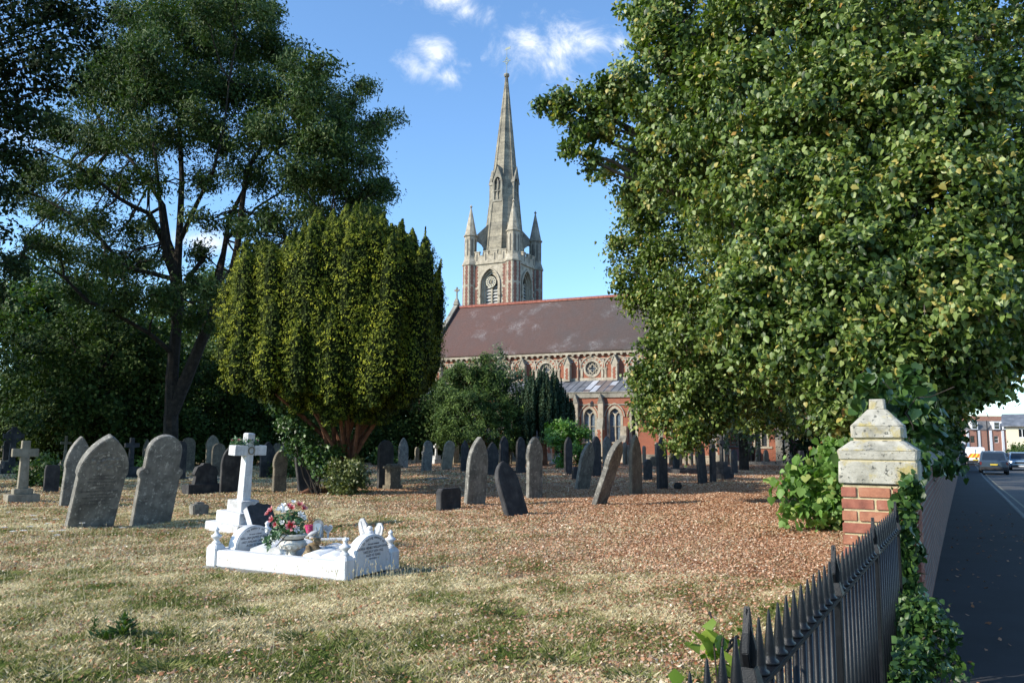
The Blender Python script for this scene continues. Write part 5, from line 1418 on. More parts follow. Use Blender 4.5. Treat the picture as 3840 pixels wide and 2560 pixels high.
def unit(n, r):
    v = r.normal(size=(n, 3)); return v / np.linalg.norm(v, axis=1, keepdims=True)
def kites(c, nrm, tipdir, L, wr, r, cup=.12):
    """folded kite leaves: centre, normal, tip direction, length"""
    a = tipdir - nrm * np.sum(tipdir * nrm, 1, keepdims=True)
    a /= (np.linalg.norm(a, axis=1, keepdims=True) + 1e-6)
    s = np.cross(nrm, a); L = L[:, None]; n = len(c)
    v0 = c - a * L * .5; v1 = c + s * L * wr * .5 - a * L * .12 - nrm * L * cup; v2 = c + a * L * .5 - nrm * L * cup * .6; v3 = c - s * L * wr * .5 - a * L * .12 - nrm * L * cup
    V = np.stack([v0, v1, v2, v3], 1).reshape(-1, 3)
    i = np.arange(n) * 4
    F = np.stack([np.stack([i, i + 1, i + 2], 1), np.stack([i, i + 2, i + 3], 1)], 1).reshape(-1, 3)
    return V, F
def hearts(c, nrm, tipdir, L, wr, r, cup=.10):
    """heart-shaped leaves with a folded midrib and a drooping tip"""
    a = tipdir - nrm * np.sum(tipdir * nrm, 1, keepdims=True)
    a /= (np.linalg.norm(a, axis=1, keepdims=True) + 1e-6)
    s = np.cross(nrm, a); L = L[:, None]; n = len(c); cu = cup * (.3 + 1.6 * r.random((n, 1)))
    def P(u, v, w): return c + a * L * (v - .45) + s * L * wr * u + nrm * L * cu * w
    V = np.stack([P(0, .02, .3), P(.30, -.06, -.5), P(.52, .26, -1.1), P(.30, .66, -1.3), P(0, 1.0, -1.6), P(-.30, .66, -1.3), P(-.52, .26, -1.1), P(-.30, -.06, -.5)], 1).reshape(-1, 3)
    i = np.arange(n) * 8
    T = [(0, 1, 2), (0, 2, 3), (0, 3, 4), (0, 4, 5), (0, 5, 6), (0, 6, 7)]
    return V, np.stack([np.stack([i + q for q in t], 1) for t in T], 1).reshape(-1, 3)
def foliage(name, clusters, mat, parent, size, n_per=1.0, seed=1, spray=14, ssig=.16, hang=.6, wr=.85, up=.5, out=.6, rndn=.75, shell=.55, bias=None, tone=None, clump=7, csig=.24, heart=False):
    """clusters: (centre, rx, ry, rz, sprays). Leaves grow in sprays, sprays in boughs, boughs through each cluster."""
    r = np.random.default_rng(seed); Cs = []; Os = []; T = []; Nb = []
    for ci, (c, rx, ry, rz, ns) in enumerate(clusters):
        ns = max(3, int(ns * n_per)); nb = max(2, ns // clump)
        d = unit(nb, r); rad = shell + (1 - shell) * r.random(nb) ** .6
        R_ = np.array([rx, ry, rz])
        pb = d * rad[:, None] * R_
        # every bough is a drooping streak pointing outwards
        k = r.integers(0, nb, ns); t = r.random(ns)[:, None]
        bl = np.array([rx, ry, rz]).mean() * .55
        dirb = d[k] * .8 + np.array([0, 0, -.35 * hang]); 
        p = pb[k] + dirb * (t - .5) * bl + r.normal(size=(ns, 3)) * R_ * csig * .5 + np.array(c)[None]
        q = r.integers(max(2, spray // 2), spray * 3 // 2 + 1, ns)
        bt = r.normal(0, .2, nb)
        nbv = d + r.normal(size=(nb, 3)) * .35
        Cs.append(np.repeat(p, q, 0)); Os.append(np.repeat(d[k], q, 0)); Nb.append(np.repeat(nbv[k] + r.normal(size=(ns, 3)) * .3, q, 0))
        T.append(np.repeat(bt[k] + r.normal(0, .08, ns), q))
    P = np.concatenate(Cs); O = np.concatenate(Os); T = np.concatenate(T); Nb = np.concatenate(Nb); n = len(P)
    off = r.normal(size=(n, 3)) * ssig; off[:, 2] *= .8; off[:, 2] -= np.abs(r.normal(size=n)) * ssig * hang
    P = P + off
    nr = Nb * out + np.array([-.12, -.1, up]) + r.normal(size=(n, 3)) * rndn * .62
    nr /= np.linalg.norm(nr, axis=1, keepdims=True)
    tip = r.normal(size=(n, 3)) * .5 + O * .4 + np.array([0, 0, -hang])
    V, F = (hearts if heart else kites)(P, nr, tip, size * (.45 + .95 * r.random(n)), wr, r)
    rn = np.clip(r.random(n) * .94 + T * .7, 0, .955)
    rare = r.random(n) > .991; rn[rare] = .955 + .045 * r.random(rare.sum())
    return np_mesh(name, V, F, mat, parent, np.repeat(rn, len(F) // n))
def limb(mb, a, b, r0, r1, sag=.0, n=5, seed=0, wob=.08):
    rr = random.Random(seed); a = Vector(a); b = Vector(b); L = (b - a).length; pts = []; rads = []
    for i in range(n + 1):
        t = i / n; p = a.lerp(b, t); p.z += sag * L * math.sin(PI * t)
        if 0 < i < n: p += Vector((rr.uniform(-1, 1), rr.uniform(-1, 1), rr.uniform(-1, 1))) * wob * L / n
        pts.append(p); rads.append(r0 + (r1 - r0) * t)
    mb.tube(pts, rads, 6 if r0 < .08 else 9)
def twigs(mb, clusters, seed, k=4, r0=.02):
    rr = random.Random(seed)
    for (c, rx, ry, rz, ns) in clusters:
        for _ in range(k):
            d = Vector((rr.uniform(-1, 1), rr.uniform(-1, 1), rr.uniform(-1, 1)))
            q = Vector((c[0] + d.x * rx * .85, c[1] + d.y * ry * .85, c[2] + d.z * rz * .85)); limb(mb, c, q, r0, .005, .05, 3, rr.random(), .3)

# ---------------- the near lime tree by the wall
def pc(px, py, Y, r_px, ns, ry=None, rzk=1.0):
    p = at(px, py, Y); r = r_px * Y / FPX
    return ((p.x, p.y, p.z), r, ry or r, r * rzk, ns)
lt = G(3215, 1925); LB = Vector((7.35, 17.6, 0))
lime = empty("lime_tree", LB, 0, "nearest lime tree by the churchyard wall, huge leafy crown filling the right side", "tree", "lime trees along the churchyard wall")
def shift(cl_, o): return [((c[0] - o.x, c[1] - o.y, c[2] - o.z), a, b_, d, n) for c, a, b_, d, n in cl_]
rt = random.Random(5)
LC = []
# (px, py, distance, radius px, sprays) masses seen in the photo; the crown is about 12 m across
for (px, py, Y, rp, ns) in [
    (3300, 120, 14, 330, 330), (2900, 120, 15, 300, 300), (2560, 90, 16, 210, 190), (2420, 20, 17, 110, 60), (3650, 150, 15, 280, 190), (3800, 420, 14, 220, 140),
    (2480, 300, 16, 200, 170), (2330, 330, 16.5, 90, 55), (2215, 395, 16.5, 80, 40), (2110, 395, 16.5, 62, 26), (2040, 385, 16.5, 32, 10), (2160, 480, 16.5, 62, 26), (2190, 585, 16.5, 42, 12), (2130, 560, 16.5, 30, 8), (2270, 470, 16.5, 60, 26),
    (2780, 380, 14.5, 260, 270), (3120, 420, 13.5, 250, 300), (3450, 420, 13, 270, 300), (2560, 560, 16, 220, 200), (2360, 640, 17.5, 130, 90),
    (2850, 700, 14, 250, 280), (3180, 780, 13, 230, 280), (3500, 760, 12.5, 260, 310), (3780, 760, 12.5, 210, 170),
    (2960, 1000, 13.5, 240, 280), (3260, 1060, 12.5, 230, 290), (3560, 1080, 12, 230, 270), (3790, 1080, 12.5, 170, 120),
    (2780, 1180, 13.5, 150, 140), (3050, 1280, 13, 180, 200), (3330, 1330, 12.3, 180, 210), (3590, 1330, 12.5, 150, 120),
    (2880, 1340, 13.3, 110, 80), (3180, 1480, 12.6, 110, 90), (3420, 1480, 12.6, 110, 90), (3060, 1440, 13, 70, 36), (3110, 1550, 12.7, 40, 14),
    (3760, 1300, 13.5, 120, 60), (3690, 1440, 14, 80, 34), (3560, 1480, 14, 90, 44), (3300, -200, 15, 420, 300), (2850, -180, 16.5, 320, 200), (3700, -200, 16, 350, 160), (3900, 100, 16, 240, 120), (3960, 620, 15, 230, 120), (3960, 950, 14.5, 200, 110), (3900, 1200, 14.5, 130, 60)]:
    LC.append(pc(px, py, Y, rp, ns))
LCl = shift(LC, LB)
mb = MB()
top = Vector((0, -.6, 9.5))
limb(mb, (0, 0, -.1), (.05, -.3, 2.2), .46, .36, 0, 4, 1, .03); limb(mb, (.05, -.3, 2.2), top, .36, .16, 0, 6, 2, .06)
limb(mb, (.05, -.3, 2.2), (-1.2, -1.2, 7.5), .26, .12, 0, 6, 22, .1); limb(mb, (.05, -.3, 2.4), (1.4, -1.0, 8), .24, .1, 0, 6, 23, .1)
for k in range(7): mb.lathe([(.12, 0), (.08, .25), (.02, .4)], 7, 0, Matrix.Translation((.42 * math.cos(k), .42 * math.sin(k), -.1)))
for i, (c, a, b_, d, n) in enumerate(LCl):
    h = min(9, max(1.8, c[2] * .6)); st = Vector((0, -.4, h)); limb(mb, st, c, .085, .03, .06, 6, i, .12)
twigs(mb, LCl, 3, 6, .022)
mb.build("trunk", M_BARKL, lime)
foliage("crown", LCl, M_LIME, lime, .094, 2.0, 21, spray=15, ssig=.10, hang=.8, wr=.8, up=.45, out=.55, shell=.35, clump=6, csig=.19, rndn=.95, heart=True)
# dense inner crown, the shaded heart of the tree
inner = [((0, .6, 6.8), 3.6, 3.2, 3.0, 520), ((0, .5, 10.2), 3.2, 3.0, 2.4, 340), ((.5, 0, 4.4), 2.8, 2.4, 1.1, 180)]
foliage("inner_crown", inner, M_LIME, lime, .15, 1.0, 22, spray=10, ssig=.3, hang=.6, shell=.1)
# ---------------- second lime further along
L2 = Vector((11.7, 27.6, 0))
lime2 = empty("lime_tree", L2, 0, "second lime tree behind the nearest one, branches drooping to headstone height before the church", "tree", "lime trees along the churchyard wall")
LC2 = []
for (px, py, Y, rp, ns) in [
    (2420, 800, 22, 120, 110), (2560, 760, 22, 180, 200), (2400, 980, 22, 115, 110), (2360, 900, 22, 60, 34), (2480, 1130, 21.5, 130, 140), (2390, 1090, 22, 60, 36), (2620, 980, 21, 200, 240), (2560, 1260, 21, 130, 150), (2700, 1200, 20.5, 170, 200),
    (2460, 1290, 21.5, 70, 50), (2470, 1420, 21.3, 90, 80), (2390, 1420, 21.5, 40, 18), (2440, 1520, 21.3, 70, 52), (2560, 1430, 21, 110, 120), (2680, 1400, 21, 130, 150), (2540, 1560, 21, 95, 90), (2640, 1540, 21, 90, 90), (2560, 1640, 20.8, 48, 26), (2600, 1600, 20.8, 70, 46), (2720, 1560, 21, 70, 46),
    (2830, 1420, 22, 130, 130), (2900, 1290, 22, 160, 160), (2640, 560, 24, 260, 220), (2900, 600, 24, 300, 240), (2760, 1490, 22, 60, 36), (2900, 1520, 24, 90, 60), (3000, 1560, 25, 80, 50), (2840, 1560, 24, 60, 34)]:
    LC2.append(pc(px, py, Y, rp, ns))
LC2l = shift(LC2, L2)
mb = MB(); limb(mb, (0, 0, -.1), (-.1, 0, 3.0), .42, .34, 0, 4, 1, .03); limb(mb, (-.1, 0, 3.0), (-.3, -1, 11), .34, .12, 0, 6, 2, .06)
for i, (c, a, b_, d, n) in enumerate(LC2l): limb(mb, (-.1, -.2, min(9, max(3.2, c[2] * .8 + 1.5))), c, .07, .02, .08, 6, i + 50, .12)
twigs(mb, LC2l, 4, 5, .02); mb.build("trunk", M_BARKL, lime2)
foliage("crown", LC2l, M_LIME, lime2, .092, 1.8, 31, spray=14, ssig=.12, hang=.8, wr=.8, up=.4, out=.5, shell=.35, clump=6, csig=.19, rndn=.95, heart=True)
foliage("inner_crown", [((-2.2, 0, 7.5), 4.4, 4.0, 3.4, 700), ((-1.5, 0, 11), 3.8, 3.4, 2.6, 400)], M_LIME, lime2, .17, 1.0, 32, spray=9, ssig=.3, shell=.1)
# ---------------- further limes along the wall towards the street
def simple_tree(name, base, h, cr, label, mat, leaf, dens, seed, bark=M_BARK, group=None, cz=.62, rz=.42, low=.0, ncl=16, spray=11, ssig=.25, wr=.8, trunk_r=.3, hang=.6):
    o = empty(name, base, 0, label, "tree", group); rr = random.Random(seed); cls = []
    for k in range(ncl):
        t = 2 * PI * k * .382; zz = rr.uniform(-1, 1); q = math.sqrt(max(0.05, 1 - zz * zz)) * rr.uniform(.45, .8)
        c = (cr * q * math.cos(t), cr * q * math.sin(t), h * cz + zz * h * rz * .8)
        r = cr * rr.uniform(.34, .5); cls.append((c, r, r, r * .8, dens * r * r * rr.uniform(.8, 1.2)))
    cls.append(((0, 0, h * cz), cr * .55, cr * .55, h * rz * .6, dens * cr * cr * .3))
    if low: cls.append(((0, 0, h * .3), cr * .75, cr * .75, h * .28, dens * cr * cr * low))
    mb = MB(); limb(mb, (0, 0, -.2), (0, 0, h * .45), trunk_r, trunk_r * .7, 0, 4, seed, .04); limb(mb, (0, 0, h * .45), (0, 0, h * .85), trunk_r * .7, .05, 0, 4, seed + 1, .08)
    for i, (c, a, b_, d, n) in enumerate(cls): limb(mb, (0, 0, max(h * .25, min(h * .7, c[2] * .7))), c, trunk_r * .3, .03, .04, 4, seed + i, .12)
    twigs(mb, cls, seed, 3, .03)
    mb.build("trunk", bark, o)
    foliage("crown", cls, mat, o, leaf, 1.0, seed, spray=spray, ssig=ssig, wr=wr, hang=hang, shell=.4)
    return o
simple_tree("lime_tree", (13.8, 31.0, 0), 11, 3.4, "third lime tree, dark and brown-tinged, overhanging the wall and pavement", M_LIME2, .14, 34, 41, M_BARKL, "lime trees along the churchyard wall", cz=.52, rz=.46, spray=12, ssig=.2)
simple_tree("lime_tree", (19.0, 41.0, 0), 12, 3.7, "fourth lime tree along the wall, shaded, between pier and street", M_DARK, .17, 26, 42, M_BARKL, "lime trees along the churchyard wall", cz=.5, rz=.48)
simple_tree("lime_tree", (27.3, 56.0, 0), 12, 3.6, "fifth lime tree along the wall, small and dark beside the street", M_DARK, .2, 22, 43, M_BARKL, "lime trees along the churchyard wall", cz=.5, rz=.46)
simple_tree("maple_tree", (13.6, 47.0, 0), 8.5, 3.6, "grey-green bushy tree between the limes and the church vestry", mat_leaf("grey-green leaves", [(0, (.03, .06, .025)), (.6, (.07, .12, .05)), (1, (.13, .18, .09))], .5, .2, .4), .16, 30, 44, M_BARK, cz=.58, rz=.36)
simple_tree("holm_tree", (20.0, 51.0, 0), 8.0, 4.2, "dark evergreen behind the climbing leaves and pier", M_DARK, .18, 26, 45, M_BARK, cz=.48, rz=.45, low=.4)
# overhanging sprays of brownish leaves above the street
ov = empty("overhanging_branch", (14.5, 23.0, 5.5), 0, "brown-tinged branch reaching across the pavement high at right edge", "branch")
OC = [((x - 14.5, y - 23, z - 5.5), r, r, r * .5, n) for x, y, z, r, n in
      [(11.6, 20.5, 6.2, 1.3, 110), (12.4, 19.5, 4.6, 1.0, 80), (12.4, 20.8, 3.7, .6, 30), (13.3, 21.0, 4.2, .9, 60), (11.1, 19.2, 4.0, .8, 50), (10.9, 18.5, 5.2, 1.1, 90), (12.5, 19.8, 7.5, 1.3, 100), (11.2, 17.6, 8.6, 1.4, 110), (12.0, 18.4, 10.3, 1.5, 120), (13.4, 22.4, 5.6, 1.2, 60)]]
mb = MB(); 
for i, c in enumerate(OC): limb(mb, (0.0, 6.0, .5), c[0], .07, .015, .05, 6, i, .1)
twigs(mb, OC, 5, 5, .015); mb.build("limb", M_BARK, ov)
foliage("leaves", OC, M_LIME2, ov, .12, 1.3, 51, spray=12, ssig=.17, hang=.8, shell=.2)

# ---------------- big ash on the left, branch skeleton traced in its own plane with depth
AY = 38.0
AB = at(640, 1660, AY); AB.z = 0
ash = empty("ash_tree", AB, 0, "tall spreading ash with dark forking trunk and airy crown, left of the yew", "tree")
def ap(px, py, dy=0.0): p = at(px, py, AY + dy); return Vector((p.x - AB.x, p.y - AB.y, p.z - AB.z))
ST_ = [  # (points px,py,depth), radius start, radius end
 ([(640, 1740, 0), (645, 1410, 0), (660, 1250, 0), (672, 1150, 0), (666, 1000, 0), (676, 820, .5), (682, 680, .8), (672, 440, 1.2), (690, 260, 1.4), (700, 120, 1)], .34, .05),
 ([(660, 1250, 0), (650, 1000, -.5), (600, 880, -1), (560, 800, -1.4), (510, 780, -1.8), (440, 740, -2.2), (350, 660, -3), (260, 610, -3.4), (150, 560, -4)], .2, .04),
 ([(666, 1000, 0), (630, 900, .8), (612, 770, 1.2), (560, 690, 1.6), (490, 600, 2), (430, 540, 2.4), (370, 440, 2.8), (300, 350, 3)], .17, .04),
 ([(672, 1100, 0), (620, 960, -1), (600, 760, -1.6), (580, 560, -2), (545, 400, -2.4), (540, 200, -2.6)], .15, .03),
 ([(676, 900, .3), (740, 760, -1), (800, 640, -2), (840, 480, -2.4), (860, 300, -2.6)], .13, .03),
 ([(690, 1440, 0), (765, 1257, -.4), (810, 1140, -.6), (857, 1079, -.8), (890, 930, -1), (905, 790, -1.4), (925, 640, -1.8), (1000, 520, -2.2), (1090, 430, -2.6)], .3, .05),
 ([(690, 1440, 0), (640, 1560, 0), (640, 1700, 0)], .3, .34),
 ([(800, 1150, -.6), (830, 1000, .6), (860, 820, 1.2), (925, 690, 1.6), (1020, 565, 2), (1160, 490, 2.4), (1280, 480, 2.6)], .17, .03),
 ([(700, 1050, 0), (770, 960, 1), (816, 1000, 1.2), (850, 900, 1.4), (960, 780, 1.8), (1100, 690, 2.2), (1300, 640, 2.6), (1440, 700, 3)], .13, .02),
 ([(857, 1079, -.8), (940, 960, -1.8), (1080, 900, -2.6), (1250, 860, -3.2)], .1, .02),
 ([(666, 1050, 0), (470, 1000, -2), (380, 900, -3), (260, 800, -3.6), (120, 720, -4)], .13, .03),
 ([(330, 1130, -2), (240, 1040, -2.4), (90, 940, -3)], .09, .02), ([(560, 1250, -1), (420, 1170, -1.6), (330, 1130, -2)], .1, .09), ([(655, 1330, 0), (560, 1250, -1)], .14, .1)]
mb = MB()
for pts, r0, r1 in ST_:
    P = [ap(*p) for p in pts]; n = len(P); mb.tube(P, [r0 + (r1 - r0) * (i / (n - 1)) ** .8 for i in range(n)], 8)
AC = []; rr = random.Random(9)
for (px, py, rp, ns) in [(1000, 60, 110, 60), (900, 30, 130, 90), (760, 40, 150, 110), (620, 60, 140, 100), (500, 60, 110, 60), (560, 180, 140, 110), (720, 190, 160, 130), (900, 190, 150, 110), (1010, 170, 90, 55),
    (1100, 230, 90, 50), (1210, 260, 70, 32), (420, 200, 130, 80), (330, 330, 130, 80), (460, 350, 150, 100), (640, 340, 150, 110), (820, 340, 160, 120), (1000, 340, 150, 110), (1150, 370, 130, 90), (1280, 390, 90, 50), (1340, 330, 50, 18),
    (1400, 480, 80, 38), (1460, 450, 40, 12), (1290, 540, 120, 80), (1140, 520, 140, 100), (980, 500, 140, 90), (820, 520, 130, 70), (660, 520, 110, 50), (520, 520, 120, 64), (370, 520, 120, 66), (240, 480, 110, 60), (150, 620, 110, 50),
    (300, 660, 100, 42), (440, 680, 90, 34), (560, 680, 80, 26), (760, 680, 90, 30), (950, 660, 120, 60), (1100, 660, 130, 80), (1260, 660, 120, 70), (1390, 600, 80, 36), (1420, 700, 70, 30), (1340, 740, 90, 44), (1180, 780, 110, 54), (1040, 800, 110, 50),
    (900, 840, 80, 28), (760, 820, 60, 14), (200, 780, 100, 40), (100, 720, 90, 36), (330, 840, 90, 34), (470, 870, 80, 24), (250, 940, 90, 40), (380, 980, 110, 60), (520, 1000, 100, 46), (120, 900, 80, 26), (60, 1000, 60, 18),
    (1400, 700, 60, 26), (1380, 800, 60, 26), (1250, 850, 80, 34), (1130, 900, 80, 30), (990, 930, 70, 26), (760, 960, 60, 18), (560, 860, 50, 12), (620, 960, 40, 8), (440, 1100, 90, 44), (300, 1080, 80, 34), (760, 1080, 70, 30), (580, 1120, 80, 36), (960, 1040, 70, 26), (740, 1180, 60, 26), (880, 1200, 60, 22),(1300,460,70,34),(560,300,110,60),(760,440,90,40)]:
    for k in range(3):
        dy = rr.uniform(-5, 5); Y = AY + dy; p = at(px + rr.uniform(-25, 25), py + rr.uniform(-20, 20), Y); r = rp * .8 * Y / FPX
        AC.append(((p.x - AB.x, p.y - AB.y, p.z - AB.z), r, r * 1.2, r * .8, ns * 1.05))
allp = [Vector(q) for pts, a, b_ in ST_ for q in [ap(*p) for p in pts]]
for i, (c, a, b_, d, n) in enumerate(AC):
    q = min(allp, key=lambda v: (v - Vector(c)).length); limb(mb, q, c, .055, .02, 0, 4, i, .2)
twigs(mb, AC, 6, 4, .022)
mb.build("trunk", M_BARK, ash)
foliage("crown", AC, M_ASH, ash, .22, 1.1, 61, spray=15, ssig=.27, hang=.5, wr=.34, up=.3, out=.4, shell=.15)

# ---------------- near dark tree beyond the left edge
NB = Vector((-24.5, 25.5, 0))
nt_ = empty("sycamore_tree", NB, 0, "dark overhanging tree whose branches fill the top-left corner", "tree")
NC = [((rr.uniform(-4.5, 4.5), rr.uniform(-4.5, 4.5), rr.uniform(5.5, 20)), 2.0, 2.0, 1.6, 90) for _ in range(30)]
for (px, py, rp, ns) in [(60, 60, 190, 130), (220, 40, 150, 90), (330, 60, 90, 40), (60, 260, 160, 100), (230, 200, 120, 60), (180, 330, 90, 34), (40, 430, 110, 56), (130, 430, 70, 24), (20, 560, 80, 34), (10, 700, 50, 16), (15, 860, 40, 12), (30, 980, 50, 16), (20, 1080, 40, 12), (300, 170, 60, 20), (360, 100, 50, 14), (-100, 200, 260, 200), (-120, 600, 200, 120)]:
    p = at(px, py, 25.5); r = rp * 25.5 / FPX; NC.append(((p.x - NB.x, p.y - NB.y, p.z), r, r * 1.2, r * .9, ns))
mb = MB(); limb(mb, (0, 0, -.2), (.3, .2, 9), .5, .35, 0, 5, 3, .04); limb(mb, (.3, .2, 9), (.5, 0, 19), .35, .08, 0, 5, 4, .08)
for i, (c, a, b_, d, n) in enumerate(NC): limb(mb, (.2, .1, max(4, min(14, c[2] * .7))), c, .09, .02, .03, 5, i, .1)
twigs(mb, NC, 7, 3, .02); mb.build("trunk", M_BARK, nt_)
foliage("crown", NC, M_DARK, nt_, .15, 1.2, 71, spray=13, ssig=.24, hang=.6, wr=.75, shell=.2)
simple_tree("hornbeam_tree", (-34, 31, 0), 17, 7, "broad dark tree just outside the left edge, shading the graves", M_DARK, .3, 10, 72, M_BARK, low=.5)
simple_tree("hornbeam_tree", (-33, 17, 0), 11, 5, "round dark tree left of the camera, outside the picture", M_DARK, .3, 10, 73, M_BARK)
# ---------------- dark thicket under the ash and pale trees behind it
GD = "dark trees behind the left graves"
for i, (px, Y, h, cr, lab) in enumerate([
    (110, 47, 5.0, 3.6, "dark rounded tree at the far left behind the crosses"), (370, 44, 10.5, 4.6, "tallest dark evergreen left of the ash trunk"), (560, 46, 8.5, 4.2, "dark evergreen directly behind the ash trunk"),
    (820, 50, 7.0, 3.8, "low dark evergreen between ash trunk and big yew"), (1010, 54, 6.5, 3.6, "low dark evergreen just left of the big yew"), (1560, 62, 7.0, 4.4, "low dark evergreen showing right of the big yew's foot"), (1360, 60, 7.0, 4.0, "low dark evergreen hidden behind the big yew's trunk")]):
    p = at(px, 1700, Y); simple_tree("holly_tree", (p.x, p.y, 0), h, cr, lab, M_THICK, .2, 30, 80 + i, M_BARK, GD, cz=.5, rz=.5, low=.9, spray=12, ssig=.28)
GP = "sunlit trees beyond the churchyard"
for i, (px, Y, h, cr, lab) in enumerate([
    (40, 66, 16.0, 6, "yellow-green sunlit tree at far left beyond the dark ones"), (260, 70, 17.5, 6.5, "sunlit tree showing above the dark evergreen left of the ash"), (520, 76, 15.5, 6.5, "pale green tree seen through the ash's lower branches"), (760, 70, 17, 6, "sunlit tree right of the ash trunk"), (930, 64, 15.5, 5, "bright green tree just behind the big yew's left side"), (1180, 90, 11, 6, "green tree hidden mostly by the big yew")]):
    p = at(px, 1700, Y); simple_tree("broadleaf_tree", (p.x, p.y, 0), h, cr, lab, M_MID, .3, 17, 90 + i, M_BARK, GP, cz=.55, rz=.45, low=.5, spray=11, ssig=.35)

# ---------------- fastigiate yews
M_YCORE = mat_plain("dark yew shade core", (.012, .018, .006), .95, spec=.05, var=.5, scale=12)  # for opaque cores added inside the plumes to block light
def yew(base, label, shoots, mat, size, seed, trunk=None, quads=520, core=True, bark=M_BARKY, name="yew_tree", tuft=.0, droop=0.0, group=None):
    """shoots: (x, y, z0, z1, radius) upright plumes, local"""
    r = np.random.default_rng(seed); o = empty(name, base, 0, label, "tree", group); P = []; N = []; Tn = []; TT = []; cmb = MB()
    for (x, y, z0, z1, rad, lx, ly) in shoots:
        n = int(quads * rad * (z1 - z0) * 1.0); t = r.random(n)
        prof = np.where(t < .25, .45 + t / .25 * .55, np.clip(1.0 - ((t - .25) / .75) ** 2.8 * .93, .06, 1))
        th = r.random(n) * 2 * PI
        lump = 1 + .22 * np.sin(t * 31 * (z1 - z0) / 3 + th * 2 + x * 9) * np.sin(th * 3 + t * 17 + y * 7)
        rr_ = rad * prof * lump * (.72 + .33 * r.random(n))
        d = np.stack([np.cos(th), np.sin(th), np.zeros(n)], 1)
        rr_ = rr_ * (1 + .10 * np.sin(t * (z1 - z0) * 24 + np.sin(th * 2 + x * 7) * 2.2 + y * 5))
        c = np.stack([x + lx * (t - 1), y + ly * (t - 1), z0 + (z1 - z0) * t], 1) + d * rr_[:, None]
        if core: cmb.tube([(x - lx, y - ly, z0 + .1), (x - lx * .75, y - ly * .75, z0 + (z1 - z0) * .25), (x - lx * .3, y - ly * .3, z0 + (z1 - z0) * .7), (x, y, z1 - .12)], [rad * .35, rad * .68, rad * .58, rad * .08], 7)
        P.append(c); N.append(d + np.array([0, 0, .35 if not droop else -.1])); tip = d * .7 + np.array([0, 0, .9 - 2 * droop]); Tn.append(tip)
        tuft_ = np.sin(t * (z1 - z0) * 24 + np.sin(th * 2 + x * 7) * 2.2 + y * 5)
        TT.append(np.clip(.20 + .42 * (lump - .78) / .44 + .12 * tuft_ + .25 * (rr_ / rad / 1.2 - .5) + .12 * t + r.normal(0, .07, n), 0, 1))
    P = np.concatenate(P); N = np.concatenate(N); Tn = np.concatenate(Tn); TT = np.concatenate(TT); n = len(P)
    N = N + r.normal(size=(n, 3)) * .38; N /= np.linalg.norm(N, axis=1, keepdims=True); Tn = Tn + r.normal(size=(n, 3)) * .4
    V, F = kites(P, N, Tn, size * (.6 + .8 * r.random(n)), .5, r)
    if trunk: trunk.build("trunk", bark, o)
    if core: cmb.build("plume_shade_core", M_YCORE, o)  # added tubes, not foliage: they keep the crevices between plumes dark
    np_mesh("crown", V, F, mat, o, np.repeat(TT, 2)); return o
YB_ = G(1285, 1850); YY = YB_.y
def yl(px, py, dy=0): p = at(px, py, YY + dy); return Vector((p.x - YB_.x, dy, p.z))
outline_top = [(850, 1210), (870, 1060), (905, 930), (940, 880), (1000, 870), (1070, 890), (1120, 850), (1150, 805), (1230, 790), (1290, 765), (1350, 755), (1400, 775), (1450, 800), (1500, 815), (1540, 830), (1575, 880), (1600, 870), (1620, 960), (1650, 1010), (1672, 1150)]
outline_bot = [(850, 1340), (900, 1430), (960, 1480), (1040, 1530), (1120, 1570), (1200, 1590), (1300, 1600), (1400, 1600), (1500, 1570), (1580, 1510), (1640, 1440), (1678, 1340)]
def interp(tbl, x):
    if x <= tbl[0][0]: return tbl[0][1]
    for (a, b_), (c, d) in zip(tbl, tbl[1:]):
        if x <= c: return b_ + (d - b_) * (x - a) / (c - a)
    return tbl[-1][1]
rr = random.Random(12); shoots = []
xc = (850 + 1675) / 2
nsh = 0
for layer in range(7):
    u = -1 + 2 * (layer + .5) / 7             # depth across the crown
    half = 412 * math.sqrt(max(0, 1 - u * u * .9)); dy = u * 3.1
    px = xc - half + 12
    while px < xc + half - 8:
        e = (px - xc) / 412; edge = math.sqrt(max(0, 1 - e * e))
        env = math.sqrt(max(0.02, 1 - (u * .85) ** 2))
        ty = interp(outline_top, px); byy = interp(outline_bot, px)
        mid = 1250
        ty2 = mid - (mid - ty) * (.72 + .28 * env) + rr.uniform(-6, 50) if layer in (0, 1, 5, 6) else ty + rr.uniform(-16, 90)
        by2 = mid + (byy - mid) * (.80 if layer in (0, 6) else .95) * rr.uniform(.70, 1.08)
        a = yl(px, ty2, dy); b_ = yl(px, by2, dy)
        # plumes are stacked: tall ones behind, shorter ones overlapping in front
        seg = rr.choice([2, 2, 3, 3])
        for q in range(seg):
            z1 = a.z - (a.z - b_.z) * q / seg * rr.uniform(.75, 1.05); z0 = b_.z if q == seg - 1 else z1 - (a.z - b_.z) / seg * 1.5
            z0 = max(z0, b_.z)
            if z1 - z0 < .6: continue
            lean_ = (px - xc) / 412 * .22 * (z1 - z0) / 4
            shoots.append((a.x + rr.uniform(-.1, .1), dy + rr.uniform(-.2, .2) + (-.12 * q if u < 0 else .12 * q), z0, z1, rr.uniform(.34, .52), lean_, u * .3))
        px += rr.uniform(38, 56)
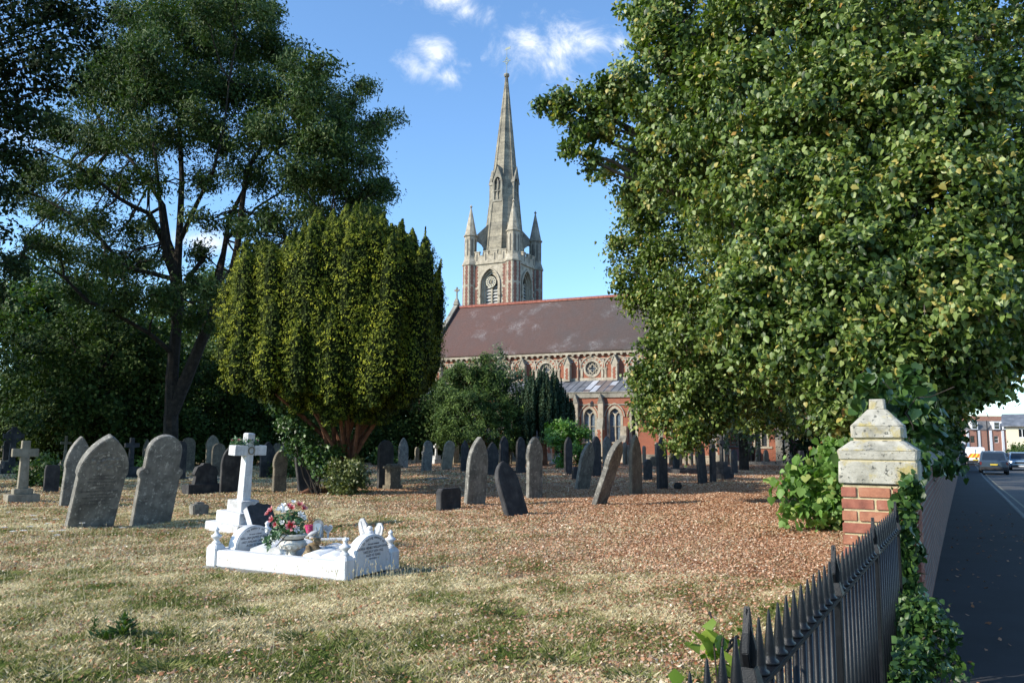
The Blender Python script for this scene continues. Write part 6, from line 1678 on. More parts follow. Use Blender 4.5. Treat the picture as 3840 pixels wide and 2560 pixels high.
# outliers on the right and the low sprig at left
for px, ty, byy, rp in ((1596, 850, 1150, 14), (1606, 930, 1250, 16), (1650, 990, 1230, 14), (1655, 970, 1060, 10)):
    a, b_ = yl(px, ty), yl(px, byy); shoots.append((a.x, 0, b_.z, a.z, rp * YY / FPX, .1, 0))
for px, py in ((850, 1440), (880, 1455), (925, 1450), (950, 1455), (832, 1425), (865, 1425)):
    a = yl(px, py, -1.0); shoots.append((a.x, -1.0, a.z - .2, a.z + .15, .16, 0, 0))
mb = MB()
for i, (px, py, dy) in enumerate([(1060, 1500, -1.2), (1150, 1420, -1.5), (1230, 1350, -1), (1300, 1420, -1.6), (1330, 1300, 0), (1400, 1360, -1.2), (1440, 1250, -.6), (1530, 1420, -1), (1560, 1300, .2), (1585, 1380, -.2), (1180, 1550, -1.4), (1270, 1500, -1.9), (1350, 1500, -1.6), (1000, 1440, 0), (1480, 1480, -1.2), (1120, 1300, 1), (1420, 1500, 1)]):
    q = yl(px, py, dy); k0 = Vector((rr.uniform(-.25, .25), rr.uniform(-.25, .2), rr.uniform(.3, 1.0)))
    m_ = k0.lerp(q, .45); m_.z += .1; mb.tube([k0, m_, q, q + (q - m_) * .2], [.075, .06, .042, .02], 7)
mb.lathe([(.6, -.1), (.42, .15), (.34, .6), (.2, 1.1)], 12)
mb.tube([(-.2, -.3, .1), (-.9, -.6, .12), (-1.3, -.7, -.05)], [.12, .08, .03], 6)
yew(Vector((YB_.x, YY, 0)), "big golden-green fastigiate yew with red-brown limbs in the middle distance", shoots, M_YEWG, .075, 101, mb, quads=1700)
# sparse under-foliage between limbs
# ---- dark spreading yew and blue-green fastigiate yew before the church
P2 = at(1790, 1740, 54); P2.z = 0
o = empty("yew_tree", P2, 0, "rounded bushy dark yew with drooping tips, left of the blue-green one, before the church", "tree")
cls = shift([pc(px, py, 54 + dy, rp, ns) for px, py, rp, ns, dy in [(1690, 1500, 60, 90, 0), (1740, 1430, 66, 110, .5), (1800, 1395, 60, 100, .3), (1860, 1420, 60, 90, .6), (1910, 1480, 56, 80, .5), (1750, 1380, 34, 34, 0), (1700, 1400, 36, 36, .3), (1660, 1450, 30, 26, .2), (1820, 1350, 26, 20, .4), (1680, 1580, 60, 80, -.8), (1760, 1520, 76, 130, -1.2), (1850, 1530, 70, 120, -1), (1920, 1570, 56, 80, -.4), (1730, 1610, 66, 90, -1.4), (1820, 1620, 70, 100, -1.5), (1900, 1640, 56, 70, -1), (1660, 1640, 40, 40, -.5), (1790, 1480, 90, 160, 1.2)]], P2)
mb = MB(); limb(mb, (0, 0, -.1), (0, 0, 4), .3, .15, 0, 4, 1)
for i_, c in enumerate(cls): limb(mb, (0, 0, max(.8, c[0][2] * .5)), c[0], .06, .02, 0, 4, i_, .1)
mb.build("trunk", M_BARKY, o)
foliage("crown", cls, M_YEWD, o, .17, 2.2, 102, spray=16, ssig=.16, hang=.5, wr=.4, up=.5, out=.6, shell=.4, clump=6, csig=.18)
P3 = at(2040, 1740, 54); sh = []
for k in range(190):
    t = rr.uniform(0, 2 * PI); q = math.sqrt(rr.random()); x = 2.1 * q * math.cos(t); y = 1.7 * q * math.sin(t)
    htop = (6.7 - 2.0 * (max(0, abs(x + .1) - .5) / 1.4) ** 1.3 - .5 * abs(y)) * rr.uniform(.70, 1.02); hb = max(.5, htop - rr.uniform(1.5, 3.4)); sh.append((x, y, hb, htop, rr.uniform(.15, .24), x * .05, 0))
mb = MB(); limb(mb, (0, 0, -.1), (0, 0, 3), .28, .18, 0, 4, 1)
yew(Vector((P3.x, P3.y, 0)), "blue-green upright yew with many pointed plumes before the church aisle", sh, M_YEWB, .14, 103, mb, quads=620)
# airy light tree between them
P4 = at(1900, 1740, 56)
o = empty("young_tree", (P4.x, P4.y, 0), 0, "airy grey-green young tree rising between the two dark yews", "tree")
cls = []
for (px, py, rp, ns) in [(1875, 1310, 22, 16), (1870, 1350, 32, 30), (1885, 1400, 50, 60), (1930, 1430, 40, 34), (1850, 1440, 40, 40), (1905, 1480, 60, 70), (1950, 1400, 26, 14), (1960, 1470, 40, 30), (1905, 1560, 70, 80)]:
    p = at(px, py, 56); r = rp * 56 / FPX; cls.append(((p.x - P4.x, rr.uniform(-.6, .6), p.z), r, r, r, ns))
mb = MB(); limb(mb, (0, 0, -.1), (0, 0, 6), .12, .04, 0, 5, 1)
twigs(mb, cls, 8, 4, .02); mb.build("trunk", M_BARKL, o)
foliage("crown", cls, mat_leaf("grey-green birch leaves", [(0, (.045, .08, .03)), (.6, (.10, .15, .07)), (1, (.19, .24, .14))], .5, .25, .4), o, .14, 1.3, 104, spray=11, ssig=.2, shell=.2)
# bright ivy bush smothering a grave
P5 = G(2125, 1755)
def bush(name, base, label, cls, mat, leaf, dens, seed, cat="bush", sr=.03, **kw):
    o = empty(name, base, 0, label, cat)
    mb = MB()
    for i, (c, a, b_, d, n) in enumerate(cls): limb(mb, (rr.uniform(-.1, .1), rr.uniform(-.1, .1), -.05), c, sr, sr / 3, 0, 4, i, .2)
    twigs(mb, cls, seed, 4, sr / 3); mb.build("stems", M_BARK, o)
    foliage("leaves", cls, mat, o, leaf, dens, seed, **kw); return o
cls = [pc(px, py, P5.y - dy, rp, ns) for px, py, rp, ns, dy in [(2080, 1640, 42, 50, .3), (2120, 1600, 38, 40, .2), (2070, 1610, 30, 26, .2), (2175, 1610, 34, 34, .2), (2125, 1620, 44, 46, 0), (2165, 1635, 42, 44, .2), (2105, 1670, 50, 50, .8), (2160, 1680, 50, 50, .6), (2135, 1720, 36, 34, .8), (2190, 1665, 26, 20, .2), (2060, 1628, 20, 14, .2), (2130, 1592, 18, 10, 0)]]
bush("ivy_bush", P5, "bright green ivy bush smothering a grave before the church aisle", shift(cls, P5), M_BUSH, .13, 1.5, 111, spray=12, ssig=.13, shell=.3)
# ivy and suckers at the foot of the big yew
P6 = Vector((YB_.x, YY - .9, 0))
cls = [pc(px, py, YY - 1.0, rp, ns) for px, py, rp, ns in [(1265, 1790, 44, 70), (1310, 1800, 46, 70), (1350, 1780, 40, 55), (1290, 1750, 44, 60), (1340, 1740, 34, 40), (1260, 1745, 26, 26), (1300, 1830, 40, 40)]]
bush("laurel_bush", P6, "pale green leafy bush around the foot of the big yew", shift(cls, P6), mat_leaf("pale privet leaves", [(0, (.05, .075, .02)), (.5, (.11, .14, .04)), (1, (.24, .25, .10))], .4, .25, .6), .075, 1.7, 112, spray=12, ssig=.09, shell=.3)
cls = [pc(px, py, YY - .7, rp, ns) for px, py, rp, ns in [(1120, 1600, 42, 40), (1080, 1560, 34, 26), (1150, 1650, 42, 40), (1140, 1700, 34, 30), (1190, 1690, 34, 30), (1100, 1650, 28, 22), (1200, 1740, 34, 28), (1250, 1680, 30, 24), (1050, 1520, 26, 18)]]
bush("ivy_climber", P6 + Vector((-.6, .2, 0)), "glossy ivy climbing the left limbs of the big yew", shift(cls, P6 + Vector((-.6, .2, 0))), M_IVY, .10, 1.5, 113, spray=11, ssig=.13, shell=.2, cat="ivy")
# bramble behind the stone cross on the left, far left shrub
for k, (px, py, Y, rp, lab, mt) in enumerate([(160, 1745, 27, 60, "bramble bush behind the stone cross on the left", M_MID), (560, 1745, 40, 26, "small patch of green weeds behind the leaning stones", M_VINE), (1100, 1600, 34, 46, "green shrub in sun behind the big yew's left limbs", M_MID), (1450, 1640, 52, 40, "small glossy shrub right of the big yew", M_IVY), (2200, 1700, 58, 30, "low shrub at the church wall", M_DARK)]):
    b0 = at(px, py + rp, Y); b0.z = 0; r = rp * Y / FPX
    bush("shrub", b0, lab, [((0, 0, r * 1.1), r, r, r, 120), ((r * .8, .2, r * .7), r * .7, r * .7, r * .7, 60), ((-r * .7, -.1, r * .7), r * .7, r * .7, r * .7, 60)], mt, .10 * max(1, Y / 30), 1, 120 + k, spray=11, ssig=.14, shell=.25)
# broad-leaved suckers left of the pier
P7 = Vector((7.0, 16.6, 0))
cls = [pc(px, py, 15.8 + dy, rp, ns) for px, py, rp, ns, dy in [(3060, 1790, 60, 34, 0), (3120, 1760, 66, 44, .3), (3170, 1740, 60, 40, .2), (3010, 1830, 46, 22, -.3), (3080, 1850, 62, 42, -.3), (3140, 1860, 64, 46, -.2), (3190, 1850, 50, 30, 0), (3040, 1740, 40, 16, .3), (3110, 1700, 40, 16, .4), (3165, 1690, 46, 22, .4), (3000, 1885, 34, 10, -.5), (3060, 1905, 40, 18, -.5), (3140, 1915, 40, 22, -.4), (3180, 1620, 30, 8, .3), (3130, 1640, 30, 8, .3), (3205, 1600, 30, 8, .3), (2990, 1790, 24, 5, 0)]]
bush("vine_bush", P7, "fresh green broad-leaved climbing bush left of the brick pier", shift(cls, P7), M_VINE, .15, .85, 131, spray=8, ssig=.18, hang=.7, shell=.2, wr=.95, up=.2, heart=True)
# ================================================================== STREET FURNITURE, VEHICLES, BUILDINGS AT THE END OF THE ROAD
M_TYRE = mat_plain("tyre rubber", (.015, .015, .016), .85, var=.2)
M_RIM = mat_plain("alloy rim", (.35, .36, .38), .35, .7)
M_WIN = mat_plain("dark car glass", (.012, .016, .02), .08, spec=.9)
M_TRIM = mat_plain("black plastic trim", (.02, .02, .022), .6)
M_YPLATE = mat_plain("yellow number plate", (.62, .45, .05), .5)
M_WPLATE = mat_plain("white number plate", (.65, .65, .65), .5)
M_RED = mat_plain("red reflector", (.16, .012, .012), .3)
M_ORANGE = mat_plain("orange reflective stripe", (.75, .16, .02), .5)
M_LEMON = mat_plain("yellow reflective stripe", (.75, .6, .05), .5)
M_LAMP = bpy.data.materials.new("lit headlamp"); M_LAMP.use_nodes = True
M_LAMP.node_tree.nodes['Principled BSDF'].inputs['Emission Color'].default_value = (.9, .95, 1, 1); M_LAMP.node_tree.nodes['Principled BSDF'].inputs['Emission Strength'].default_value = 4
M_CLEAR = mat_plain("headlamp glass", (.5, .52, .55), .15, spec=.8)
def vehicle(name, label, cat, x, s, heading, paint, L=4.8, W=1.95, H=1.8, kind='suv', rear=True, lit=False, chev=False, plate=True, group="vehicles in the street"):
    """local: length along y (front at +y), width x. Built from cross-sections so the sides curve inwards."""
    p = ST(x, s, -.118)
    o = empty(name, p, heading, label, cat, group)
    h = W / 2
    if kind == 'van': secs = [(-L/2, .42, 1.0, H * .97, .92), (-L/2 + .12, .32, 1.0, H, .95), (L * .18, .32, 1.0, H, .95), (L * .30, .32, 1.0, H * .60, .97), (L * .44, .34, .98, H * .53, .95), (L / 2, .42, .9, H * .38, .9)]
    # lower body, lofted
    st = [(-L/2, .86, .50), (-L/2 + .1, .96, .30), (-L * .3, 1.0, .27), (L * .3, 1.0, .27), (L/2 - .25, .97, .28), (L/2 - .05, .88, .34), (L/2, .8, .48)]
    belt = {'suv': H * .60, 'van': H * .56, 'hatch': H * .60}[kind]
    hood = {'suv': H * .56, 'van': H * .50, 'hatch': H * .54}[kind]
    def top(y):
        if kind == 'van': return belt if y < L * .28 else belt + (hood - belt) * (y - L * .28) / (L * .22)
        return belt if y < L * .12 else belt + (hood * (.97) - belt) * (y - L * .12) / (L * .38)
    V = []; F = []
    for y, k, zb in st:
        t = top(y) - (.12 if abs(y) > L/2 - .02 else 0)
        V += [(-h * k * .94, y, zb), (h * k * .94, y, zb), (h * k, y, zb + .22), (h * k, y, t - .18), (h * k * .94, y, t), (-h * k * .94, y, t), (-h * k, y, t - .18), (-h * k, y, zb + .22)]
    n = len(st)
    for i in range(n - 1):
        for j in range(8): F.append((i * 8 + j, i * 8 + (j + 1) % 8, (i + 1) * 8 + (j + 1) % 8, (i + 1) * 8 + j))
    F.append(tuple(range(7, -1, -1))); F.append(tuple((n - 1) * 8 + j for j in range(8)))
    mb = MB(); mb.add(V, F)
    # greenhouse
    if kind == 'van': gh = [(-L/2 + .03, belt - .02, .98), (-L/2 + .12, H - .04, .92), (L * .16, H, .90), (L * .34, belt - .02, .97)]
    elif kind == 'suv': gh = [(-L/2 + .10, belt - .02, .93), (-L/2 + .36, H - .06, .80), (L * .06, H, .80), (L * .22, belt - .02, .93)]
    else: gh = [(-L/2 + .12, belt - .02, .92), (-L/2 + .6, H - .06, .76), (L * .02, H, .76), (L * .24, belt - .02, .92)]
    (y0, z0, k0), (y1, z1, k1), (y2, z2, k2), (y3, z3, k3) = gh
    Vg = [(-h * k0, y0, z0), (h * k0, y0, z0), (-h * k1, y1, z1 - .03), (h * k1, y1, z1 - .03), (-h * k1 * .9, y1 + .08, z1 + .03), (h * k1 * .9, y1 + .08, z1 + .03),
          (-h * k2 * .9, y2 - .08, z2), (h * k2 * .9, y2 - .08, z2), (-h * k2, y2, z2 - .07), (h * k2, y2, z2 - .07), (-h * k3, y3, z3), (h * k3, y3, z3)]
    Fg = [(0, 1, 3, 2), (2, 3, 5, 4), (4, 5, 7, 6), (6, 7, 9, 8), (8, 9, 11, 10), (0, 2, 8, 10), (1, 11, 9, 3), (2, 4, 6, 8), (3, 9, 7, 5)]
    mb.add(Vg, Fg); mb.build("body", paint, o, bevel=.03)
    def quad_on(a, b_, c, d, ins, off, nm, mat):
        P = [Vector(q) for q in (a, b_, c, d)]; ctr = sum(P, Vector()) / 4; nn = (P[1] - P[0]).cross(P[2] - P[0]).normalized()
        if nn.dot(ctr - Vector((0, 0, H * .6))) < 0: nn = -nn
        Q = [q.lerp(ctr, ins) + nn * off for q in P]; B = [q - nn * .02 for q in Q]
        m_ = MB(); m_.add(Q + B, [(0, 1, 2, 3), (4, 7, 6, 5), (0, 4, 5, 1), (1, 5, 6, 2), (2, 6, 7, 3), (3, 7, 4, 0)]); return m_.build(nm, mat, o)
    if kind != 'van': quad_on(Vg[0], Vg[1], Vg[3], Vg[2], .14, .012, "rear_window", M_WIN)
    quad_on(Vg[8], Vg[9], Vg[11], Vg[10], .12, .012, "windscreen", M_WIN)
    ys = [(y0 + .35, -.15), (-.10, y2 - .1), (y2 - .05, y3 - .3)] if kind != 'van' else [(y2 - .25, y3 - .35)]
    for sgn in (-1, 1):
        for ya, yb in ys[:2]:
            def sx(z, k_=None): f = (z - z0) / (z2 - z0); return sgn * h * (k0 + (k2 - k0) * f)
            za, zb_ = belt + .03, H - .14
            quad_on((sx(za), ya, za), (sx(za), yb, za), (sx(zb_), yb - (.0 if yb < 0 else .15), zb_), (sx(zb_), ya + .1, zb_), .04, .014, "side_window", M_WIN)
        a = MB(); a.box(-.06, .06, -.05, .05, 0, .16); q = a.build("mirror", paint, o, bevel=.02); q.location = (sgn * (h + .09), L * .17, belt + .02)
        for yy in (-L * .30, L * .31):
            wl2 = empty("wheel", (sgn * (h - .13), yy, .35), 0, parent=o); wl2.rotation_euler = (0, PI / 2, 0)
            a = MB(); a.lathe([(.22, -.12), (.34, -.12), (.365, -.07), (.365, .07), (.34, .12), (.22, .12)], 20); a.build("tyre", M_TYRE, wl2)
            a = MB(); a.lathe([(.03, -.125), (.225, -.11), (.225, .11), (.03, .125)], 14); a.build("rim", M_RIM, wl2)
    a = MB(); a.box(-h * .93, h * .93, -L/2 - .07, -L/2 + .12, .38, .62); a.build("rear_bumper", M_TRIM if kind != 'hatch' else paint, o, bevel=.03)
    a = MB(); a.box(-h * .90, h * .90, L/2 - .12, L/2 + .05, .30, .52); a.build("front_bumper", M_TRIM, o, bevel=.03)
    a = MB(); a.box(-h * .55, h * .55, L/2 - .05, L/2 + .012, .62, .80); a.build("grille", M_TRIM, o, bevel=.01)
    for sgn in (-1, 1):
        xa, xb = sorted((sgn * h * .66, sgn * h * .92))
        a = MB(); a.box(xa, xb, L/2 - .14, L/2 - .01, .70, .84); a.build("headlight", M_LAMP if lit and sgn == 1 else M_CLEAR, o, bevel=.02)
        xa, xb = sorted((sgn * h * .82, sgn * h * .94))
        a = MB(); a.box(xa, xb, -L/2 - .015, -L/2 + .1, belt - .34, belt - .10); a.build("tail_light", M_RED, o, bevel=.015)
    a = MB(); a.box(-.26, .26, -L/2 - .09, -L/2 - .072, .74 if kind != 'van' else .62, .86 if kind != 'van' else .74)
    a.box(-.24, .24, -L/2 - .075, -L/2 + .05, .76 if kind != 'van' else .64, .84 if kind != 'van' else .72); a.build("rear_plate", M_YPLATE, o)
    a = MB(); a.box(-.26, .26, L/2 + .052, L/2 + .065, .36, .47); a.build("front_plate", M_WPLATE, o)
    if chev:
        a = MB()                              # red and yellow hatched band on the rear doors
        for k in range(8):
            x0 = -h * .78 + k * .2
            pts = [(x0, .92), (x0 + .2, .92), (x0 + .2 + .3, 1.36), (x0 + .3, 1.36)]
            pts = [(min(x_, h * .80), z_) for x_, z_ in pts]
            if pts[1][0] - pts[0][0] > .02: a.prism(pts, -L/2 - .012 - .002 * (k % 2), -L/2 + .06, k % 2)
        a.build("warning_stripes", [M_ORANGE, M_LEMON], o)
        a = MB(); a.box(-.01, .01, -L/2 - .02, -L/2 + .05, .5, H - .2); a.build("door_seam", M_TRIM, o)
    return o
M_PBLUE = mat_plain("grey-blue car paint", (.055, .085, .12), .3, .3, coat=.6, var=.03)
M_PWHITE = mat_plain("white van paint", (.80, .80, .80), .35, coat=.3, var=.03)
M_PBLUE2 = mat_plain("light blue-grey car paint", (.22, .32, .42), .3, .3, coat=.6, var=.03)
M_PDARK = mat_plain("dark car paint", (.02, .025, .035), .3, .2, coat=.5, var=.03)
def st_of(px, Y): p = at(px, 1700, Y); d = p - WO; return d.dot(WP), d.dot(WS)
HD = -WT
x, s = st_of(3721, 66); vehicle("parked_car", "grey-blue four-by-four seen from behind, nearest vehicle in the street", "car", x, s, HD, M_PBLUE, 4.95, 2.05, 1.85)
x, s = st_of(3656, 90); vehicle("delivery_van", "white van with orange and yellow rear stripes, kerbside beyond the four-by-four", "van", x, s, HD, M_PWHITE, 5.0, 1.95, 2.05, 'van', chev=True)
x, s = st_of(3823, 76); vehicle("oncoming_car", "light blue-grey car facing us with one headlamp lit, at the right edge", "car", x, s, HD + PI, M_PBLUE2, 4.6, 1.95, 1.68, lit=True)
x, s = st_of(3612, 92); vehicle("parked_car", "dark car half hidden left of the white van", "car", max(x, .0) + .1, s + 8, HD, M_PDARK, 4.3, 1.8, 1.5, 'hatch')
x, s = st_of(3765, 86); vehicle("parked_car", "dark car with red tail light just right of the grey-blue four-by-four", "car", x, s, HD, M_PDARK, 4.3, 1.8, 1.5, 'hatch')
x, s = st_of(3836, 100); vehicle("parked_car", "black car roof showing behind the light blue-grey one", "car", x, s, HD + PI, M_PDARK, 4.4, 1.85, 1.75)
# red-brick building closing the street
M_RB = mat_brick("orange-red brick", (.46, .17, .10), (.40, .14, .085), (.42, .30, .24), stain_amt=.12)
M_SLATE = mat_stone("grey slate mansard", (.16, .155, .155), (.10, .10, .10), (.22, .21, .21), 2, streak=False)
M_WHITE = mat_plain("white paint", (.78, .78, .78), .6, var=.06)
BY = 150.0
def bq_(px, py): p = at(px, py, BY); return p.x, p.z
bx0, _ = bq_(3400, 1600); bx1, _ = bq_(3778, 1600)
bld = empty("brick_building", (0, BY, 0), 0, "orange-red brick block with white pilasters and grey mansard closing the street", "building")
_, z1 = bq_(3700, 1612); _, z2 = bq_(3700, 1577); _, z3 = bq_(3700, 1557)
wx = []
for px in (3648, 3737, 3500): wx.append(bq_(px, 1650)[0])
_, wz0 = bq_(3700, 1659); _, wz1 = bq_(3700, 1634)
holes = [[(x - .42, wz0), (x + .42, wz0), (x + .42, wz1), (x - .42, wz1)] for x in sorted(wx)]
a = MB(); a.panel([(bx0, -2), (bx1, -2), (bx1, z1), (bx0, z1)], holes, 0, .2); a.box(bx1 - .3, bx1, .21, 12, -2, z1); a.build("wall", M_RB, bld)
for x in wx:
    f = MB(); f.box(x - .45, x + .45, .1, .16, wz0, wz0 + .08); f.box(x - .45, x + .45, .1, .16, wz1 - .08, wz1); f.box(x - .45, x - .38, .1, .16, wz0 + .081, wz1 - .081); f.box(x + .38, x + .45, .1, .16, wz0 + .081, wz1 - .081); f.box(x - .38, x + .38, .1, .15, (wz0 + wz1) / 2 - .03, (wz0 + wz1) / 2 + .03)
    w = f.build("window", M_WHITE if x != wx[0] else M_TRIM, bld); g = MB(); g.box(x - .44, x + .44, .17, .19, wz0, wz1); g.build("pane", M_WIN, w)
a = MB(); a.add([(bx0, -.1, z1), (bx1, -.1, z1), (bx1, 1.0, z2), (bx0, 1.0, z2), (bx1, 10, z2), (bx0, 10, z2), (bx1, 10, z1)], [(0, 1, 2, 3), (3, 2, 4, 5), (1, 6, 4, 2)]); a.build("mansard_roof", M_SLATE, bld)
for px in (3652, 3735, 3800 - 30):
    x = bq_(px, 1600)[0]; zb0, zb1 = bq_(px, 1609)[1], bq_(px, 1582)[1]
    f = MB(); f.box(x - .62, x + .62, -.25, 1.2, zb0 - .05, zb1 + .12); w = f.build("dormer_window", M_WHITE, bld)
    g = MB(); g.box(x - .42, x + .42, -.27, -.24, zb0 + .12, zb1 - .1); g.build("pane", M_WIN, w)
    f = MB(); f.box(x - .44, x + .44, -.3, -.272, (zb0 + zb1) / 2 - .03, (zb0 + zb1) / 2 + .03); f.build("frame", M_WHITE, w)
for px in (3628, 3671, 3715, 3760, 3560):
    x = bq_(px, 1640)[0]; a = MB(); a.box(x - .22, x + .22, -.12, -.002, -2, z1 - .05); a.build("pilaster", M_WHITE, bld)
for px in (3664, 3703): x = bq_(px, 1640)[0]; a = MB(); a.box(x - .06, x + .06, -.14, -.004, -2, z2); a.build("downpipe", M_TRIM, bld)
a = MB(); a.box(bx0 + 8, bx1 + 30, 14, 26, -2, z3 + .4); a.build("rear_block", M_RB, bld)
a = MB(); x = bq_(3608, 1650)[0]; a.box(x - .3, x + .3, -.5, -.15, bq_(3600, 1668)[1], bq_(3600, 1652)[1]); a.box(x - .05, x + .05, -.2, -.003, bq_(3600, 1662)[1], bq_(3600, 1657)[1]); a.build("wall_sign", M_WHITE, bld)
# cream house on the right
CY_ = 112.0
cx0 = at(3771, 1600, CY_).x; zc1 = at(3790, 1594, CY_).z; zc0 = at(3790, 1583, CY_).z
M_CREAMP = mat_plain("cream render", (.66, .60, .44), .8, var=.06)
ch_ = empty("cream_house", (cx0, CY_, 0), R(-33), "pale cream rendered house with metal roof at the right edge", "building")
wxx = [1.5, 3.6]
a = MB(); a.panel([(0, -2), (14, -2), (14, zc1), (0, zc1)], [[(x, zc1 - 1.7), (x + .8, zc1 - 1.7), (x + .8, zc1 - .5), (x, zc1 - .5)] for x in wxx], 0, .15); a.box(0, .3, .16, 8, -2, zc1); a.build("wall", M_CREAMP, ch_)
for x in wxx:
    f = MB(); f.box(x, x + .8, .06, .1, zc1 - 1.7, zc1 - 1.62); f.box(x, x + .8, .06, .1, zc1 - .58, zc1 - .5); f.box(x + .36, x + .44, .06, .1, zc1 - 1.61, zc1 - .59); w = f.build("window", M_WHITE, ch_); g = MB(); g.box(x, x + .8, .11, .13, zc1 - 1.7, zc1 - .5); g.build("pane", M_WIN, w)
a = MB(); a.add([(-.5, -.5, zc1 - .05), (14.5, -.5, zc1 - .05), (14.5, 4, zc1 + 1.7), (-.5, 4, zc1 + 1.7), (14.5, 8.5, zc1), (-.5, 8.5, zc1), (-.5, -.5, zc1 - .2), (14.5, -.5, zc1 - .2)], [(0, 1, 2, 3), (3, 2, 4, 5), (6, 7, 1, 0), (0, 3, 5)]); a.build("roof", M_LEADP, ch_)
for k in range(9): a = MB(); a.box(5.2 + k * .5, 5.24 + k * .5, -.03, -.002, 0, zc1 - .3); a.build("batten", M_WHITE, ch_)
# bushes and hedge by the street
for k, (px, py, Y, rp, lab, mt) in enumerate([(3822, 1668, 90, 46, "rounded green hedge behind the oncoming car at right edge", M_MID)]):
    b0 = at(px, py + rp, Y); b0.z = -.6; r = rp * Y / FPX
    bush("hedge", b0, lab, [((0, 0, r * .9), r, r, r * .9, 240), ((r * .9, .2, r * .7), r * .8, r * .8, r * .8, 120), ((-r * .7, -.1, r * .5), r * .6, r * .6, r * .6, 90)], mt, .2, 1, 150 + k, spray=12, ssig=.2, shell=.3, cat="hedge")
# low white wall or fence in sun beyond the cars
p = ST(9.5, 96); a = MB(); a.box(-2.2, 2.2, -.1, .1, 0, 1.1); o = a.build("white_gate", M_WHITE, bevel=.02); o.location = p; tag(o, "low white boarding in sun between the four-by-four and the hedge", "boarding")
# road sign and pedestrian on the pavement
p = ST(.35, 62)
sg = empty("road_sign", p, -.2, "dark round-headed road sign seen from behind above the pavement", "road sign")
a = MB(); a.lathe([(.04, -.1), (.04, 2.2)], 10); a.build("pole", M_TRIM, sg)
a = MB(); a.lathe([(.27, -.012), (.28, 0), (.27, .012)], 24, 0, Matrix.Translation((0, 0, 2.05)) @ Matrix.Rotation(PI / 2, 4, 'X')); a.build("sign_disc", M_TRIM, sg)
def skin_person(name, loc, rz, label, J, E, Rd, cloth, seed=0):
    me = bpy.data.meshes.new(name); me.from_pydata(J, E, []); o = link(name, me); o.location = loc; o.rotation_euler = (0, 0, rz)
    sk = o.modifiers.new("skin", 'SKIN'); sk.use_smooth_shade = True
    for v, r in zip(me.skin_vertices[0].data, Rd): v.radius = (r, r * .85)
    me.skin_vertices[0].data[0].use_root = True
    ss = o.modifiers.new("sub", 'SUBSURF'); ss.levels = 1; ss.render_levels = 2
    me.materials.append(cloth); tag(o, label, "person"); return o
J = [(0, 0, .93), (0, .01, 1.12), (0, .0, 1.38), (0, -.01, 1.50), (0, -.03, 1.60), (0, -.03, 1.70),
     (-.10, 0, .88), (-.11, -.10, .50), (-.11, -.02, .09), (-.11, -.16, .04), (.10, 0, .88), (.12, .12, .50), (.12, .30, .12), (.12, .20, .04),
     (-.19, 0, 1.42), (-.24, .08, 1.16), (-.22, -.05, .93), (-.22, -.09, .85), (.19, 0, 1.42), (.25, -.06, 1.16), (.22, -.14, .93), (.22, -.18, .85)]
E = [(0, 1), (1, 2), (2, 3), (3, 4), (4, 5), (0, 6), (6, 7), (7, 8), (8, 9), (0, 10), (10, 11), (11, 12), (12, 13), (2, 14), (14, 15), (15, 16), (16, 17), (2, 18), (18, 19), (19, 20), (20, 21)]
Rd = [.15, .14, .16, .06, .095, .085, .10, .07, .05, .04, .10, .07, .05, .04, .07, .05, .04, .035, .07, .05, .04, .035]
skin_person("person", ST(.45, 74), HD + .2, "pedestrian in dark clothes walking on the pavement beside the wall", J, E, Rd, mat_plain("dark clothes", (.02, .02, .025), .9))
# ================================================================== PIER, WALL, RAILINGS
M_PBRICK = mat_stone("hand-made red brick", (.33, .12, .08), (.19, .07, .05), (.42, .19, .13), 9, .9, spots=(.55, .45, .38), spot_scale=16, spot_lo=.66, bumpd=.006, streak=False)
M_PBRICK2 = mat_stone("orange brick", (.40, .17, .10), (.27, .11, .07), (.48, .25, .16), 9, .9, spots=(.6, .5, .42), spot_scale=14, spot_lo=.64, bumpd=.006, streak=False)
M_MORTAR = mat_stone("sandy mortar", (.50, .42, .25), (.32, .27, .16), (.6, .52, .34), 20, .95, streak=False)
M_CAP = mat_stone("rough lichened coping stone", (.40, .375, .31), (.20, .19, .15), (.55, .52, .44), 7, .9, spots=(.10, .10, .085), spot_scale=30, spot_lo=.58, bumpd=.012, streak=False)
nt = M_CAP.node_tree; b = nt.nodes['Principled BSDF']; old = b.inputs['Base Color'].links[0].from_socket
nt.links.new(mixc(nt, ramp(nt, noise(nt, obj_vec(nt), 4.5, 5, .7), [(.52, (0, 0, 0)), (.62, (.75, .75, .75))]), old, (.42, .33, .10)), b.inputs['Base Color'])
PW_ = .50
pc_ = at(3297, 1900, 5.8); PX = Vector((pc_.x, pc_.y, 0))     # centre of the face towards the camera
pier = empty("gate_pier", PX, -WT, "tall brick pier with tiered pale stone cap, where railings meet the wall", "pier")
DP = .50
def hz(py): return at(3297, py, 5.8).z
zb = hz(1814)
rr = random.Random(31)
a = MB(); a.box(-PW_ / 2 + .012, PW_ / 2 - .012, .012, DP - .012, -.1, zb - .01); a.build("mortar_core", M_MORTAR, pier)
mb = MB(); row = 0; z = zb - .012; bh = .0855; mt = .016
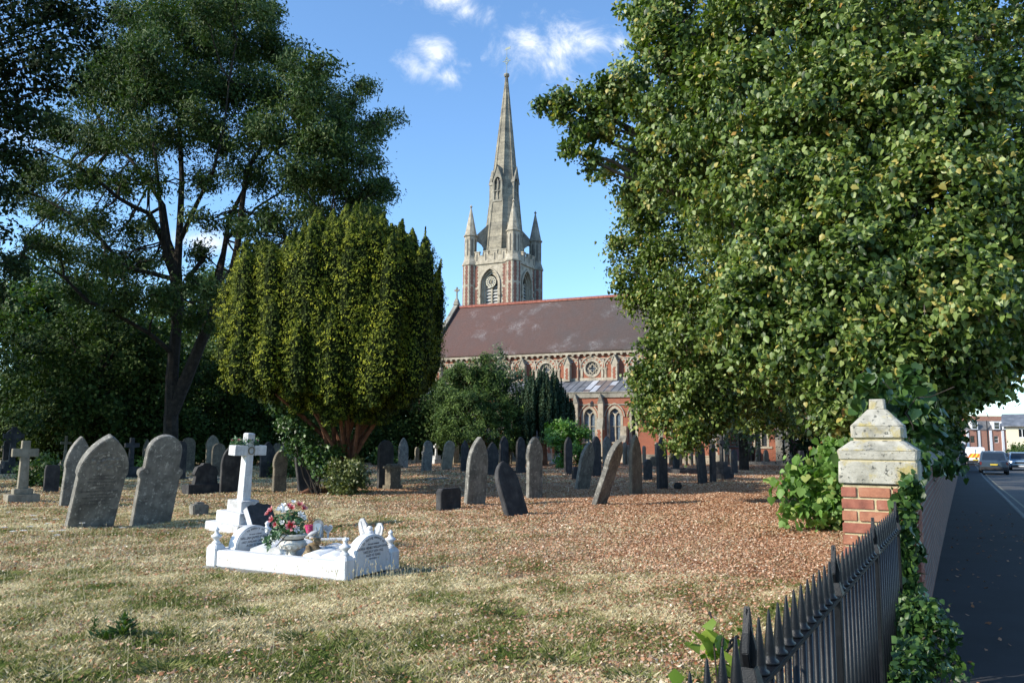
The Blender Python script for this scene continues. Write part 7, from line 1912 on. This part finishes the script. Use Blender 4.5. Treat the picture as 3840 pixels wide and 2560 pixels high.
while z > -.05:
    z0 = z - bh
    cuts = [0, .225, .45, .50] if row % 2 else [0, .11, .335, .50]
    cuts = [-PW_ / 2 + c for c in cuts]
    for i in range(len(cuts) - 1):
        j = rr.uniform(-.004, .004); mi = 0 if rr.random() < .65 else 1
        mb.box(cuts[i] + (mt / 2 if i else 0), cuts[i + 1] - (mt / 2 if i < len(cuts) - 2 else 0), j, .11 + j, z0, z - mt, mi)
        mb.box(cuts[i] + (mt / 2 if i else 0), cuts[i + 1] - (mt / 2 if i < len(cuts) - 2 else 0), DP - .11, DP, z0, z - mt, mi)
    for i in range(3):
        y0 = .115 + i * .09
        for sx_ in (-1, 1):
            xa, xb = sorted((sx_ * (PW_ / 2 - .11), sx_ * (PW_ / 2 + rr.uniform(-.004, .004)))); mb.box(xa, xb, y0 if i else .117, y0 + .09 - mt, z0 + .0005, z - mt - .0005, 0 if rr.random() < .6 else 1)
    z = z0; row += 1
mb.build("brickwork", [M_PBRICK, M_PBRICK2], pier, bevel=.004)
def block(z0, z1, w0, w1, nm="cap_stone", cut=0.0):
    """coping block with chamfered corners, slightly irregular"""
    V = []; F = []; lev = [(z0, w0), (z0 + (z1 - z0) * .06, w0), (z1 - (z1 - z0) * .04, w1), (z1, w1 - .008)]
    for z_, w in lev:
        h = w / 2; c = cut * w / .6 + .012
        for (x, y) in ((-h + c, -h), (h - c, -h), (h, -h + c), (h, h - c), (h - c, h), (-h + c, h), (-h, h - c), (-h, -h + c)): V.append((x + rr.uniform(-.003, .003), y + rr.uniform(-.003, .003), z_))
    for i in range(len(lev) - 1):
        for j in range(8): F.append((i * 8 + j, i * 8 + (j + 1) % 8, (i + 1) * 8 + (j + 1) % 8, (i + 1) * 8 + j))
    F.append(tuple(range(7, -1, -1))); F.append(tuple((len(lev) - 1) * 8 + j for j in range(8)))
    a = MB(); a.add(V, F); o = a.build(nm, M_CAP, pier, bevel=.006); o.location = (0, DP / 2, 0); return o
Wc = .525
block(zb, hz(1730), Wc, Wc)
m1 = MB(); m1.box(-Wc * .47, Wc * .47, DP / 2 - Wc * .47, DP / 2 + Wc * .47, hz(1730) + .0, hz(1722)); m1.build("mortar_joint", M_MORTAR, pier)
block(hz(1722), hz(1690), Wc - .01, Wc + .005); block(hz(1690), hz(1652), Wc + .004, .36, cut=.03)
m1 = MB(); m1.box(-.16, .16, DP / 2 - .16, DP / 2 + .16, hz(1652), hz(1640)); m1.build("mortar_joint", M_MORTAR, pier)
block(hz(1640), hz(1598), .36, .36, cut=.02); block(hz(1598), hz(1530), .358, .14, cut=.03); block(hz(1530), hz(1491), .118, .108, cut=.01)
# boundary wall beyond the pier
M_WALLB = mat_brick("old dark boundary brick", (.24, .10, .075), (.15, .075, .065), (.22, .19, .16), stain=(.07, .06, .06), stain_amt=.6)  # dull red brick under heavy dark blotches
zt_w = at(3442, 1772, 6.5).z
def wall_run(name, s0, s1, label):
    ss = list(np.arange(s0, s1, 4.0)) + [s1]; V = []; F = []; V2 = []; F2 = []
    def ztop(s): return zt_w + street_z(s) * .9
    for s in ss:
        for x, z in ((-.24, -1.2), (-.02, -1.2), (-.02, ztop(s)), (-.24, ztop(s))): V.append((x, s, z))
        for x, z in ((-.31, ztop(s)), (.05, ztop(s)), (.05, ztop(s) + .05), (-.03, ztop(s) + .13), (-.23, ztop(s) + .13), (-.31, ztop(s) + .05)): V2.append((x, s, z))
    n = len(ss)
    for i in range(n - 1):
        for j in range(4): F.append((i * 4 + j, i * 4 + (j + 1) % 4, (i + 1) * 4 + (j + 1) % 4, (i + 1) * 4 + j))
        for j in range(6): F2.append((i * 6 + j, i * 6 + (j + 1) % 6, (i + 1) * 6 + (j + 1) % 6, (i + 1) * 6 + j))
    F += [(3, 2, 1, 0), tuple((n - 1) * 4 + j for j in range(4))]; F2 += [tuple(range(5, -1, -1)), tuple((n - 1) * 6 + j for j in range(6))]
    o = empty(name, WO, -WT, label, "wall")
    a = MB(); a.add(V, F); a.build("brickwork", M_WALLB, o); a = MB(); a.add(V2, F2)
    a.build("coping", M_ST1, o); return o
s_p = (PX - WO).dot(WS)
wall_run("boundary_wall", s_p + DP + .01, 88, "long brick boundary wall with stone coping running beside the pavement")
a = MB()
# railings
F0 = at(3376, 1970, 5.75); Fd = Vector((.58, 1, 0)).normalized(); Fend = Vector((F0.x, F0.y, 0)) 
zr = F0.z
rl = empty("iron_railings", Fend - Fd * .04, math.atan2(-Fd.x, Fd.y), "black iron railings with spear tips and tall spear-headed standards, right foreground", "railings")
M_FENCE = mat_stone("chipped black gloss paint", (.006, .007, .009), (.004, .004, .005), (.012, .013, .015), 30, .38, spots=(.03, .022, .018), spot_scale=60, spot_lo=.70, bumpd=.002, spec=.3, streak=False)
Lf = 6.0
a = MB(); a.box(-.024, .024, -Lf, 0, zr - .012, zr + .004); a.build("top_rail", M_FENCE, rl, bevel=.003)
a = MB(); a.box(-.02, .02, -Lf, 0, .16, .175); a.build("bottom_rail", M_FENCE, rl)
a = MB(); a.box(-.14, .12, -Lf, .03, -.1, .10); a.build("dwarf_wall", M_ST1, rl, bevel=.01)
sp_n = .112; k = 0; y = -.06
bar = None; nb_ = 0
while y > -Lf and nb_ < 60:
    post = (k % 12 == 2)
    if post:
        a = MB(); a.box(-.02, .02, -.02, .02, .10, zr + .004); a.frustum(0, 0, zr + .004, zr + .05, .03, .03, .018, .018)
        a.prism([(-.018, zr + .05), (.018, zr + .05), (.032, zr + .085), (.022, zr + .13), (0, zr + .19), (-.022, zr + .13), (-.032, zr + .085)], -.008, .008, 0, Matrix.Rotation(PI / 2, 4, 'Z'))
        a.prism([(-.018, zr + .05), (.018, zr + .05), (.02, zr + .09), (0, zr + .185), (-.02, zr + .09)], -.008, .008)
        q = a.build("standard", M_FENCE, rl, bevel=.002)
    elif bar is None:
        a = MB(); a.lathe([(.0105, .10), (.0105, zr + .004)], 10); a.lathe([(.024, zr + .004), (.024, zr + .012), (.016, zr + .018), (.0155, zr + .03), (.0105, zr + .08), (.003, zr + .138), (.0006, zr + .143)], 10)
        bar = q = a.build("bar", M_FENCE, rl, smooth=True)
    else:
        q = bar.copy(); col.objects.link(q); q.parent = rl
    q.location = (0, y, 0); y -= sp_n; k += 1; nb_ += 1
# ivy: on the pier's street corner, in a heap at its foot, and along the coping
def WP3(x, s, z): p = WO + WP * x + WS * s; return Vector((p.x, p.y, z))
sp0 = s_p
o0 = at(3400, 2200, 5.68); o0.z = 0
iv = empty("ivy_climber", o0, 0, "ivy strands climbing the street corner of the brick pier", "ivy"); cls = []
for k in range(40):
    t = k / 39; q = at(3402 + 22 * math.sin(k * 1.1) + rr.uniform(-16, 16), 1795 + 450 * t, 5.62) - o0; cls.append(((q.x, q.y, q.z), .035, .035, .035, 3))
mb = MB(); pts = [at(3405 + 8 * math.sin(k), 2500 - k * 62, 5.66) - o0 for k in range(12)]; mb.tube(pts, [.010] * 12, 5); mb.tube([p + Vector((-.05, 0, 0)) for p in pts[:9]], [.007] * 9, 5); mb.build("stems", M_BARKL, iv)
foliage("leaves", cls, M_IVY, iv, .055, 1.0, 161, spray=6, ssig=.026, hang=.6, shell=.2, wr=.95, up=.1, out=.3, heart=True)
o0 = at(3440, 2500, 5.0); o0.z = 0
iv2 = empty("ivy_heap", o0, 0, "heap of small-leaved ivy spilling from the foot of the pier onto the pavement", "ivy")
cls = shift([pc(px, py, Y, rp, ns) for px, py, Y, rp, ns in [(3400, 2265, 5.4, 50, 50), (3460, 2280, 5.3, 55, 60), (3520, 2320, 5.2, 40, 36), (3420, 2350, 5.1, 70, 90), (3490, 2375, 5.0, 55, 60), (3390, 2440, 4.9, 55, 56), (3440, 2460, 4.9, 55, 56), (3400, 2530, 4.7, 50, 46), (3350, 2540, 4.6, 30, 18), (3555, 2400, 5.1, 18, 8), (3545, 2450, 5.0, 12, 5), (3580, 2480, 4.9, 10, 4), (3600, 2520, 4.8, 9, 3), (3530, 2500, 4.8, 10, 4), (3380, 2600, 4.5, 50, 40), (3470, 2560, 4.7, 30, 14)]], o0)
mb = MB()
for i, c in enumerate(cls): limb(mb, (rr.uniform(-.1, .1), rr.uniform(-.05, .3), .03), c[0], .008, .003, 0, 3, i, .2)
twigs(mb, cls, 9, 5, .004); mb.build("stems", M_BARKL, iv2)
foliage("leaves", cls, M_IVY, iv2, .038, 1.0, 162, spray=8, ssig=.03, hang=.4, shell=.3, wr=.95, up=.35, out=.5, heart=True)
for nm, s0, s1, dens, lab, mt, sz, seed in (("ivy_on_wall", sp0 + .45, sp0 + 1.9, 7, "ivy trailing over the wall coping just behind the pier", M_IVY, .07, 163), ("hanging_leaves", sp0 + 2.2, sp0 + 30, 16, "broad leaves growing over the wall coping along the pavement", M_IVY, .12, 164)):
    o0 = WP3(-.2, s0, 1.2); o_ = empty(nm, o0, 0, lab, "ivy"); cls = []
    s = s0
    while s < s1:
        zt2 = zt_w + street_z(s) * .9; q = WP3(rr.uniform(-.5, -.05), s, zt2 + rr.uniform(.0, .26 if seed == 163 else .9)) - o0; r = rr.uniform(.08, .15) if seed == 163 else rr.uniform(.25, .45); cls.append(((q.x, q.y, q.z), r, r, r, dens)); s += .14 if seed == 163 else .3
    mb = MB(); mb.tube([Vector(c[0]) for c in cls[::3]], [.01] * len(cls[::3]), 5); twigs(mb, cls, 10, 2, .006); mb.build("stems", M_BARK, o_)
    foliage("leaves", cls, mt, o_, sz, 1.0, seed, spray=8, ssig=.07, hang=.7, shell=.2, wr=.95, up=.3, out=.5, heart=True)
# yellow-green seedling by the railings
sd = at(2750, 2420, 2.4); o0 = Vector((sd.x - .03, sd.y, 0))
bush("sapling", o0, "yellow-green sapling leaves poking up beside the railings at the bottom", [((0, 0, sd.z - .04), .08, .07, .07, 7), ((.06, .02, sd.z - .12), .08, .06, .06, 7), ((-.03, 0, sd.z + .06), .04, .04, .05, 4), ((-.08, 0, sd.z - .14), .07, .06, .06, 5)], mat_leaf("yellow-green leaves", [(0, (.10, .18, .02)), (1, (.30, .38, .07))], .45, .4, .4), .055, 1, 171, cat="sapling", sr=.006, spray=5, ssig=.03, shell=.2)
# ================================================================== GRASS, FALLEN LEAVES, WEEDS
def lowf(x, y, s, seed):
    r = np.random.default_rng(seed); v = 0
    for k in range(7):
        a = r.uniform(0, 2 * PI); f = s * r.uniform(.6, 2.2); v = v + np.sin((x * math.cos(a) + y * math.sin(a)) * f + r.uniform(0, 6))
    return v / 7
def in_view(x, y, pad=2.0):
    return (np.abs(x) < .655 * y + pad) & (x < wall_x(y) - .25)
def off_stones(x, y):
    ok = np.ones(len(x), bool)
    for (px_, py_, w, t, b_, h) in PLACED:
        if py_ > 30: continue
        dx = x - px_; dy = y - py_; u = dx * math.cos(b_) + dy * math.sin(b_); v = -dx * math.sin(b_) + dy * math.cos(b_)
        ok &= ~((np.abs(u) < w / 2) & (np.abs(v) < t / 2 + .01))
    gx = (x - C1.x) * ax.x + (y - C1.y) * ax.y; gy = (x - C1.x) * ay.x + (y - C1.y) * ay.y
    ok &= ~((gx > -Ll - .04) & (gx < .09) & (gy > -.04) & (gy < Lw + .05))
    ok &= ~((np.abs(x - mc.location.x) < .5) & (np.abs(y - mc.location.y) < .5))
    return ok
def scatter(n, y0, y1, r, pw=1.0):
    y = np.sqrt(y0 ** 2 + (y1 ** 2 - y0 ** 2) * r.random(n)) if pw == 1 else y0 + (y1 - y0) * r.random(n) ** pw
    x = (r.random(n) * 2 - 1) * (.655 * y + 2.0)
    k = in_view(x, y) & off_stones(x, y); return x[k], y[k]
M_GRASS = mat_leaf("grass blades", [(0, (.085, .13, .028)), (.25, (.17, .21, .055)), (.42, (.27, .27, .10)), (.55, (.40, .34, .18)), (.75, (.60, .51, .32)), (1, (.82, .73, .50))], .8, .30, .15, (1.1, 1.1, .8))
def blades(name, y0, y1, n, h0, wid, seed, clumpy=1.0, lab=None):
    r = np.random.default_rng(seed); nc = n // 9
    cx, cy = scatter(nc, y0, y1, r)
    x = np.repeat(cx, 9) + r.normal(0, .035 * clumpy, len(cx) * 9); y = np.repeat(cy, 9) + r.normal(0, .035 * clumpy, len(cx) * 9)
    k = in_view(x, y) & off_stones(x, y); x, y = x[k], y[k]; n = len(x)
    g = lowf(x, y, 1.1, 5) * .6 + lowf(x, y, 4.2, 6) * .9 + lowf(x, y, 11, 16) * .5 + .04 - np.clip((x + 1) * .06, 0, .5) - np.clip((y - 9) * .035, -.18, .35)
    leafy = np.clip((.15 + x * .11 + lowf(x, y, .9, 9) * .7 + (y - 9) * .03), 0, 1)
    h = h0 * (.35 + .9 * r.random(n) ** 1.6) * (1 + .55 * np.clip(lowf(x, y, 3.1, 8) + .1, -.4, .8)) * (1 - .45 * leafy)
    a = r.random(n) * 2 * PI; ln = h * (.15 + 1.0 * r.random(n) ** 1.5)
    dx, dy = np.cos(a) * ln, np.sin(a) * ln
    z = gz(x, y) - .005
    w = wid * (.6 + .8 * r.random(n)) * (.6 + y / 18); t = a + PI / 2 + r.normal(0, .5, n); wx, wy = np.cos(t) * w * .5, np.sin(t) * w * .5
    V = np.stack([np.stack([x - wx, y - wy, z], 1), np.stack([x + wx, y + wy, z], 1), np.stack([x + dx * .4 + wx * .8, y + dy * .4 + wy * .8, z + h * .62], 1), np.stack([x + dx, y + dy, z + h * (1 - .25 * r.random(n))], 1)], 1).reshape(-1, 3)
    i = np.arange(n) * 4; F = np.stack([np.stack([i, i + 1, i + 2], 1), np.stack([i, i + 2, i + 3], 1)], 1).reshape(-1, 3)
    rn = np.clip(.60 - g * .62 + r.normal(0, .2, n), 0, 1)
    o = np_mesh(name, V, F, M_GRASS, None, np.repeat(rn, 2)); tag(o, lab, "grass", kind='stuff'); return o
blades("grass", 4.3, 10, 760000, .050, .0027, 201, lab="short dry mixed green and straw grass in the foreground")
blades("grass", 10, 19, 500000, .045, .0040, 202, 1.4, lab="short dry grass around the marble grave and leaning stones")
blades("grass", 19, 48, 300000, .055, .0095, 203, 3.0, lab="dry grass between the far headstones")
# tall seed stalks
r = np.random.default_rng(210); x, y = scatter(2600, 4.8, 14, r); k = r.random(len(x)) < np.clip(.45 - x * .1, .08, .9); x, y = x[k], y[k]
ex = gp(.12, .0); n2 = 90; x2 = ex.x + r.normal(.25, .35, n2); y2 = ex.y + r.normal(-.1, .28, n2); kk = off_stones(x2, y2); x = np.concatenate([x, x2[kk]]); y = np.concatenate([y, y2[kk]]); n = len(x)
h = .10 + .16 * r.random(n) ** 1.5; a = r.random(n) * 2 * PI; l = h * .35 * r.random(n); z = gz(x, y)
w = .0016; tip = np.stack([x + np.cos(a) * l, y + np.sin(a) * l, z + h], 1); base = np.stack([x, y, z], 1)
V = np.concatenate([np.stack([base + [-w, 0, 0], base + [w, 0, 0], tip + [w * .6, 0, 0], tip + [-w * .6, 0, 0]], 1), np.stack([tip + [0, 0, -.012], tip + [.005, 0, .004], tip + [0, 0, .022], tip + [-.005, 0, .004]], 1)]).reshape(-1, 3)
tag(np_mesh("seed_stalks", V, np.arange(len(V)).reshape(-1, 4), M_GRASS, None, np.clip(r.normal(.72, .12, len(V) // 4), 0, 1)), "thin dry seed stalks standing above the grass", "grass", kind='stuff')
# fallen leaves
M_LITTER = mat_leaf("fallen leaves", [(0, (.22, .08, .03)), (.3, (.42, .21, .115)), (.6, (.60, .365, .23)), (.85, (.72, .54, .38)), (1, (.84, .74, .58))], .85, .2, .1, (1.2, 1, .7))
def litter(name, n, y0, y1, size, seed, lab):
    r = np.random.default_rng(seed); x, y = scatter(n, y0, y1, r)
    d = .20 + np.clip(.14 + (x + .4) * .16 + (y - 8) * .05 + lowf(x, y, 1.0, 12) * .55 + lowf(x, y, 3.5, 13) * .35, 0, 1.0) ** 1.2
    k = r.random(len(x)) < d; x, y = x[k], y[k]; n = len(x)
    z = gz(x, y) + .012 + .035 * r.random(n); nr = np.stack([r.normal(0, .5, n), r.normal(0, .5, n), np.ones(n)], 1); nr /= np.linalg.norm(nr, axis=1, keepdims=True)
    V, F = kites(np.stack([x, y, z], 1), nr, r.normal(size=(n, 3)), size * (.5 + .8 * r.random(n)), .75, r, cup=.22)
    o = np_mesh(name, V, F, M_LITTER, None, np.repeat(np.clip(r.normal(.5, .24, n), 0, 1), 2)); tag(o, lab, "fallen leaves", kind='stuff')
litter("fallen_leaves", 210000, 4.6, 14, .036, 221, "scattered curled brown leaves on the near grass")
litter("fallen_leaves", 330000, 14, 30, .048, 222, "thick carpet of brown fallen leaves over the middle lawn")
litter("fallen_leaves", 120000, 30, 56, .085, 223, "brown fallen leaves between the far graves")
r = np.random.default_rng(230); n = 160; xs = r.uniform(.1, 1.3, n); ss_ = r.uniform(-5, 14, n); P = np.array([list(ST(a_, b_, .025)) for a_, b_ in zip(xs, ss_)]); nr = np.stack([r.normal(0, .3, n), r.normal(0, .3, n), np.ones(n)], 1); nr /= np.linalg.norm(nr, axis=1, keepdims=True)
V, F = kites(P, nr, r.normal(size=(n, 3)), .05 * (.5 + .8 * r.random(n)), .8, r, .2); tag(np_mesh("fallen_leaves", V, F, M_LITTER, None, np.repeat(r.random(n) * .6, 2)), "few brown leaves lying on the pavement", "fallen leaves", kind='stuff')
# weeds
M_WEED = mat_leaf("dock leaves", [(0, (.03, .07, .015)), (.7, (.07, .13, .025)), (1, (.16, .20, .05))], .45, .25, .5)
def tuft(name, px, py, label, hgt, rad, n, mat, seed, leaf=(.05, .12), wr=.28, upr=.8):
    p = G(px, py); r = np.random.default_rng(seed); a = r.random(n) * 2 * PI; L = leaf[0] + (leaf[1] - leaf[0]) * r.random(n)
    q = r.random(n) ** .7 * rad; z = hgt * (r.random(n) ** 1.3) * (1 - .6 * q / rad)
    c = np.stack([np.cos(a) * q, np.sin(a) * q, z + .03], 1); d = np.stack([np.cos(a), np.sin(a), np.full(n, upr)], 1); nr = np.stack([-np.cos(a) * .6, -np.sin(a) * .6, np.ones(n)], 1) + r.normal(0, .3, (n, 3)); nr /= np.linalg.norm(nr, axis=1, keepdims=True)
    V, F = kites(c, nr, d, L, wr, r); o = np_mesh(name, V, F, mat, None, np.repeat(np.clip(r.normal(.5, .25, n), 0, 1), 2)); o.location = (p.x, p.y, gzf(p.x, p.y)); tag(o, label, "weed"); return o
tuft("dock_plant", 460, 2418, "leafy dark green dock plant in the bottom-left grass", .20, .10, 170, M_WEED, 301)
tuft("dock_plant", 352, 2400, "narrow upright dock stem just left of the leafy one", .20, .035, 60, M_WEED, 302, (.03, .06))
tuft("dock_plant", 395, 2425, "low spreading dock leaves between two upright ones", .07, .13, 80, M_WEED, 303)
GT = "green grass tufts in the foreground"
for k, (px, py, lab) in enumerate([(620, 2520, "bright green grass tuft at the bottom, right of the dock plants"), (20, 2170, "long green grass tuft at the left edge"), (930, 2300, "small green tuft below the marble grave"), (1130, 2380, "green tuft in the grass at lower centre"), (1500, 2510, "broad green tuft at the bottom centre"), (2100, 2470, "green tuft at the bottom right of centre"), (2380, 2540, "green tuft near the railings at the bottom"), (1890, 2300, "pale green tuft in leaf litter right of centre"), (190, 2560, "green tuft at the bottom-left corner"), (1250, 2160, "green tuft at the foot of the marble kerb")]):
    o = tuft("grass_tuft", px, py, lab, .035, .22, 260, M_GRASS, 310 + k, (.04, .13), .05, 1.0); o['group'] = GT
    o.data.attributes['rnd'].data.foreach_set('value', np.repeat(np.random.default_rng(k).uniform(.1, .5, 260), 2).astype(np.float32))
# yarrow heads
M_YAR = mat_plain("white flower heads", (.75, .75, .72), .8)
GY = "white flowers by the leaning stones"
for k, (px, py) in enumerate([(120, 1942), (125, 1960), (205, 1958), (175, 1975), (108, 1988), (10, 1995), (45, 2005), (190, 2005), (228, 2005), (210, 2022), (30, 1930), (85, 2002), (305, 1976), (455, 1990)]):
    p = G(px, py + 14); r = np.random.default_rng(400 + k); o = empty("yarrow", (p.x, p.y, 0), 0, "flat white flower head in the grass near the left leaning stones", "flower", GY)
    a = MB(); hh = .12 + .03 * r.random(); a.tube([(0, 0, 0), (.01, 0, hh)], [.003, .002], 4); a.build("stem", M_WEED, o)
    n = 60; q = r.random(n) ** .5 * .05; t = r.random(n) * 2 * PI; c = np.stack([q * np.cos(t) + .01, q * np.sin(t), hh + .006 - q * q * 2], 1); nr = np.tile([0, 0, 1.], (n, 1)) + r.normal(0, .35, (n, 3)); nr /= np.linalg.norm(nr, axis=1, keepdims=True)
    V, F = kites(c, nr, r.normal(size=(n, 3)), np.full(n, .016), .9, r); np_mesh("flower_head", V, F, M_YAR, o, np.ones(2 * n))
